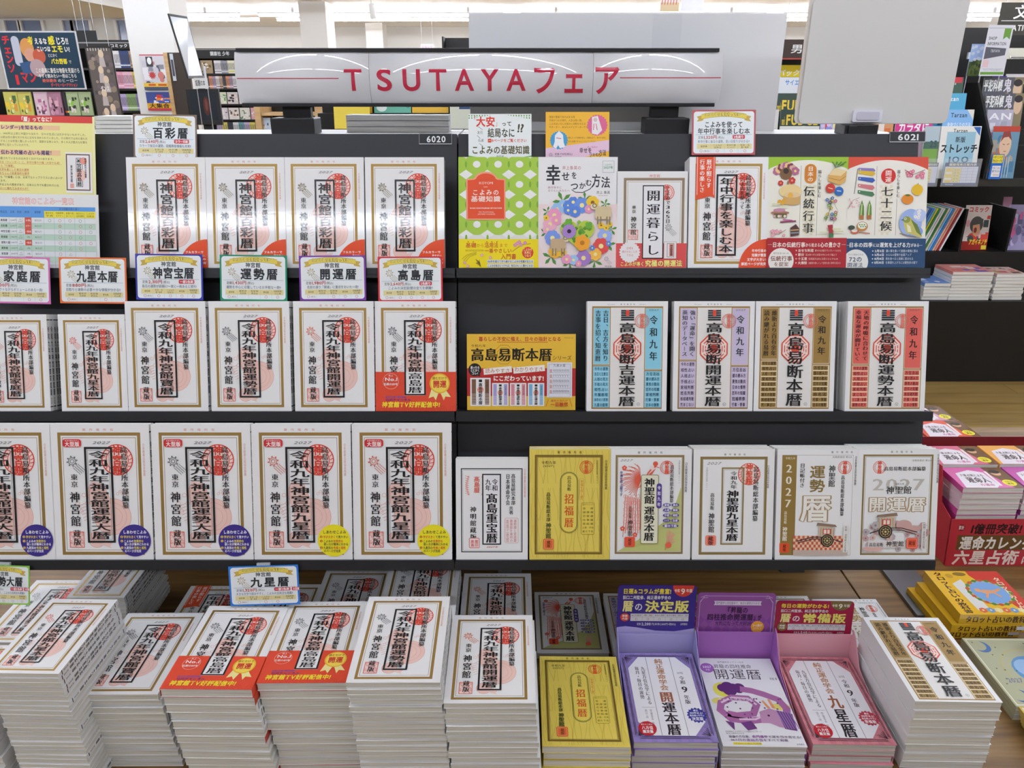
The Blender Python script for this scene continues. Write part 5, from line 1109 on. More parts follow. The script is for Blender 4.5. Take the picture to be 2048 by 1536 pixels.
pile(A, 'book', .5895, .996, .542, 4, .143, .216, 'pure_p', d_pure('九星暦', 'd88a94', 'd07e8a', 'b8384a', '常備版'), 'pink almanac with white octagon lying in the pink display box', 'pink almanacs', base='d88a94', plain='pp', yaw=-.02, side='l', pmat=M_PAGESG)
pile(A, 'book', .7425, .9885, .644, 8, .144, .216, 't_brown', BROWN, 'white almanac with bronze brown columns lying on its pile', 'bronze almanacs by the platform seam', yaw=-.02, side='l', lean=(.008, .008))
# second line of piles, in the shade under the bottom tier
pile(A, 'book', -.930, .955, .662, 15, .146, .150, 'treasure_s', TR, 'white almanac at the left picture edge beside the tallest pile', 'almanacs at the left picture edge', lean=(.01, .004))
pile(A, 'book', -1.004, 1.243, .552, 6, .146, .207, 'dai', d_shrine('令和九年神宮館運勢大暦', icon='a0a0a4'), 'white almanac lying behind the tallest pile, under the green-edged card', 'almanacs under the green-edged card')
pile(A, 'book', -.864, 1.312, .608, 13, .120, .186, 'ninebook', NB, 'small shaded almanac on the pile deep under the rack at left', 'shaded small almanacs under the rack', spine=KT + '九星本暦', jit=.003)
pile(A, 'book', -.645, 1.222, .553, 4, .146, .205, 'yearly', d_shrine('年中行事を楽しむ本', corner=2, ribbon=True, box=(34, 15.5, 60, 89), sub='こよみを使って'), 'shaded almanac with orange-red ribbon lying under the rack', 'shaded ribboned almanacs')
pile(A, 'book', -.491, 1.222, .556, 4, .146, .207, 'taka', TK, 'shaded white almanac just behind the blue-edged card under the rack', 'shaded almanacs behind the blue-edged card')
pile(A, 'book', -.3285, 1.192, .620, 9, .145, .200, 'treasure', TR, 'shaded white almanac behind the right red-banded pile', 'shaded almanacs behind the red-banded pile', spine=KT + '寳暦')
pile(A, 'book', -.1795, 1.165, .672, 14, .145, .207, 'fate', FT, 'shaded white almanac behind the highest front pile', 'shaded almanacs behind the highest front pile', spine=KT + '運勢暦')
pile(A, 'book', -.031, 1.170, .622, 11, .143, .207, 'open', OP, 'shaded white almanac left of the phoenix almanac on the platform', 'shaded almanacs left of the phoenix', spine=KT + '開運暦')
pile(A, 'book', .127, 1.272, .500, 1, .150, .204, 'phoenix', d_phoenix, 'almanac with red phoenix lying flat on the platform', 'flat phoenix almanacs', side='l')
pile(A, 'book', .283, 1.250, .512, 2, .148, .205, 't_lilac', d_takashima('高島易断開運本暦', 'cfc2de', ('強い「運命」を開く', '英知のデータベース'), ('今年の運勢', '相性占い', '人相占い', '手相占い', '家相判断', '姓名判断', '株相場判断', '咒まじない'), ('方位吉凶', '暦の読み方', '景気の動向', '日本の情勢', '厄年の知識', '冠婚葬祭', '行事・祭事'), yl=53, yr=58, ink_row='3a3040'), 'lilac almanac lying behind the purple and blue display header', 'flat lilac almanacs', side='l')
pile('guide_book', 'book', .4415, 1.262, .500, 1, .146, .205, 'koyomi', d_koyomi, 'green dotted book lying behind the plain purple display header', 'flat green books', base='e9e7e0')
pile(A, 'book', .604, 1.252, .502, 1, .150, .207, 'fortune', d_fortune, 'grey 2027 almanac lying on the platform behind the red header', 'flat grey almanacs', side='l')
pile(A, 'book', .760, 1.243, .500, 1, .146, .207, 'diary', d_diary, 'gold strip almanac lying behind the bronze almanac pile', 'flat gold strip almanacs', side='l')
# ------------------------------------------------------------------ cards, notices, display boxes, sign
def tilted_card(name, label, cat, quad, draw, off, r=1, T=.0008, kind='c', roll=0.0, group=None, base='e8e8e8', holder=None, n=NV, ev=EV, rotx=ROTX):
    """flat printed card in a plane parallel to the rack face, off metres in front of the tier's lip; quad = left, right, top, bottom in the photo"""
    u0, u1, v0, v1 = quad
    pl = LIP[r] + NV * off
    b = at_plane((u0 + u1) / 2, v1, pl, n); a0 = at_plane(u0, (v0 + v1) / 2, pl, n); a1 = at_plane(u1, (v0 + v1) / 2, pl, n); tp = at_plane((u0 + u1) / 2, v0, pl, n)
    W = a1.x - a0.x; H = (tp - b).dot(ev)
    s = Sheet(W, H, T, kind); s.box(-W / 2, W / 2, 0, H, 0, T, s.M(base)); draw(s)
    if holder:
        t = thing(name, label, cat, b, (rotx, 0, 0), group); t.rotation_euler = (rotx, roll, 0)
        s.build('card', t); m = MB()
        m.box(-.012, .012, H * holder - .008, H * holder + .008, -abs(off) + .0012, -.0002, clear('clear_clip', 'e8eef2', .1, .5)); m.build('clip', t)
        return t
    o = s.build(name); tag(o, label, cat, group); o.location = b; o.rotation_euler = (rotx, roll, 0)
    return o
C4 = ('運勢欄', 'こよみの活用法', '年中行事について', '年忌・法要一覧表'); C5 = ('運勢欄', '年忌・法要一覧表', 'こよみの活用法', '夢判断', '冠婚葬祭の心得')
G1 = 'price cards clipped along the rack edges'
for (bc, nm, q, ttl, pr, tags, note, cols, marks, roll) in (
    ('d672b4', 'pink-edged', (-32, 102, 514, 607), '家庭暦', '1,100', (), 'コンパクトながらボリュームのある一冊!', None, (0, 3, 4), .02),
    ('e07038', 'orange-edged', (121, 255, 515, 607), '九星本暦', '880', (), '日取りと運勢の必要十分な情報が分かる!!', None, (0, 3), .01),
    ('33389a', 'blue-edged', (273, 407, 508, 600), '神宮宝暦', '2,310', ('一部2色刷',), '毎日の運勢が詳細に!一家に一冊あると便利!', C5, (0, 1, 2, 3, 4), .01),
    ('1f8a68', 'green-edged', (441, 575, 510, 602), '運勢暦', '1,430', (), '運勢を中心に収載しているお手軽な一冊!!', None, (0, 3, 4), .012),
    ('7a3a9a', 'purple-edged', (600, 733, 511, 601), '開運暦', '1,980', (), '名前の通り「開運」に重点をおいた一冊!', None, (0, 2, 3, 4), -.008),
    ('cc2f38', 'red-edged', (757, 886, 513, 603), '高島暦', '2,640', ('2色刷り',), 'こよみの決定版!暦の全てを網羅!!', None, (0, 1, 2, 3, 4), -.008)):
    tilted_card('price_card', 'white price card with a %s border on the top tier\'s lip' % nm.replace('-edged', ''), 'price card', q, d_card(bc, ttl, pr, tags, note, cols, marks), .006, 1, roll=roll, group=G1, base=bc, holder=.7)
tilted_card('price_card', 'brown-bordered price card standing behind the first glossy almanac', 'price card', (268, 395, 229, 319), d_card('7c6658', '百彩暦', '2,640', ('カラー印刷',), 'カラーで毎日の運勢、冠婚葬祭情報も充実!!', ('運勢欄', '生活に役立つ哲学', '月の満ち欠け', '冠婚葬祭の心得'), (0, 1, 2, 3)), -.066, 1, roll=.015, base='7c6658')
tilted_card('price_card', 'dusty red bordered price card above the orange-ribboned almanac', 'price card', (1383, 1510, 220, 310), d_card('b8585c', '', '1,320', ('2色刷り',), '年中行事と毎日の運勢、良い日取りが分かる!!', C4, (0, 1, 2, 3), ('こよみを使って', '年中行事を楽しむ本')), -.066, 1, roll=-.005, base='b8585c')
tilted_card('notice_card', 'white and green notice card asking a question above the dotted book', 'card', (937, 1063, 228, 318), d_taian, -.066, 1, base='f0f3f0')
tilted_card('notice_card', 'orange and pink notice card with two round pictures of hands', 'card', (1091, 1218, 224, 318), d_happycard, -.066, 1, base='f3b93c')
tilted_card('notice_poster', 'yellow notice with red heading at the rack\'s left end', 'poster', (-58, 193, 231, 389), d_whatis, -.055, 1, base='efe79a', roll=.02)
tilted_card('notice_poster', 'comparison table notice with blue and yellow header row', 'poster', (-40, 201, 388, 537), d_table, -.045, 1, base='e8e8e6', roll=.015)
tilted_card('notice_card', 'yellow and red advertising card standing alone on the middle tier', 'card', (934, 1151, 668, 820), d_series, -.012, 2, T=.0012, base='e6b93c')
tilted_card('price_card', 'white price card with a light green border under the bottom tier', 'price card', (-46, 60, 1130, 1208), d_card('8ac04a', '運勢大暦', '1,980', ('一部2色刷', '大型版'), '大きな文字で見やすく、こよみの活用法も掲載!!', C5, (0, 2, 3, 4)), .006, 3, roll=.04, base='8ac04a', holder=.95)
tilted_card('price_card', 'white price card with a bright blue border under the bottom tier', 'price card', (461, 601, 1131, 1210), d_card('2f7ad0', '九星暦', '1,320', ('一部2色刷', '大型版'), '大きな文字で読みやすく、こよみの活用法も掲載!!', C5, (0, 2, 3)), .006, 3, roll=-.035, base='2f7ad0', holder=.95)
# ------------------------------------------------------------------ the long curved sign on top of the left rack
def long_sign():
    yb = TOPY + .05; x0, x1 = at_y(474, 150, yb).x, at_y(1442, 150, yb).x
    zt, zb = at_y(900, 104, yb).z, at_y(900, 206, yb).z
    H = zt - zb; W = x1 - x0; R = H * 1.05; half = math.asin(H / 2 / R); dep = R - R * math.cos(half)
    t = thing('shop_sign', 'long white curved sign with large red lettering above the left rack', 'sign', ((x0 + x1) / 2, yb, TOPZ))
    zc = (zt + zb) / 2 - TOPZ
    m = MB(); pm = ink('e4e3e6', 's'); n = 24
    A = [(-half + 2 * half * i / n) for i in range(n + 1)]
    pr = [(R * math.cos(half) - R * math.cos(a), zc + R * math.sin(a)) for a in A]
    def band(xa, xb, e, mt):
        vs = [(x, y - e, z) for y, z in pr for x in (xa, xb)] + [(x, y + .0015, z) for y, z in pr for x in (xa, xb)]
        k = 2 * (n + 1); fs = []
        for i in range(n):
            fs += [(2 * i, 2 * i + 1, 2 * i + 3, 2 * i + 2), (k + 2 * i, k + 2 * i + 2, k + 2 * i + 3, k + 2 * i + 1), (2 * i, 2 * i + 2, k + 2 * i + 2, k + 2 * i), (2 * i + 1, k + 2 * i + 1, k + 2 * i + 3, 2 * i + 3)]
        m.add(vs, fs, mt, True)
    # three butted sheets
    cuts = [-W / 2, -W / 2 + W * .275, -W / 2 + W * .735, W / 2]
    for a, b in zip(cuts[:-1], cuts[1:]): band(a + .0003, b - .0003, 0, pm)
    s = Sheet(W, H, 0, 'g'); s.map(475, 107, 1441, 207); RC = 'c02a48'
    for tx, a, b in (('T', 688, 729), ('S', 752, 788), ('U', 804, 844), ('T', 856, 897), ('A', 907, 951), ('Y', 959, 1000), ('A', 1010, 1054)): s.text(tx, a, 132, b, 186, RC, 'b', res=8)
    for tx, a, b in (('フ', 1060, 1116), ('ェ', 1121, 1173), ('ア', 1182, 1240)): s.text(tx, a, 130, b, 190, RC, 'b', res=8)
    s.rect(478, 157.5, 680, 159.2, RC); s.rect(1238, 156, 1438, 157.7, RC)
    # wrap the flat printing round the curve: finely cut, then laid on it
    me = s.mesh('tmp'); bm = bmesh.new(); bm.from_mesh(me); bpy.data.meshes.remove(me)
    for i in range(1, 20):
        bmesh.ops.bisect_plane(bm, geom=bm.verts[:] + bm.edges[:] + bm.faces[:], plane_co=(0, H * i / 20, 0), plane_no=(0, 1, 0))
    vs = []
    for v in bm.verts:
        a = math.asin(max(-1, min(1, (v.co.y - H / 2) / R))); vs.append((v.co.x, R * math.cos(half) - (R + .0004) * math.cos(a), zc + (R + .0004) * math.sin(a)))
    bm.verts.index_update(); m.add(vs, [tuple(v.index for v in f.verts) for f in bm.faces], ink(RC, 's')); bm.free()
    m.build('sign_face', t)['label'] = 'curved white face with red lettering'
    for z, hh in ((zc + H / 2, .007), (zc - H / 2 - .007, .007)):
        q = MB(); q.box(-W / 2 + .004, W / 2 - .008, -.004, .045, z, z + hh, M_BLACK); q.build('rail', t, .001)
    for u in (578, 1340):
        x = at_y(u, 240, TOPY).x - t.location.x
        q = MB(); q.box(x - .043, x + .043, -.03, .03, .0005, .031, M_BLACK); q.build('clamp', t, .002)
        q = MB(); q.box(x - .028, x + .028, .012, .028, .0315, zc - H / 2 - .0075, M_BLACK); q.build('stem', t)
    q = MB(); q.box(-W / 2 + .02, W / 2 - .02, .035, .043, zc - H / 2 + .0005, zc + H / 2 - .0005, M_BLACK); q.build('backing', t)
long_sign()
# white panel behind the sign
yp = TOPY + .135
a, b = at_y(940, 200, yp), at_y(1555, 200, yp); zt = at_y(1250, 26, yp).z
t = thing('display_board', 'wide white panel standing behind the long sign', 'board', ((a.x + b.x) / 2, yp, TOPZ))
W = b.x - a.x
m = MB(); m.box(-W / 2, W / 2, 0, .004, .0005, zt - TOPZ, M_WHITE); m.build('panel', t, .001)
for s in (-.3, .3):
    m = MB(); m.box(W * s - .03, W * s + .03, .0045, .03, .0005, .006, M_STEEL); m.box(W * s - .03, W * s + .03, .0045, .007, .006, .08, M_STEEL); m.build('stand', t)
m = MB(); x = W * .08; m.box(x, x + W * .09, -.0006, -.0001, .004, zt - TOPZ - .002, ink('d9d8da', 'c')); m.build('tape_strip', t)
# white board on a black clip foot, right
yb = TOPY + .035
def rboard(x0, x1, z0, z1, y, th, r=.012):
    p = []
    for cx, cz, a in ((x1 - r, z1 - r, 0), (x0 + r, z1 - r, 90), (x0 + r, z0 + r, 180), (x1 - r, z0 + r, 270)):
        p += [Vector((cx + r * math.cos(math.radians(a + 18 * k)), y, cz + r * math.sin(math.radians(a + 18 * k)))) for k in range(6)]
    return p
a, b = at_y(1596, 246, yb), at_y(1893, 246, yb); zt = at_y(1780, -6, yb).z
t = thing('display_board', 'large white rounded board held by a black clip foot', 'board', ((a.x + b.x) / 2, yb, TOPZ))
W = b.x - a.x; z0 = at_y(1750, 247, yb).z - TOPZ; z1 = zt - TOPZ
m = MB(); m.slab(rboard(-W / 2, W / 2, z0, z1, 0, .004), (0, .004, 0), simple('matt_white', 'd6d3cf', .6)); m.build('front_sheet', t)
m = MB(); m.slab(rboard(-W / 2 - .006, W / 2 - .006, z0 - .001, z1 + .004, .005, .004), (0, .004, 0), simple('cream_white', 'e2d9d0', .6)); m.build('back_sheet', t)
xa, xb = at_y(1704, 230, yb).x - t.location.x, at_y(1762, 230, yb).x - t.location.x
m = MB(); m.slab(rboard(xa, xb, z0 + .003, z0 + .026, -.006, .005, .003), (0, .0055, 0), simple('clip_white', 'e6e4ec', .25)); m.slab(rboard(xa + .007, xb - .006, z0 + .007, z0 + .022, -.0075, .001, .003), (0, .0012, 0), simple('clip_lilac', 'cfcbd8', .2)); m.build('holder_clip', t)
xa, xb = at_y(1682, 250, yb).x - t.location.x, at_y(1748, 250, yb).x - t.location.x
m = MB(); m.box(xa, xb, -.022, .03, .0005, z0 - .0012, M_BLACK); m.box(xa + .006, xa + .022, -.026, -.0225, .001, z0 - .003, M_BLACK); m.build('clip_foot', t, .0015)
# books lying on the ledge behind the rack top
def ledge_pile(u0, u1, v0, n, label, short, y, col='c9c8cc', skew=0):
    a, b = at_y(u0, 250, y), at_y(u1, 250, y); H = at_y((u0 + u1) / 2, v0, y).z - TOPZ; W = b.x - a.x; p = H / n
    for i in range(n):
        cm = cover_mesh('ledge%d' % int(u0), W, .06, p - .001, col, None, 'p', None, 'r')
        book('stock_book', label if i == n - 1 else '%s book down in the %s' % (ORD[n - 1 - i], short), 'book', W, .06, p - .001, cm, ((a.x + b.x) / 2 + skew * i, y, TOPZ + .0005 + p * i), (0, 0, 0), 'copies in the ' + short, 'r', M_PAGESG)
ledge_pile(692, 897, 230, 3, 'grey-white book lying on the rack\'s top ledge beside number plate 6020', 'grey ledge pile by plate 6020', TOPY + .095)
ledge_pile(188, 262, 232, 4, 'white book lying on the top ledge beside the yellow notice', 'white ledge pile by the yellow notice', TOPY + .095, 'e4e4e4', .001)
# ------------------------------------------------------------------ cardboard counter boxes with printed headers
def counter_box(label, x, y0, y1, W, zfront, zback, ztop, c_in, c_head, draw, roundr=.008, curve=None, yaw=0.0):
    t = thing('counter_display_box', label, 'display box', (x, y0, PZ), (0, 0, yaw))
    L = y1 - y0; ci = ink(c_in, 'c'); ch = ink(c_head, 'c')
    h0, h1, hb, ht = .003, zfront - PZ, zback - PZ, ztop - PZ
    for s in (-1, 1):
        m = MB(); X = s * (W / 2 + .0022)
        pts = [(0, .0005), (L, .0005), (L, hb + .012), (L - .012, hb + .006), (L - .05, h1 + .008), (.06, h1 * .72), (0, h1 * .55)]
        m.slab([(X, p, z) for p, z in pts], (.0012 * s, 0, 0), ci); m.build('side_wing', t)
    m = MB(); m.box(-W / 2 - .003, W / 2 + .003, L + .0004, L + .002, .0005, hb, ci); m.build('back_wall', t)
    s = Sheet(W + .006, ht - h1, .0018, 'c'); w = s.W / 2; r = roundr; H = s.H
    p = [(-w, 0), (w, 0)] + [(w - r + r * math.cos(math.radians(18 * k)), H - r + r * math.sin(math.radians(18 * k))) for k in range(6)] + [(-w + r - r * math.sin(math.radians(18 * k)), H - r + r * math.cos(math.radians(18 * k))) for k in range(6)]
    s.slab([(x_, y_, 0) for x_, y_ in p], (0, 0, .0015), ch)
    draw(s)
    o = s.build('header_card', t); o.location = (0, L + .004, h1 + .0005); o.rotation_euler = (math.pi / 2 - .12, 0, 0); o['label'] = 'printed header card'
    return t
def d_head(c, lav, big, top, price, badge, tagc):
    def draw(s):
        s.map(0, 0, 540, 450)
        s.poly([(0, 296), (60, 288), (140, 296), (270, 318), (400, 322), (540, 300), (540, 450), (0, 450)], lav)
        for x0, a in ((16, 1), (524, -1)): s.line([(x0, 420), (x0 + 60 * a, 420)], 2, 'e8e4f2'); s.line([(x0, 420), (x0, 370)], 2, 'e8e4f2'); s.line([(x0 + 6 * a, 416), (x0 + 40 * a, 384)], 2, 'e8e4f2'); s.line([(x0 + 6 * a, 416), (x0 + 20 * a, 380)], 2, 'e8e4f2')
        s.poly([(376, 0), (520, 0)] + [(448 + 72 * math.cos(math.radians(12 * k)), 6 + 72 * math.sin(math.radians(12 * k))) for k in range(16)], badge); s.text('令和', 386, 24, 424, 48, 'fdf0e6', 'b'); s.text('9', 428, 14, 462, 64, 'fdf0e6', 'b'); s.text('年版', 466, 24, 510, 48, 'fdf0e6', 'b')
        s.text(top, 34, 24, 366, 60, 'f6e24a', 'B'); s.text('田口二州監修、純正運命学会の', 34, 72, 366, 98, 'f2f0f4', 'b')
        s.text('暦', 34, 108, 110, 182, 'f8ee9a', 'B'); s.text('の', 116, 122, 176, 178, 'f4f0f0', 'b'); s.text(big, 188, 108, 494, 184, 'f8ee7a', 'B')
        s.disc(54, 224, 32, tagc); s.text('掲載', 34, 206, 74, 222, 'fdf0e6', 'b'); s.text('内容', 34, 226, 74, 242, 'fdf0e6', 'b')
        s.rect(92, 198, 494, 250, 'e6e2e6'); s.line([(92, 222), (494, 222)], 1.5, '9a90a0')
        for i, tx in enumerate(('NK八方位鑑定盤', '冬至', '毎月の運勢', '毎日の運勢', '相性占い・厄除')): x0 = 94 + 80 * i; s.text(tx, x0 + 6, 203, x0 + 74, 216, '4a3a5a'); s.ring(x0 + 40, 237, 8, 2, '8a6a7a', n=14); s.line([(x0, 198), (x0, 250)], 1.2, '9a90a0')
        s.text('定価', 138, 262, 166, 280, 'f2f0f4'); s.text(price, 170, 258, 236, 282, 'f2f0f4', 'b'); s.text('円(本体2,000円+税10%)', 240, 262, 410, 280, 'f2f0f4'); s.text('永岡書店', 440, 262, 490, 278, 'f2f0f4')
    return draw
def d_head_dragon(s):
    s.map(0, 0, 550, 410)
    for i in range(9):
        for j in range(4): s.poly([(30 + 62 * i, 150 + 62 * j), (61 + 62 * i, 181 + 62 * j), (30 + 62 * i, 212 + 62 * j), (max(0, -1 + 62 * i), 181 + 62 * j)] if i else [(0, 181 + 62 * j), (30, 150 + 62 * j), (61, 181 + 62 * j), (30, 212 + 62 * j)], '8a4a9c')
    for q in (((20, 400), (20, 60), (50, 24)), ((530, 400), (530, 60), (500, 24)), ((60, 20), (490, 20))): s.line(list(q), 3, 'e0c8ea')
    for x, a in ((24, 1), (526, -1)): s.line([(x, 30), (x + 40 * a, 16)], 3, 'e0c8ea'); s.line([(x, 60), (x + 16 * a, 34), (x + 50 * a, 30)], 3, 'e0c8ea')
    s.poly([(118, 52), (452, 52), (444, 66), (452, 80), (118, 80), (126, 66)], 'efe6f4'); s.text('奇門遁甲と四柱推命で、毎日の運勢がわかる', 132, 57, 438, 75, '6a3a7a')
    s.text('『昇龍の', 196, 92, 362, 132, '3a1a44', 'b'); s.text('四柱推命開運暦', 76, 138, 402, 180, '3a1a44', 'b'); s.text('』が', 404, 142, 460, 178, '3a1a44', 'b'); s.text('大判になって大好評!', 134, 186, 396, 216, '3a1a44', 'n')
    s.star(436, 222, 48, 44, 20, 'f0a838'); s.text('2～3周年', 402, 204, 470, 222, 'fdf2e0', 'b'); s.text('ありがとう', 408, 226, 466, 242, 'fdf2e0')
    s.text('定価 1,650円(税10%込)', 34, 278, 160, 290, '3a1a44'); s.text('永岡書店', 34, 296, 82, 308, '3a1a44')
counter_box('lavender counter box with purple-blue printed header', .278, .99, 1.208, .1455, .562, .600, .701, 'a9a2d6', '3a2a86', d_head('3a2a86', 'b2a8dc', '決定版', '日運&コラムが豊富!', '2,200', 'd8402f', 'd8402f'), yaw=-.01)
counter_box('purple counter box with plain purple header and round orange seal', .4335, .998, 1.214, .1465, .544, .600, .679, 'a86ab8', '96559f', d_head_dragon, yaw=-.015)
counter_box('pink counter box with crimson printed header', .5895, 1.004, 1.22, .1455, .542, .590, .657, 'e6a8b4', 'a81c44', d_head('a81c44', 'e6aab6', '常備版', '毎日の運勢がわかる!', '1,540', '7a6a3a', '8a7a3a'), yaw=-.02)
# ------------------------------------------------------------------ right of the rack, on the platform
def flat_z(u, v, z): return at_z(u, v, z)
# --- red counter box full of pink books
def red_box():
    y0 = 1.60; x0 = at_z(1893, 1136, PZ).x; W = .62
    t = thing('counter_display_box', 'red cardboard counter box full of glossy pink books', 'display box', (x0 + W / 2, y0, PZ))
    c = ink('b8303a', 'c'); c2 = ink('7a1c22', 'c')
    s = Sheet(W, .125, .0012, 'c'); s.map(1893, 1048, 1893 + W / .0012, 1150); s.box(-W / 2, W / 2, 0, .125, -.0012, .0012, c)
    s.map(0, 0, 620, 125)
    s.disc(26, 22, 9, '8a1c24', n=18); s.text('累計', 19, 17, 33, 27, 'f4dcd4', 'b'); s.text('1億冊突破!', 48, 12, 174, 38, '2a1416', 'B', lean=.12); s.text('世界でいちばん売れている', 188, 12, 470, 34, '2a1416', 'b', lean=.1)
    s.rect(20, 42, 620, 82, '6a4a24'); s.text('運命カレンダー', 26, 46, 240, 80, 'f6eee6', 'B', lean=.1); s.text('付き', 250, 52, 310, 78, 'f6eee6', 'b')
    s.text('六星占術', 14, 84, 176, 120, 'f8e6dc', 'B', lean=.12); s.text('による', 184, 98, 256, 120, 'f8e6dc', 'b', lean=.1); s.text('運命人の運命', 270, 84, 540, 120, 'f8e6dc', 'B', lean=.1)
    o = s.build('front_panel', t); o.location = (0, 0, .0005); o.rotation_euler = (math.pi / 2 - .12, 0, 0)
    for q in (-1, 1):
        m = MB(); m.slab([(q * W / 2, .005, .0005), (q * W / 2, .30, .0005), (q * W / 2, .30, .225), (q * W / 2, .10, .225), (q * W / 2, .07, .14), (q * W / 2, .021, .124)], (-.002 * q, 0, 0), c); m.build('side_panel', t)
    m = MB(); m.box(-W / 2 + .003, W / 2 - .003, .302, .304, .0005, .21, c2); m.build('back_panel', t)
red_box()
def d_six(c, dark='6a4a34'):
    def draw(s):
        s.map(0, 0, 150, 100)
        s.rect(0, 0, 150, 100, c); s.poly([(8, 100), (20, 30), (60, 14), (92, 26), (96, 88), (84, 100)], 'ece4ec'); s.text('六星占術による', 26, 34, 84, 46, '4a3a40', 'b'); s.text('運命人', 30, 50, 86, 76, '2a2428', 'K'); s.text('の運命', 50, 80, 86, 92, 'c86a94', 'b')
        s.poly([(100, 0), (150, 0), (150, 100), (128, 100), (104, 40)], dark); s.disc(122, 30, 12, 'd8a888'); s.disc(122, 22, 13, '2a1e1a', 9)
        s.rect(96, 20, 103, 90, 'f0e4ea'); s.disc(128, 76, 16, 'f0e23c'); s.text('今年の', 119, 68, 137, 74, '5a4a10', 'b'); s.text('運命', 120, 76, 136, 84, '5a4a10', 'b')
    return draw
def six_pile(x0, y0, n, col, draw, label, short, ztop, W=.148, H=.105, stripe=None):
    z = PZ + .003; p = (ztop - z) / n; T = p - .0008
    for i in range(n):
        top = i == n - 1
        cm = cover_mesh('six' + col if top else 'six_p' + (col if i % 9 > 4 else 'e8dcd8'), W, H, T, col if (top or i % 9 > 4) else 'e8c8d4', draw if top else None, 'g' if top else 'p', None, 'l')
        book('fortune_book', label if top else '%s book down in the %s' % (ORD[n - 1 - i], short), 'book', W, H, T, cm, (x0 + W / 2 + rnd.uniform(-.002, .002) * (not top), y0 + rnd.uniform(-.002, .002) * (not top), z + p * i), (0, 0, rnd.uniform(-.01, .01)), 'copies in the ' + short, 'l')
bx = at_z(1893, 1136, PZ).x + .006
six_pile(bx + .012, 1.628, 13, 'cc4c94', d_six('d86aa8'), 'glossy deep pink book on the nearest pile in the red box', 'nearest pink pile in the red box', .690)
six_pile(bx + .165, 1.630, 13, 'b8489c', d_six('c058a8'), 'glossy magenta book cut by the right edge, in the red box', 'nearest magenta pile in the red box', .690)
six_pile(bx + .012, 1.737, 14, 'd0506c', d_six('d8708c'), 'glossy rose red book on the second pile in the red box', 'rose red pile in the red box', .697)
six_pile(bx + .165, 1.739, 14, 'e8a04a', d_six('eaa858'), 'glossy orange-yellow book in the red box', 'orange pile in the red box', .697)
# further piles behind the red box stand on the platform
six_pile(bx - .085, 1.915, 13, '3a78d0', d_six('4a86d8'), 'glossy blue book behind the red box', 'blue pile behind the red box', .688, .150, .108)
six_pile(bx + .070, 1.915, 13, 'd8483c', d_six('dc5844'), 'glossy vermilion book behind the red box', 'vermilion pile behind the red box', .690, .150, .108)
six_pile(bx - .09, 2.03, 13, '3aa0b8', d_six('4ab0c0'), 'glossy teal book on the farthest pile past the red box', 'teal pile past the red box', .688, .150, .108)
six_pile(bx + .065, 2.03, 12, 'd89ab0', d_six('d8a0b4'), 'glossy pale pink book on the farthest pile past the red box', 'pale pink pile past the red box', .688, .150, .108)
# --- gold boxed tarot sets
def d_tarot(s):
    s.map(0, 0, 100, 130)
    s.rect(0, 0, 100, 130, 'e6b52a'); s.poly([(56, 0), (100, 0), (100, 130), (88, 130), (56, 14)], 'c8382c')
    s.text('タロット占いの', 8, 4, 20, 96, '3a2414', 'K', v=True); s.text('教科書', 8, 96, 20, 126, '3a2414', 'K', v=True); s.poly([(24, 40), (40, 26), (44, 110), (28, 118)], 'e6e2dc')
    s.disc(64, 66, 29, '6a7a3a', 38); s.disc(64, 66, 26, 'd8b04a', 35); s.disc(64, 66, 24, '7aa6dc', 33)
    for i in range(20): s.disc(64 + 27 * math.cos(i * .314), 66 - 36 * math.sin(i * .314), 3, ('4a7a34', 'c8502c')[i % 2], n=8)
    s.poly([(50, 62), (58, 58), (70, 60), (80, 54), (82, 58), (72, 66), (64, 70), (56, 70)], 'e0a070'); s.line([(60, 68), (54, 82)], 3, 'e0a070'); s.line([(68, 66), (74, 80)], 3, 'e0a070'); s.disc(50, 60, 4, 'e0a070')
    s.disc(44, 10, 9, '8a6a24', 6); s.disc(28, 16, 5, 'c89a30'); s.text('タロット', 84, 20, 94, 70, 'f6e4c0', 'b', v=True); s.text('カード付き', 84, 74, 94, 124, 'f6e4c0', 'b', v=True)
    for i in range(6): s.flower(34 + 10 * i, 118, 5, ('d86a4a', '6a9ad0', 'e8d8a0')[i % 3], 'f4e0a0')
def tarot(x, y, z, W, H, T, label, rz, top):
    t = thing('card_set_box', label, 'boxed card set', (x, y, z), (0, 0, rz), 'gold boxed card sets')
    s = Sheet(W, H, T + 1e-5, 'g'); s.box(-W / 2, W / 2, 0, H, 0, T, ink('d9ab2c', 'g'))
    if top: d_tarot(s)
    s.build('box', t)
    q = Sheet(W, T, 1e-4, 'g'); q.map(0, 0, 150, 30); q.box(-W / 2, W / 2, 0, T, -1e-4, 0, ink('d9ab2c', 'g')); q.text('タロット占いの教科書', 12, 5, 140, 26, '3a2414', 'K')
    if not top: q.rect(128, 8, 149, 22, 'e8e8f0')
    o = q.build('front_print', t); o.location = (0, -.0002, 0); o.rotation_euler = (math.pi / 2, 0, 0)
tx = at_z(1912, 1226, .552).x
tarot(tx + .066, 1.335, PZ + .0005, .170, .150, .022, 'gold boxed card set at the bottom of its pile', .03, False)
tarot(tx + .074, 1.325, PZ + .0235, .165, .150, .020, 'gold boxed card set second from the bottom of its pile', .01, False)
tarot(tx + .088, 1.326, PZ + .0445, .165, .155, .024, 'gold boxed card set with picture lid on top of its pile', -.01, True)
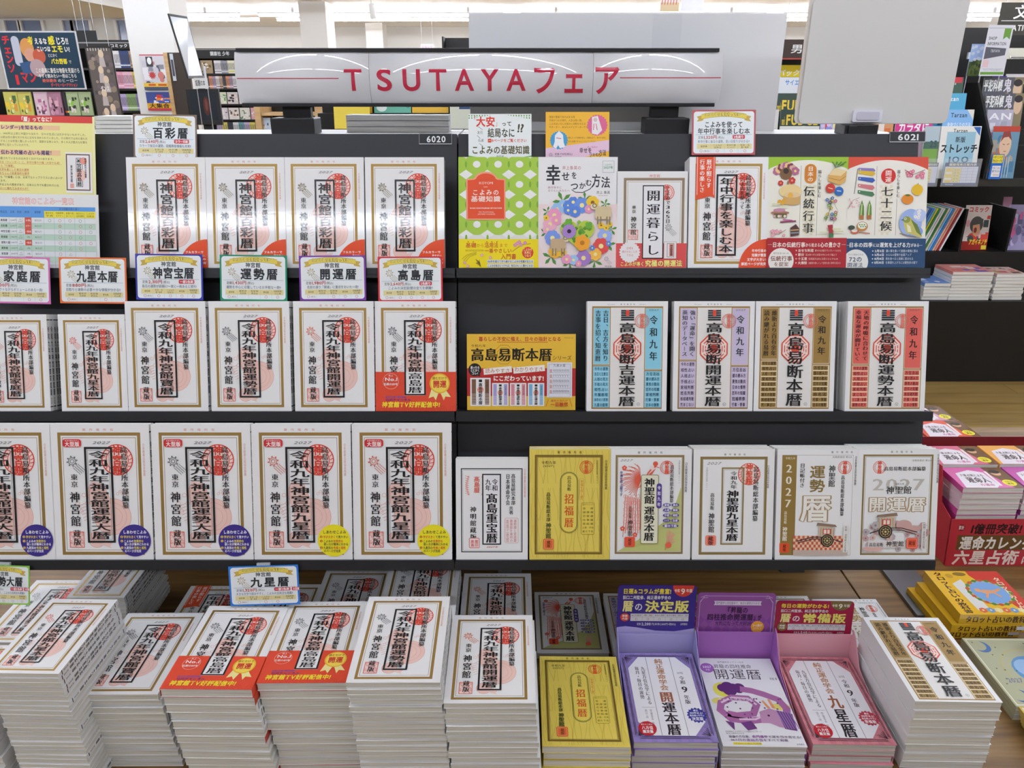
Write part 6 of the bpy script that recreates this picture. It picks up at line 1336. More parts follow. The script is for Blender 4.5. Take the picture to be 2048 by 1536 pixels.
# --- moon patterned notebooks in front of them
def d_moon(c):
    def draw(s):
        s.map(0, 0, 100, 100); s.frame(2, 2, 98, 98, 1, 'f0ecd8')
        for x, y in ((14, 14), (14, 86), (86, 14), (86, 86)): s.disc(x, y, 9, '5a7ab0', n=20); s.disc(x - 3, y - 2, 8, c, n=20)
        s.disc(50, 50, 22, '6a9ac8', n=20); s.disc(45, 47, 14, '9abce0', n=18); s.disc(58, 56, 12, '5a8ac0', n=16); s.ring(50, 50, 32, .8, 'c8b878', n=40)
        for i in range(40): s.disc(rnd.uniform(6, 94), rnd.uniform(6, 94), .9, '6a6a4a', n=6)
        s.text('2027', 12, 60, 28, 68, '6a7aa8')
    return draw
def notebook(x, y, z, W, H, T, c, label, rz, short=None, draw=True):
    cm = cover_mesh('moon' + c + str(draw), W, H, T, c, d_moon(c) if draw else None, 'g', None, 'l')
    return book('moon_notebook', label, 'notebook', W, H, T, cm, (x, y, z), (0, 0, rz), short, 'l')
a = at_z(1912, 1385, PZ + .03)
for i in range(3):
    notebook(1.035, 1.105, PZ + .0005 + .011 * i, .19, .19, .0102, 'b8b89a', 'shrink-wrapped grey-green notebook with blue moons, %s of three' % ('lowest', 'middle', 'topmost')[i], -.02 + .004 * i, 'grey-green moon notebooks', i == 2)
for i in range(6):
    notebook(1.037 - .002 * i, .94 + .001 * i, PZ + .0005 + .0068 * i, .19, .150, .006, 'd8bc62', 'gold notebook with blue moons, %s' % ('topmost of its pile' if i == 5 else ORD[5 - i] + ' below the top of the gold notebook pile'), -.05 + .006 * (i % 3), 'gold moon notebooks', i == 5)
s = Sheet(.12, .075, .0006, 'c'); s.box(-.06, .06, 0, .075, 0, .0006, s.M('27349a')); s.map(0, 0, 100, 60); s.rect(14, 6, 96, 22, 'e4e4ea'); s.rect(14, 25, 96, 38, 'e4e4ea'); s.text('MOON', 34, 42, 92, 56, 'f0ece0', 'b'); s.line([(50, 6), (50, 38)], 1, '8a8ab0')
o = s.build('price_card'); tag(o, 'dark blue price card leaning on the grey-green moon notebook', 'price card'); o.location = (1.105, 1.20, PZ + .037); o.rotation_euler = (.5, 0, -.05)
s = Sheet(.16, .05, .0006, 'c'); s.box(-.08, .08, 0, .05, 0, .0006, s.M('efe2e6')); s.map(0, 0, 100, 30); s.text('入荷しました', 20, 6, 90, 22, 'c86a8a')
o = s.build('price_card'); tag(o, 'pale pink paper card lying between red box and gold boxes', 'price card'); o.location = (1.34, 1.50, PZ + .05); o.location.z = PZ + .001; o.rotation_euler = (0, 0, 0)
m = MB(); m.box(-.04, .04, 0, .36, 0, .008, simple('grey_steel', '6a6a6c', .4, .6)); o = m.build('rack_rail'); tag(o, 'grey metal rail lying on the platform past the rack', 'rail'); o.location = (.945, 1.40, PZ + .0005)
# ------------------------------------------------------------------ long magazine fixture beyond the aisle
MF_Y, MF_Z = 4.17, 1.128
mx0, mx1 = -1.06, 3.25
M_DARK = simple('black_laminate', '161412', 0.5, 0, .35)
def step(i): return MF_Y + .07 * i, MF_Z + .079 * i
t = thing('magazine_fixture', 'long black stepped magazine fixture beyond the aisle, number 1308', 'magazine rack', ((mx0 + mx1) / 2, 4.5, 0))
hw = (mx1 - mx0) / 2; oy = 4.5
m = MB(); m.box(-hw, hw, 4.1 - oy, 4.95 - oy, .0, .476, M_DARK); m.build('base_cabinet', t, .003)
m = MB(); m.box(-hw, hw, 4.34 - oy, 4.95 - oy, .4765, .70, M_DARK); m.build('inner_step', t)
m = MB(); m.box(-hw, hw, 4.88 - oy, 4.95 - oy, .7005, 1.09, M_DARK); m.build('lower_back', t)
for i in range(5):
    y, z = step(i)
    m = MB(); m.box(-hw, hw, y - .03 - oy, (y + .0395 if i < 4 else 4.95) - oy, z - (.038 if i == 0 else .079), z, M_DARK if i else simple('fixture_lip', '26241f', .45)); m.build('step', t)
m = MB(); m.box(-hw, hw, 4.54 - oy, 4.60 - oy, step(4)[1] + .0005, 1.72, M_DARK); m.build('upper_back', t)
cx = (mx0 + mx1) / 2
for u in (1973, 1352):
    x = at_y(u, 300, 4.15).x - cx
    m = MB(); m.slab([(x, 4.13 - oy, 1.129), (x, 4.52 - oy, 1.445 + .002), (x, 4.52 - oy, 1.60), (x, 4.36 - oy, 1.60), (x, 4.12 - oy, 1.30)], (.012, 0, 0), M_DARK); m.build('divider', t)
for u in (1927, 2022):
    x = at_y(u, 450, 4.35).x - cx
    m = MB(); m.box(x, x + .012, 4.35 - oy, 4.60 - oy, .701, .94, M_DARK); m.build('lower_divider', t)
a, b = at_y(1925, 363, 4.139), at_y(1953, 373, 4.139)
s = Sheet(b.x - a.x, a.z - b.z, .001, 'c'); s.box(-s.W / 2, s.W / 2, 0, s.H, 0, .001, M_BLACK); s.map(0, 0, 100, 40); s.text('1308', 18, 9, 82, 33, 'e8e8e8', 'b'); o = s.build('number_plate', t); o.location = ((a.x + b.x) / 2 - cx, 4.1385 - oy, b.z); o.rotation_euler = (math.pi / 2, 0, 0)
def mag(u0, u1, i, label, draw, base='e8e8e8', H=.262, T=.007, z=None, y=None, name='magazine', yaw=0, dv=300):
    yy, zz = step(i) if y is None else (y, z)
    yy -= .022
    a, b = at_y(u0, dv, yy), at_y(u1, dv, yy); W = b.x - a.x
    cm = cover_mesh('mag%s%s' % (label, u0), W, H, T, base, draw, 'c')
    return book(name, label, 'magazine', W, H, T, cm, ((a.x + b.x) / 2, yy + .010, zz + .0012), (math.pi / 2 - .13, 0, yaw), None, 'r')
def blobs(cols, n=14, seed=1, txt=None, tc='ffffff', y=6):
    def draw(s):
        r = random.Random(seed); s.map(0, 0, 100, 130)
        for i in range(n):
            w, h = r.uniform(10, 30), r.uniform(8, 34); x, yv = r.uniform(0, 100 - w), r.uniform(18, 128 - h)
            if r.random() < .5: s.rect(x, yv, x + w, yv + h, cols[i % len(cols)])
            else: s.disc(x + w / 2, yv + h / 2, w / 2, cols[i % len(cols)], min(h / 2, w * .6), n=14)
        if txt: s.text(txt, 5, y, 95, y + 20, tc, 'B')
    return draw
def d_sky(txt, c='ffffff', extra=None):
    def draw(s):
        s.map(0, 0, 100, 130)
        if txt: s.text(txt, 22, 6, 78, 20, c, 'b')
        if extra: extra(s)
    return draw
def d_stretch(s):
    s.map(0, 0, 100, 130); s.rect(16, 14, 88, 112, '9cc4d4'); s.poly([(80, 2), (98, 2), (98, 24)], '2a62b0'); s.text('Tarzan', 30, 5, 66, 16, '3a3a44', 'b'); s.text('新版', 38, 26, 64, 40, '2a3a4a', 'b'); s.text('ストレッチ', 3, 44, 97, 66, '22262c', 'B'); s.text('100', 26, 72, 80, 92, '3a5a6a', 'n')
mag(1882, 1962, 0, 'pale blue and white magazine with heading ストレッチ on the lowest step', d_stretch, 'efece6')
mag(1850, 1880, 0, 'magazine with a green meadow picture at the rack\'s right end', lambda s: (s.map(0, 0, 100, 130), s.rect(0, 50, 100, 130, '7aa24a'), s.rect(0, 38, 100, 56, '4a6a5a'), s.text('25', 40, 32, 90, 54, '3a4a5a', 'b')), 'b8c8d0')
mag(1893, 1953, 1, 'sky blue magazine with folded-corner print on the second step', d_sky('Tarzan', '3a3f4a', lambda s: (s.poly([(76, 0), (100, 0), (100, 26)], 'e8e4d8'), s.text('健康', 10, 56, 70, 84, '2a3a4a', 'B'), s.text('身体づくりの方法', 14, 32, 94, 42, 'eef6fa', 'b'))), '8cbcea', dv=240)
mag(1872, 1938, 2, 'bright blue magazine on the third step showing the top of a head', d_sky('Tarzan', 'ffffff', lambda s: (s.text('姿の呼', 20, 54, 98, 78, '1f4a6a', 'B'), s.disc(62, 92, 12, 'f0ece8'), s.disc(62, 86, 12, '2a2a30', 7))), '5ab0d4', dv=205)
mag(1868, 1933, 3, 'dark green magazine with a red corner on the fourth step', d_sky('Tarzan', 'f4f0ea', lambda s: (s.rect(68, 0, 96, 14, 'd03a44'), s.rect(20, 60, 80, 120, '5a8a5a'))), '3f5a4a', dv=170)
mag(1555, 1640, 3, 'white magazine with bright blue heading, left of the white board', d_sky('サイエンス', '2a86d8', lambda s: (s.disc(50, 96, 22, '3a3434', 40), s.disc(50, 104, 17, 'd8b8a0', 30))), 'e6e8ec', dv=170)
mag(1556, 1640, 2, 'dark green magazine with big yellow capitals, left of the white board', lambda s: (s.map(0, 0, 100, 130), s.text('men\'s', 4, 20, 14, 46, 'e8c83a', 'b'), s.text('FUDGE', 14, 12, 98, 46, 'f0cc3a', 'B'), s.disc(50, 90, 26, '7a8a7a', 34)), '35483c', dv=200)
mag(1565, 1645, 1, 'dark magazine with yellow capitals, lowest left of the white board', lambda s: (s.map(0, 0, 100, 130), s.text('men\'s', 4, 14, 12, 40, 'e8c83a', 'b'), s.text('FUDGE', 14, 8, 96, 40, 'e8c43a', 'B'), s.disc(60, 80, 30, '8aa0a0', 40), s.rect(6, 50, 24, 58, 'd8c040')), '2c4036', dv=235)
mag(1537, 1553, 2, 'grey magazine cut by the white panel, third step', blobs(('8a8a90', 'c8c8cc', '5a5a60'), 10, 3), 'd0d0d4', dv=200)
mag(1537, 1561, 1, 'magazine with small pictures cut by the white panel, second step', blobs(('a85a3a', '4a4a50', 'e0e0e0'), 10, 4), 'd8d4d0', dv=235)
mag(1645, 1683, 1, 'lavender magazine beneath the white board', blobs(('8a9ae0', 'e0c8e8', 'd04a5a', 'f0e0a0'), 22, 5), 'b8bce8', dv=250)
mag(1748, 1792, 1, 'orange magazine with figures beneath the white board', blobs(('d8703a', 'f0e4d8', 'b84a2a', 'e8c070'), 22, 6), 'd89a6a', dv=250)
mag(1796, 1871, 1, 'white magazine with pink band reading カラダに', lambda s: (s.map(0, 0, 100, 130), s.rect(0, 24, 100, 70, 'd83a8c'), s.text('カラダに', 8, 30, 92, 58, 'ffffff', 'B'), s.rect(10, 80, 90, 124, 'e8d0d8')), 'f0e8ec', dv=250)
mag(1563, 1642, 0, 'magazine with pale photo cover on the lowest step beneath the board', blobs(('c8d0c8', '4a5a50', 'e8e8e0'), 14, 8), 'e0e0dc', dv=270)
# middle part of the fixture, seen between sign and rack
mag(667, 744, 4, 'orange and yellow comic magazine standing below the long sign', blobs(('e8862a', 'f4d23a', 'd8482c', 'f4f0e4', '3a3a3a'), 40, 11), 'f0b83a', H=.28, dv=220)
mag(748, 822, 4, 'mint green magazine standing below the long sign', blobs(('4a9a84', '7ac0a8', 'e8f0ec'), 14, 12), '6ab49c', H=.28, dv=220)
mag(824, 897, 4, 'dark comic magazine with yellow base strip below the long sign', lambda s: (s.map(0, 0, 100, 130), blobs(('4a4a50', '6a6a74', '2a2a30'), 12, 13)(s), s.map(0, 0, 100, 130), s.rect(0, 116, 100, 130, 'e8b83a'), s.text('リヴ', 10, 86, 56, 112, 'e8e4e0', 'B')), '3a3a42', H=.28, dv=220)
mag(668, 740, 3, 'yellow magazine with black heading left of the grey ledge books', d_sky(None, 'ffffff', lambda s: (s.text('Goods', 44, 8, 96, 30, '3a3420', 'B'), s.disc(30, 50, 14, 'f0ece4'), s.disc(30, 44, 9, '4a3a30', 6), s.text('由由', 50, 60, 84, 74, '3a3420'))), 'ecd24a', dv=245)
mag(900, 962, 3, 'cream magazine with tall brown capitals right of the grey books', d_sky(None, 'ffffff', lambda s: (s.text('WATCH', 4, 8, 98, 38, '6a5f4a', 'B'), s.rect(30, 44, 70, 80, '2f4a78'))), 'd4d6c4', dv=245)
mag(902, 955, 4, 'pale magazine with a black bar behind the cream one', blobs(('2a2a2a', 'b8b8a8'), 6, 15), 'ccd0c0', H=.28, dv=220)
# right bay
def d_casebook(s):
    s.map(0, 0, 130, 130); s.text('平犯科帳', 0, 6, 62, 34, 'f0f0ea', 'B', lean=.1); s.text('鬼', 66, 4, 92, 36, 'e8e0e8', 'K'); s.rect(100, 0, 130, 130, '8a7a5a'); s.disc(112, 30, 14, 'd8b898', 22); s.disc(112, 14, 14, '2a2020', 9); s.disc(80, 44, 12, 'e0b83a', 5); s.line([(70, 10), (92, 60)], 2, 'c8c8d0'); s.rect(0, 40, 60, 60, '5a5a60'); s.poly([(10, 50), (30, 44), (36, 56), (14, 62)], 'e8e8e8')
mag(1972, 2052, 3, 'grey comic magazine with white brushed heading, upper of two alike', d_casebook, '55545c', dv=180)
mag(1975, 2052, 2, 'grey comic magazine with white brushed heading, lower of two alike', d_casebook, '55545c', dv=215)
mag(1978, 2030, 1, 'pink and grey magazine below the two grey comic magazines', blobs(('d86a9c', 'a8a8b4', 'e8e0e8', '6a6a74'), 18, 21, 'AN', 'f4f0f4'), 'b8b4c4', dv=250)
def d_samurai(s):
    s.map(0, 0, 100, 130); s.rect(0, 0, 100, 14, 'b8402c'); blobs(('4a7a9a', 'a8a090', 'c8704a'), 26, 22)(s); s.map(0, 0, 100, 130); s.disc(52, 46, 22, 'e4c0a0', 30); s.poly([(32, 40), (40, 14), (64, 12), (74, 36), (60, 26), (44, 28)], '8a3a34'); s.line([(42, 44), (50, 46)], 2, '3a2a24'); s.line([(58, 46), (66, 43)], 2, '3a2a24'); s.line([(48, 62), (58, 62)], 2, '8a4a3a')
    for i in range(7): s.line([(20 + 9 * i, 76), (14 + 10 * i, 128)], 3, 'a8c8d8')
mag(1986, 2040, 0, 'comic magazine with a drawn face in striped robe, right bay', d_samurai, '6a90a8', dv=300)
# card box, clear pockets with schedules
a, b = at_y(1976, 355, 4.13), at_y(2011, 305, 4.13)
s = Sheet(b.x - a.x, b.z - a.z, .0015, 'c'); s.box(-s.W / 2, s.W / 2, 0, s.H, 0, .0015, s.M('2a6ac0')); s.map(0, 0, 100, 130); s.rect(6, 4, 94, 46, 'f0dc3a'); s.text('Vポイントが', 10, 8, 90, 24, '3a3a4a', 'b'); s.text('貯まるカードを', 10, 27, 90, 43, '3a3a4a', 'b'); s.rect(16, 60, 88, 118, 'eae6e4'); s.text('新規ご入会は', 20, 66, 84, 78, '2a5a9a'); s.text('無料でもらえる', 20, 82, 84, 94, '2a5a9a', 'b'); s.text('Airbook', 34, 102, 84, 112, '9a4a4a')
o = s.build('notice_card'); tag(o, 'blue and yellow points card notice on the magazine fixture', 'card'); o.location = ((a.x + b.x) / 2, 4.128, MF_Z + .001); o.rotation_euler = (math.pi / 2 - .05, 0, 0)
for (u0, u1, lb) in ((1851, 1884, 'schedule sheet in a clear pocket, cut by the dark blue based book'), (1888, 1967, 'schedule sheet with dark blue border in a clear pocket')):
    a, b = at_y(u0, 352, 4.11), at_y(u1, 306, 4.11); W = b.x - a.x; H = b.z - a.z
    t = thing('schedule_pocket', lb, 'notice', ((a.x + b.x) / 2, 4.118, MF_Z - .03), (math.pi / 2 - .04, 0, 0))
    s = Sheet(W, H, .001, 'c'); s.box(-W / 2, W / 2, 0, H, 0, .0008, s.M('d8dae8')); s.map(0, 0, 100, 70); s.frame(0, 0, 100, 70, 2, '2a3a6a'); s.rect(0, 0, 100, 12, '2a3a6a'); s.rect(0, 62, 100, 70, '3a4a7a'); s.text('雑誌発売日案内表', 12, 2, 92, 10, 'f0ead0', 'b'); s.rect(4, 16, 50, 60, 'ecdc8a')
    for i in range(5): s.line([(4, 18 + 9 * i), (96, 18 + 9 * i)], .6, '9a9ab0'); s.rect(6, 20 + 9 * i, 24, 25 + 9 * i, ('e8c83a', 'f0ece0')[i % 2]); s.text('月刊', 28, 20 + 9 * i, 46, 25 + 9 * i, '6a6a50')
    for x in (26, 50, 68, 84): s.line([(x, 14), (x, 60)], .6, '9a9ab0')
    s.text('Airbook', 10, 63.5, 34, 69, 'e8e8f0'); s.build('sheet', t)
    m = MB(); m.box(-W / 2 - .008, W / 2 + .008, -.006, H + .02, .004, .0052, clear('clear_pocket', 'ffffff', .04, .13)); m.build('clear_pocket', t)
# lower compartment: leaning thin books, face-out comics
for i, c in enumerate(('c8c8cc', '3a6ab0', '4a86c8', '7ab0d8', 'd8d23a', '3a8a4a', 'e8e8e4', 'e8e6e0', '2f7a44', 'e0d0b0', '8ac0e8', '3a86d0', 'e8b8a0', 'e09a80', 'a83038', 'f0eeee')):
    x = at_y(1808 + 4.6 * i, 500, 4.37).x; a = math.radians(20)
    cm = cover_mesh('lean' + c, .20, .255, .0095, c, None, 'c', None, 'l')
    o = book('picture_book', 'thin leaning book, %s from the left in the row under the fixture' % ORD[i], 'book', .20, .255, .0095, cm, (0, 0, 0), (0, 0, 0), 'thin books leaning under the fixture', 'l')
    R = Matrix(((0, math.sin(a), math.cos(a)), (1, 0, 0), (0, math.cos(a), -math.sin(a))))
    o.rotation_euler = R.to_euler(); o.location = (x, 4.465, .7005 + .0040)
def d_comic(s):
    blobs(('d84a3c', 'e8d8d0', 'e0a0a8', '3a4a44', 'c83a34'), 34, 31)(s); s.map(0, 0, 100, 130); s.disc(48, 56, 26, '4a4a44', 24); s.poly([(34, 58), (60, 54), (66, 76), (52, 92), (38, 84)], 'd8a078'); s.disc(46, 72, 6, '8a2a24', 8); s.rect(0, 104, 100, 130, '9a2018'); s.text('アガイネノチ', 26, 98, 98, 114, 'f4d02a', 'B', lean=.15); s.rect(78, 116, 98, 128, 'e8d23a'); s.text('コミック', 10, 4, 90, 20, 'd03a34', 'B')
mag(1933, 1984, 0, 'comic book with red splashes and a shouting face, standing low', d_comic, 'e4d4cc', H=.252, z=.701, y=4.40, name='comic_magazine', dv=450)
mag(2020, 2062, 0, 'comic book with violet-toned figures at the right picture edge', blobs(('8a80a8', '6a6490', 'c8b8d8', 'd86a9a'), 30, 33), 'a49ac0', H=.255, z=.701, y=4.40, name='comic_magazine', dv=450)
mag(2003, 2020, 0, 'pink comic book half hidden by a black divider', blobs(('d86a9a', 'e8c83a', '5a4a4a'), 16, 34), 'c88aa8', H=.26, z=.701, y=4.68, name='comic_magazine', dv=450)
# piles on the deck
def deck_pile(u0, u1, v, y, n, T, H, base, draw, label, short, yaw=0, z=.4775, edge=None):
    a, b = at_y(u0, v, y), at_y(u1, v, y); W = b.x - a.x
    for i in range(n):
        top = i == n - 1
        cm = cover_mesh('deck' + short + str(top), W, H, T, base if top else 'e6e4e2', draw if top else None, 'c', None, 'l')
        book('comic_magazine', label if top else '%s book down in the %s' % (ORD[n - 1 - i], short), 'magazine', W, H, T, cm, ((a.x + b.x) / 2 + rnd.uniform(-.004, .004), y + rnd.uniform(-.004, .004), z + (T + .0012) * i), (0, 0, yaw + rnd.uniform(-.02, .02)), 'copies in the ' + short, 'l')
deck_pile(1902, 1984, 570, 4.125, 9, .0165, .19, 'd88a80', blobs(('d86a6a', 'e8a898', '5a5ab0', 'e8dcd8'), 16, 41), 'thick comic magazine with a salmon cover on the deck pile', 'salmon covered deck pile')
deck_pile(1846, 1898, 585, 4.125, 5, .018, .18, '6a90d0', blobs(('4a78c8', 'e8e8f0'), 8, 42), 'blue covered magazine on the deck behind the rack end', 'blue covered deck pile')
deck_pile(1992, 2052, 560, 4.125, 8, .017, .18, 'd8b8b0', blobs(('c85a5a', '4a2a2a', 'e8d0c8', 'b8a03a'), 18, 43), 'thick magazine with dark oval print on the right deck pile', 'right deck pile')
# ------------------------------------------------------------------ notices on top of the fixture and signs hanging over it
def wall_card(name, label, cat, quad, y, draw, base, T=.004, kind='c', rx=0.0, rz=0.0, hang=None, rest=None):
    u0, u1, v0, v1 = quad
    a, b = at_y(u0, (v0 + v1) / 2, y), at_y(u1, (v0 + v1) / 2, y); zt = at_y((u0 + u1) / 2, v0, y).z; zb = at_y((u0 + u1) / 2, v1, y).z
    W = b.x - a.x; H = zt - zb
    s = Sheet(W, H, T, kind); s.box(-W / 2, W / 2, 0, H, 0, T, s.M(base)); s.map(0, 0, 100, 100)
    if draw: draw(s)
    if hang or rest:
        t = thing(name, label, cat, ((a.x + b.x) / 2, y, zb), (0, 0, rz)); o = s.build('panel', t); o.rotation_euler = (math.pi / 2, 0, 0)
        m = MB()
        for q in (-.4, .4):
            if hang: m.tube((W * q, .002, H), (W * q, .002, min(CEIL, SOFF if (t.location.x < -5.2 and y > 8.2) else CEIL) - zb), .0014, M_STEEL, 6)
            else: m.tube((W * q, .008, H * .95), (W * q, .008, rest - zb), .003, M_STEEL, 6)
        m.build('hanger' if hang else 'stand_wire', t)
        return t
    o = s.build(name); tag(o, label, cat); o.location = ((a.x + b.x) / 2, y, zb); o.rotation_euler = (math.pi / 2 + rx, 0, rz)
    return o
wall_card('category_sign', 'dark brown hanging sign reading 男 beside the white board', 'sign', (1559, 1650, 79, 119), 4.4, lambda s: (s.rect(0, 93, 100, 100, 'b8483c'), s.text('男性', 24, 24, 80, 68, 'f0eeea', 'b')), '43342e', hang=True)
wall_card('header_board', 'yellow header board reading バックナ between panel and board', 'sign', (1553, 1660, 130, 154), 4.5, lambda s: s.text('バックナンバー', 2, 40, 98, 90, 'f4f0e4', 'B', lean=.15), 'e0c41c', rest=1.45)
wall_card('category_sign', 'black hanging sign with 文 over STATIONERY, top right corner', 'sign', (1997, 2110, 5, 70), 5.6, lambda s: (s.text('文具', 24, 8, 78, 50, 'f0eeea', 'b'), s.rect(5, 55, 95, 57, 'e8e6e0'), s.text('STATIONERY', 12, 66, 88, 88, 'f0eeea', 'B')), '39352c', hang=True)
def d_shopinfo(s):
    s.map(0, 0, 100, 150); s.rect(0, 8, 100, 10, 'b8b8c0'); s.poly([(66, 10), (94, 10), (94, 42), (80, 34), (66, 42)], '6a9a3c'); s.text('SHOP', 8, 32, 42, 44, '4a4a50', 'b'); s.text('INFORMATION', 8, 48, 84, 60, '4a4a50', 'b'); s.poly([(4, 64), (88, 68), (88, 88), (4, 100)], '5a5a64'); s.text('TSUTAYA', 26, 70, 64, 80, 'e0e0e4', 'b')
    s.rect(4, 102, 28, 124, 'e8c8cc'); s.rect(8, 128, 92, 130, 'c0c0c8'); s.rect(2, 138, 98, 146, '6a9a3c'); s.text('リニューアルのお知らせ', 12, 130, 84, 136, '8a8a90')
wall_card('shop_notice', 'white notice headed SHOP INFORMATION on a wire stand', 'notice', (1966, 2018, 50, 152), 4.35, d_shopinfo, 'e2e0e6', rest=1.602, rz=.1)
def d_trees(s):
    s.rect(0, 55, 100, 100, '5a6a3a'); r = random.Random(9)
    for i in range(24): s.disc(r.uniform(8, 92), r.uniform(50, 92), 8, ('3a4a24', '6a7a44', '4a5a2c')[i % 3], 7, n=10)
    for i in range(12): s.disc(r.uniform(8, 92), r.uniform(8, 48), 10, 'd8e0f0', 5, n=12)
wall_card('picture_notice', 'small poster of trees under a cloudy sky on a wire stand', 'notice', (1938, 1972, 88, 152), 4.42, d_trees, 'a8c0e8', rest=1.53)
wall_card('purple_tray_label', 'purple label strip on the magazine fixture\'s right bay', 'label', (1984, 2012, 152, 163), 4.40, None, '4a2f8a', rest=1.45)
wall_card('picture_notice', 'white magazine with pale heading at the top of the right bay', 'magazine', (2010, 2064, 148, 168), 4.45, lambda s: s.text('cenos', 6, 20, 80, 80, 'b8a8b8', 'B'), 'e4dede', rest=1.45)
# ------------------------------------------------------------------ comics shelves in the background, left
def spine_mesh(c, c2, H, T, D=.115):
    k = ('sp', c, c2, H, T)
    if k in CACHE: return CACHE[k]
    m = MB(); m.box(0, T, 0, D, 0, H, ink(c, 'p')); m.box(.001, T - .001, -.0004, 0, H * .12, H * .2, ink(c2, 'p')); m.box(T * .3, T * .7, -.0004, 0, H * .3, H * .8, ink('3a3a40', 'p'))
    CACHE[k] = m.mesh('comic_volume'); return CACHE[k]
def comic_row(x0, x1, y, z, H, cols, shelf, run=5, T=.0145, label='comic'):
    x = x0; i = 0; r = random.Random(int(abs(x0 * 1000)) + int(z * 100))
    proto = {}
    while x + T < x1:
        c = cols[(i // run) % len(cols)]; cn, c1, c2 = c
        me = spine_mesh(c1, c2, H * r.choice((1, 1, .985)), T)
        if c1 not in proto:
            o = bpy.data.objects.new('comic_volume', me); proto[c1] = o
        else: o = proto[c1].copy(); o.data = me
        COL.objects.link(o); o.location = (x, y, z + .0004)
        tag(o, '%s comic spine, %s from left on the %s' % (cn, ORD[i], shelf), 'comic book', 'comic volumes on the ' + shelf)
        x += T + .0006; i += 1
def cover_row(us, y, z, H, specs, shelf, dv):
    for (u0, u1), (lb, base, cols, sd) in zip(us, specs):
        a, b = at_y(u0, dv, y), at_y(u1, dv, y); W = b.x - a.x
        cm = cover_mesh('cv' + lb + shelf, W, H, .014, base, blobs(cols, 16, sd), 'c')
        book('comic_volume', '%s facing out on the %s' % (lb, shelf), 'comic book', W, H, .014, cm, ((a.x + b.x) / 2, y + .016, z + .0006), (math.pi / 2 - .03, 0, 0), 'face-out comics on the ' + shelf)
def bookcase(label, x0, x1, y, depth, zs, ztop, header=None, hz=None):
    t = thing('bookcase', label, 'bookcase', ((x0 + x1) / 2, y, 0)); h = (x1 - x0) / 2
    m = MB(); m.box(-h, h, depth - .02, depth, 0, ztop, M_DARK); m.build('back_panel', t)
    for s in (-1, 1):
        m = MB(); a, b = sorted((s * h, s * (h - .025))); m.box(a, b, 0, depth - .0205, 0, ztop, M_DARK); m.build('side_panel', t)
    for z in zs:
        m = MB(); m.box(-h + .0255, h - .0255, .0, depth - .021, z - .022, z, M_DARK); m.build('shelf', t)
    m = MB(); m.box(-h + .0255, h - .0255, .02, depth - .021, 0, .1, M_DARK); m.build('plinth', t)
    if header:
        W = 2 * h; H = ztop - hz; s = Sheet(W, H, .012, 'c'); s.box(-h, h, 0, H, 0, .012, M_DARK); s.map(0, 0, 100, 100); header(s, W, H); o = s.build('header_board', t); o.location = (0, -.001, hz); o.rotation_euler = (math.pi / 2, 0, 0)
    return t
def zrow(v, y): return at_y(300, v, y).z
PINKS = (('white', 'e8e4e6', 'b8b8c0'), ('navy', '3a4a78', 'e8e8f0'), ('tan', 'b89a78', '6a5a4a'), ('red', 'b84a4a', 'f0e0d8'))
P2 = (('pink', 'e4a0b8', 'f4d8e4'), ('pale pink', 'ecc0d0', 'd88aa8'), ('yellow', 'd8c050', 'f0e8b0'), ('rose', 'd87a98', 'f4e0e8'))
P3 = (('lilac', 'b4a0cc', 'e8e0f0'), ('green', '8aa86a', 'e0e8d8'), ('violet', '8a7ab0', 'e0d8f0'), ('white', 'e4e0dc', 'b8b0a8'), ('brown', '9a7a5a', 'e8d8c0'))
# case behind the left column
y = 9.0; xa, xb = at_y(150, 120, y).x, at_y(330, 120, y).x; zs = [zrow(v, y + .02) for v in (136, 177, 221, 264)]
bookcase('black comics bookcase left of the white column', xa, xb, y, .25, zs, zrow(80, y), lambda s, W, H: (s.rect(0, 25, 100, 40, '8a8a8c'), s.text('コミック', 42, 46, 62, 88, 'e8e8e8', 'b')), zrow(97, y))
for z, cl, nm in ((zs[0], PINKS, 'top'), (zs[1], P2, 'second'), (zs[2], P3, 'third')):
    comic_row(at_y(224, 150, y).x, at_y(296, 150, y).x, y + .02, z, .172, cl, '%s shelf left of the column' % nm, 7)
# near comics unit at the far left with face-out copies, a poster standing on it
y = 6.3; xa, xb = at_y(-60, 180, y).x, at_y(196, 180, y).x; z0 = zrow(231, y + .04)
bookcase('black comics unit at the far left below the dark poster', xa, xb, y, .24, (z0, z0 - .3), zrow(179, y) )
cover_row(((10, 37), (38, 64), (70, 96), (98, 124), (135, 158), (160, 184)), y + .005, z0, .172, (('yellow-green comic, first', 'c8c060', ('e8c83a', '4a6a3a', 'e0e0a0', 'd89a3a'), 51), ('yellow-green comic, second', 'c8c060', ('e8c83a', '4a6a3a', 'e0e0a0', 'd89a3a'), 51), ('pale pink comic', 'd8b8c4', ('b86a90', 'e8d8e0', '6a4a5a'), 53), ('dusky pink comic', 'a8788a', ('c88aa8', '4a2a3a', 'd8a8b8'), 54), ('grey-green comic, first', 'a8b88a', ('3a3a34', 'e0d8d0', '8ac04a'), 55), ('grey-green comic, second', 'a8b88a', ('3a3a34', 'e0d8d0', '8ac04a'), 55)), 'far left unit', 210)
comic_row(at_y(125.5, 210, y).x, at_y(134.5, 210, y).x, y + .02, z0, .172, (('dark', '3a3438', 'd8483c'), ('black', '2a2628', 'e8c83a')), 'far left unit', 1)
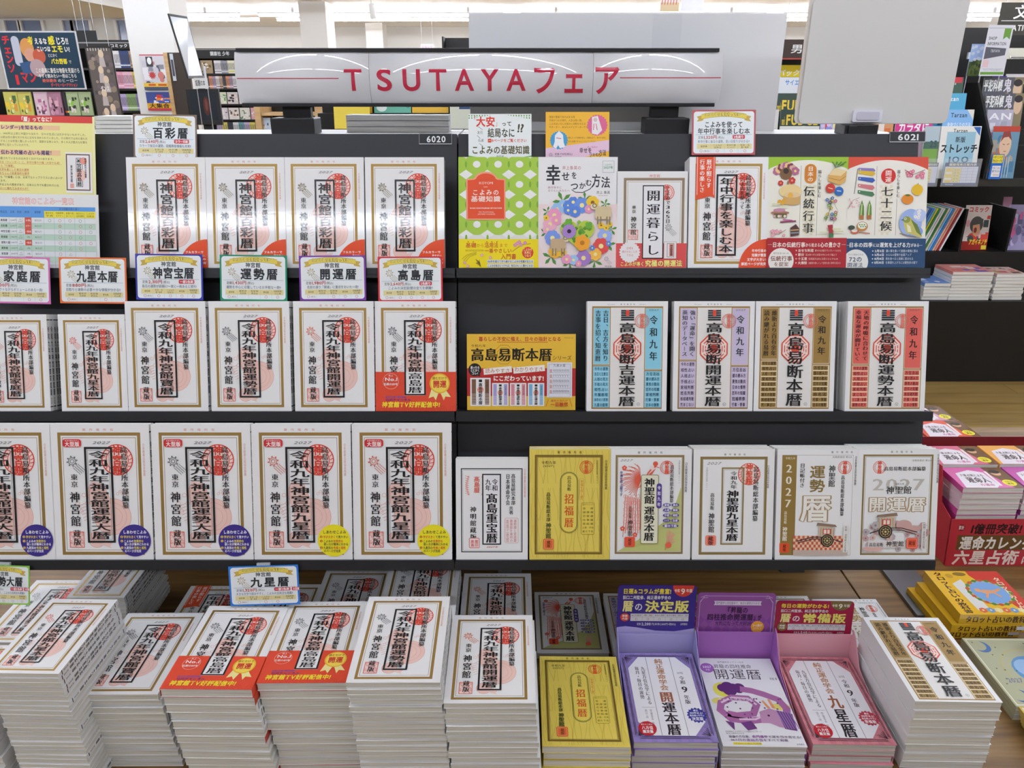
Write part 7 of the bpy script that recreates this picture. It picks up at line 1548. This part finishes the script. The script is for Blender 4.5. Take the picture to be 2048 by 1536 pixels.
def d_mov(s):
    s.map(0, 0, 165, 118); s.rect(3, 3, 162, 115, '2c4254'); s.text('チェンソ', 9, 8, 26, 84, 'd8343c', 'B', v=True); s.line([(24, 88), (24, 108)], 6, 'd8343c'); s.text('マン', 32, 80, 66, 104, 'd8343c', 'B')
    s.rrect(28, 10, 44, 70, 8, 'c4c8d8'); s.disc(58, 34, 14, 'd89a5a', 20); s.disc(62, 48, 12, 'd8a08a', 14); s.disc(80, 50, 13, 'c4604a', 15); s.poly([(36, 64), (60, 60), (70, 84), (40, 86)], '3a5a84'); s.disc(72, 74, 16, 'b8a0a4', 18)
    s.text('考', 62, 11, 74, 26, 'f0e23c', 'B'); s.text('えるな', 76, 14, 102, 26, 'f2f0ea', 'B'); s.text('感', 104, 10, 118, 27, 'f0e23c', 'B'); s.text('じろ!!', 120, 12, 146, 27, 'f2f0ea', 'B'); s.text('こいつは', 78, 30, 106, 41, 'f2f0ea', 'B'); s.text('エモ', 108, 28, 132, 43, 'f0e23c', 'B'); s.text('い!', 134, 30, 146, 42, 'f2f0ea', 'B')
    s.text('とにかく', 98, 45, 118, 52, 'e0e0e0', 'b'); s.text('バカ野郎', 102, 55, 136, 66, 'f0e23c', 'B'); s.text('で', 138, 58, 145, 65, 'f2f0ea'); s.text('この最高に最低な物語を見届けろ', 66, 74, 158, 84, 'e8e6e0', 'b'); s.text('今すぐ読みたい一冊はこちら', 70, 86, 150, 94, 'e8e6e0', 'b'); s.text('絶体絶命', 76, 96, 106, 103, 'e06a5a', 'b'); s.text('のヒーロー', 108, 96, 150, 103, 'e8e6e0'); s.text('ダークヒーローアクション', 92, 105, 148, 112, 'e0503c', 'B')
wall_card('poster_board', 'dark blue poster with red katakana title in a clear sheet', 'poster', (4, 163, 62, 179), 6.28, d_mov, 'd6d6da', T=.006, kind='g')
wall_card('category_sign', 'small plain black sign beside the dark blue poster', 'sign', (153, 194, 61, 83), 6.9, None, '1f1f1f', hang=True)
# banner with pale figures
def d_banner(s):
    s.map(0, 0, 60, 140); r = random.Random(4); s.rect(2.5, 3, 57.5, 138, '5e5550')
    for i in range(34): s.disc(r.uniform(7, 53), r.uniform(10, 132), r.uniform(3, 8), ('7a6a64', '4a4444', '8a7a6a', '6a5a60', '948478')[i % 5], n=10)
    for x, yv in ((34, 14), (28, 44), (36, 62), (26, 88), (40, 116), (24, 124)): s.disc(x, yv, 6, 'd8c0a4', 8, n=12); s.poly([(x - 5, yv + 6), (x + 5, yv + 6), (x + 7, yv + 24), (x - 7, yv + 24)], 'b8aca8')
    for i in range(8): s.rect(6 + 6 * i, 3, 7.4 + 6 * i, 8, 'e0dcd8')
    s.text('ダンス', 20, 74, 40, 84, 'e8e4e0', 'b')
wall_card('hanging_banner', 'tall dark framed banner with pale figures left of the column', 'banner', (183, 236, 93, 240), 6.1, d_banner, '221e1c', T=.008, hang=True)
# column posters
yc = 8.0 - .012
wall_card('poster', 'upper white and grey poster on the white column', 'poster', (284, 332, 109, 180), yc, lambda s: (s.rect(0, 0, 100, 3, 'c84a4a'), blobs(('c8c4cc', '8a8a94', 'e8e4e8', 'c87a70', '5a5a6a'), 26, 61)(s), s.map(0, 0, 100, 100), s.rect(24, 6, 52, 34, '3a3a40'), s.disc(38, 18, 9, 'f0f0f0', 10), s.star(42, 58, 18, 10, 12, 'b8403c'), s.rect(0, 80, 100, 91, 'e8c040'), s.rect(20, 83, 50, 88, 'c8502c'), s.rect(60, 83, 95, 88, 'c8502c'), s.rect(0, 91, 100, 100, '4a5468')), 'd0ccd2', T=.003)
wall_card('poster', 'lower orange and blue poster on the white column', 'poster', (294, 342, 184, 221), yc, lambda s: (blobs(('e8802c', 'f0ece4', '3a5ab8', 'c83a2c'), 34, 62)(s), s.map(0, 0, 100, 100), s.rect(0, 60, 100, 88, 'e0a82a'), s.text('大集合', 8, 62, 92, 86, '3a2414', 'B'), s.rect(0, 88, 100, 100, 'c83a4a')), '3c4a88', T=.003)
# wooden notice stand, tilted glossy poster and dark screen right of the column
t = thing('notice_stand', 'tall wood-edged dark notice stand right of the column', 'stand', (at_y(352, 200, 7.6).x, 7.6, 0))
m = MB(); zt = at_y(350, 105, 7.6).z; M_PINE = wood('pine', 'c6a272', 'b08a58', 'd4b488', .5, .7)
m.box(-.055, -.02, 0, .05, 0, zt, M_PINE); m.build('wood_edge', t)
m = MB(); m.box(-.0195, .16, .01, .04, 0, zt, simple('dark_brown_board', '3a2e24', .6)); m.build('board', t)
m = MB(); m.box(-.0, .03, .004, .0095, zt - .24, zt - .01, ink('c8ccd4', 'c')); m.box(.005, .025, .003, .0045, zt - .2, zt - .06, ink('4a4a54', 'c')); m.build('white_label', t)
t = thing('glossy_poster_panel', 'tilted glossy silver poster panel right of the column', 'poster', (0, 0, 0))
ys = (7.0, 7.25); q = [at_y(337, 27, ys[0]), at_y(374, 33, ys[1]), at_y(407, 156, ys[1]), at_y(377, 157, ys[0])]
t.location = (q[3].x, ys[0], 0); off = Vector(t.location)
m = MB(); nrm = (q[1] - q[0]).cross(q[3] - q[0]).normalized()
m.slab([p - off for p in q], nrm * .012, M_BLACK); m.build('frame', t)
m = MB(); ctr = sum(q, Vector()) / 4
ins = [p.lerp(ctr, .08) - off - nrm * .002 for p in q]; m.slab(ins, nrm * .0015, simple('silver_print', 'd2d6dc', .14, .2, .6, .6, 14)); m.build('print', t)['label'] = 'silver glossy print'
m = MB(); m.tube((.10, .12, .0), (.10, .12, q[3].z + .1), .012, M_STEEL, 8); m.box(-.02, .22, .02, .22, 0, .012, M_STEEL); m.build('pole', t)
yk = 6.6; a, b = at_y(381, 250, yk), at_y(436, 178, yk)
t = thing('screen', 'dark upright screen with black frame right of the column', 'screen', ((a.x + b.x) / 2, yk, a.z)); W = b.x - a.x; H = b.z - a.z
m = MB(); m.box(-W / 2, W / 2, 0, .03, 0, H, M_BLACK); m.build('frame', t, .004)
s = Sheet(W * .8, H * .78, .001, 'g'); s.box(-W * .4, W * .4, 0, H * .78, 0, .001, s.M('2a3038')); s.map(0, 0, 100, 100); s.disc(60, 50, 12, '5a3430', 34); s.disc(60, 46, 5, '7a4a40', 22); o = s.build('display', t); o.location = (0, -.0005, H * .14); o.rotation_euler = (math.pi / 2, 0, 0)
m = MB(); m.box(-.03, .03, .031, .06, -a.z, H * .7, M_BLACK); m.box(-.14, .14, -.05, .2, -a.z, -a.z + .015, M_BLACK); m.build('stand', t)
wall_card('label_card', 'small white label card with dark writing above the dark screen', 'card', (389, 416, 156, 177), 6.55, lambda s: s.text('話題の本', 8, 20, 80, 75, '3a3a3a', 'b'), 'dcdcdc', rest=.9)
# far case with header
y = 11.0; xa, xb = at_y(384, 150, y).x, at_y(560, 150, y).x; vs = (147, 177, 208, 239, 268); zs = [zrow(v, y + .02) for v in vs]
bookcase('black comics bookcase with white-lettered header behind the sign\'s left end', xa, xb, y, .25, zs, zrow(97, y), lambda s, W, H: (s.rect(0, 8, 100, 14, '9a9a9c'), s.text('講談社 少年', 24, 30, 46, 72, 'e0e0e0', 'b')), zrow(117, y))
D = (('white', 'e6e2e4', '8a8a90'), ('grey', '9a98a0', 'e0e0e0'), ('yellow-white', 'e8e4c8', 'd8c84a'), ('red', 'd87a80', 'f0e0e0'))
comic_row(at_y(427, 130, y).x, at_y(500, 130, y).x, y + .02, zs[0], .16, D, 'top shelf of the far case', 6)
comic_row(at_y(404, 165, y).x, at_y(500, 165, y).x, y + .02, zs[1], .155, (('tan', 'c8a890', '4a3a34'), ('dark', '4a4448', 'e0d8d0'), ('orange', 'd8906a', 'f0e8e0'), ('mauve', 'b09ab0', 'e8e0e8'), ('white', 'e4e0de', '6a5a5a')), 'second shelf of the far case', 3)
comic_row(at_y(432, 250, y).x, at_y(520, 250, y).x, y + .02, zs[4], .155, (('lilac', 'c0b0d0', 'f0e8f0'), ('yellow', 'd8c86a', '8a7a3a'), ('dark', '3a3a48', 'd8d8e0'), ('white', 'e0e0e0', '7a9a7a'), ('teal', '6aa0a8', 'e8f0f0')), 'lowest visible shelf of the far case', 5)
cover_row(((401, 424),), y, zs[0], .16, (('brown comic', 'a08a68', ('6a5438', 'e8e0d0'), 71),), 'top shelf of the far case', 130)
cover_row(((430, 452), (454, 475), (477, 498)), y, zs[2], .15, (('green-white comic', 'd8d8c0', ('6aa06a', 'e8e8d8'), 72), ('dark-haired figure comic', 'd0c8c8', ('3a3438', 'e8d8d0'), 73), ('pale comic', 'dcd0c8', ('b88a7a', 'e8e0d8'), 74)), 'third shelf of the far case', 192)
cover_row(((434, 455), (457, 477), (479, 499), (501, 521)), y, zs[3], .15, (('violet and white comic', 'd4ccd0', ('6a5a78', 'e8e0e4'), 75), ('dark red and white comic', 'dcd4d0', ('6a4444', 'e8e0d8'), 76), ('green and white comic', 'd8d8cc', ('4a7a5a', 'e8e0d8'), 77), ('pink comic', 'd0a0a8', ('a85a6a', 'e8d0d4'), 78)), 'fourth shelf of the far case', 222)
# low pine shelves seen under the sign
y = 6.0; t = thing('pine_shelf', 'low pine shelving seen between sign and rack at left', 'shelf', (at_y(585, 230, y).x, y, 0)); ox = t.location.x
ztp = at_y(585, 200, y).z
for u0, u1 in ((509, 521), (594, 606), (630, 660)):
    m = MB(); m.box(at_y(u0, 230, y).x - ox, at_y(u1, 230, y).x - ox, 0, .3, 0, ztp, M_PINE); m.build('upright', t)
for v in (226, 262):
    m = MB(); z = at_y(585, v, y).z
    for u0, u1 in ((521.5, 593.5), (606.5, 629.5)): m.box(at_y(u0, 230, y).x - ox, at_y(u1, 230, y).x - ox, .02, .3, z - .02, z, M_PINE)
    m.build('shelf', t)
m = MB(); m.box(at_y(521.5, 230, y).x - ox, at_y(629.5, 230, y).x - ox, .301, .31, 0, ztp, M_DARK); m.build('back_panel', t)
for u0, u1, lb, c in ((523, 540, 'pale blue book on the low pine shelf', 'c8d4e4'), (611, 622, 'pale green book on the low pine shelf', 'b8c8a8')):
    a, b = at_y(u0, 240, y + .05), at_y(u1, 240, y + .05); z = at_y(585, 262, y).z
    cm = cover_mesh('pine' + c, b.x - a.x, .09, .012, c, blobs(('e8e8e8', '4a5a6a'), 6, 9), 'c'); book('small_book', lb, 'book', b.x - a.x, .09, .012, cm, ((a.x + b.x) / 2, y + .06, z + .001), (math.pi / 2 - .05, 0, 0))
# things hanging from the far ceiling
t = thing('spot_lamp', 'small white spot lamp hanging before the far wall', 'lamp', (at_y(743, 20, 9).x, 9, CEIL))
za, zb = at_y(743, 8, 9).z, at_y(745, 38, 9).z
m = MB(); m.tube((0, 0, -.0), (0, 0, za - CEIL), .008, M_WALLW, 8); m.build('stem', t)
m = MB(); m.tube((0, 0, za - CEIL), (.015, 0, zb - CEIL), .03, M_WALLW, 12); m.build('lamp_head', t)
wall_card('hanging_card', 'small pale pink card hanging low before the far wall', 'card', (841, 868, 88, 100), 12, lambda s: s.text('お知らせ', 10, 25, 90, 70, 'b87a90'), 'e8dcde', hang=True)
wall_card('hanging_card', 'hanging picture card with red strokes at the top edge', 'card', (1321, 1359, -22, 23), 8, lambda s: (s.rect(0, 60, 100, 100, 'c8b08a'), [s.line([(14 + 15 * i, 20), (8 + 15 * i, 70)], 4, 'b85a5a') for i in range(6)]), 'd8ccc4', hang=True)
wall_card('hanging_card', 'plain white hanging board at the top edge beside the picture card', 'card', (1363, 1408, -22, 22), 8.1, None, 'e6e6ea', hang=True)
# dark shelving at the far right
y = 9.5; xa, xb = at_y(1880, 100, y).x, at_y(2110, 100, y).x
bookcase('dark shelving at the far right behind the wire stands', xa, xb, y, .3, (1.2, 1.55, 1.85), at_y(1950, 52, y).z)
for i, (u0, u1, v0, v1, c, lb) in enumerate(((1941, 1954, 68, 82, 'b8bcc8', 'pale grey'), (1960, 1976, 66, 84, '4a68b0', 'blue'), (1936, 1948, 96, 108, '3a4a54', 'dark teal'))):
    o = wall_card('shop_pack', '%s pack on the dark shelving at far right' % lb, 'packet', (u0, u1, v0, v1), y + .06, None, c, T=.03); o.location.z = (1.8505, 1.8505, 1.5505)[i]
y = 7.5; xa, xb = at_y(2016, 120, y).x, at_y(2090, 120, y).x
for i, (u0, u1, c, lb) in enumerate(((2019, 2031, '5a6a74', 'slate grey'), (2032, 2040, 'c8bcaa', 'beige'), (2041, 2052, '8a8076', 'taupe'))):
    a, b = at_y(u0, 118, y - .03), at_y(u1, 148, y - .03); W = (b.x - a.x) * .86; zr = at_y(2030, 114, y).z
    t = thing('hanging_bag', '%s bag hanging on the pale stand at right edge' % lb, 'bag', ((a.x + b.x) / 2, y - .03, b.z)); H = zr - .03 - b.z
    m = MB(); m.slab([(-W / 2, -.018, 0), (W / 2, -.018, 0), (W * .46, -.018, H), (-W * .46, -.018, H)], (0, .036, 0), simple('bag_' + c, c, .6)); m.build('bag_body', t, .004)
    m = MB(); m.tube((-W * .25, 0, H), (-W * .1, 0, zr - b.z - .0118), .003, M_STEEL, 6); m.tube((W * .25, 0, H), (W * .1, 0, zr - b.z - .0118), .003, M_STEEL, 6); m.tube((-W * .1, 0, zr - b.z - .0118), (W * .1, 0, zr - b.z - .0118), .003, M_STEEL, 6); m.build('handle', t)
t = thing('goods_stand', 'pale goods stand with hanging bags at the right edge', 'stand', ((xa + xb) / 2, y, 0)); h = (xb - xa) / 2
m = MB(); m.box(-h, h, 0, .04, 0, at_y(2030, 96, y).z, simple('pale_stand', 'd8d4c4', .6)); m.build('panel', t)
m = MB(); zz = at_y(2030, 114, y).z; m.tube((-h, -.03, zz), (h, -.03, zz), .008, M_STEEL, 8); m.build('rail', t)
# dark counter unit beyond the sign, centre
y = 12.5; xa, xb = at_y(884, 90, y).x, at_y(1010, 90, y).x
bookcase('dark high shelf before the far wall, left of the white panel', xa, xb, y, .4, (1.3, 1.7), at_y(940, 73, y).z)
bpy.data.objects.remove(_fo)
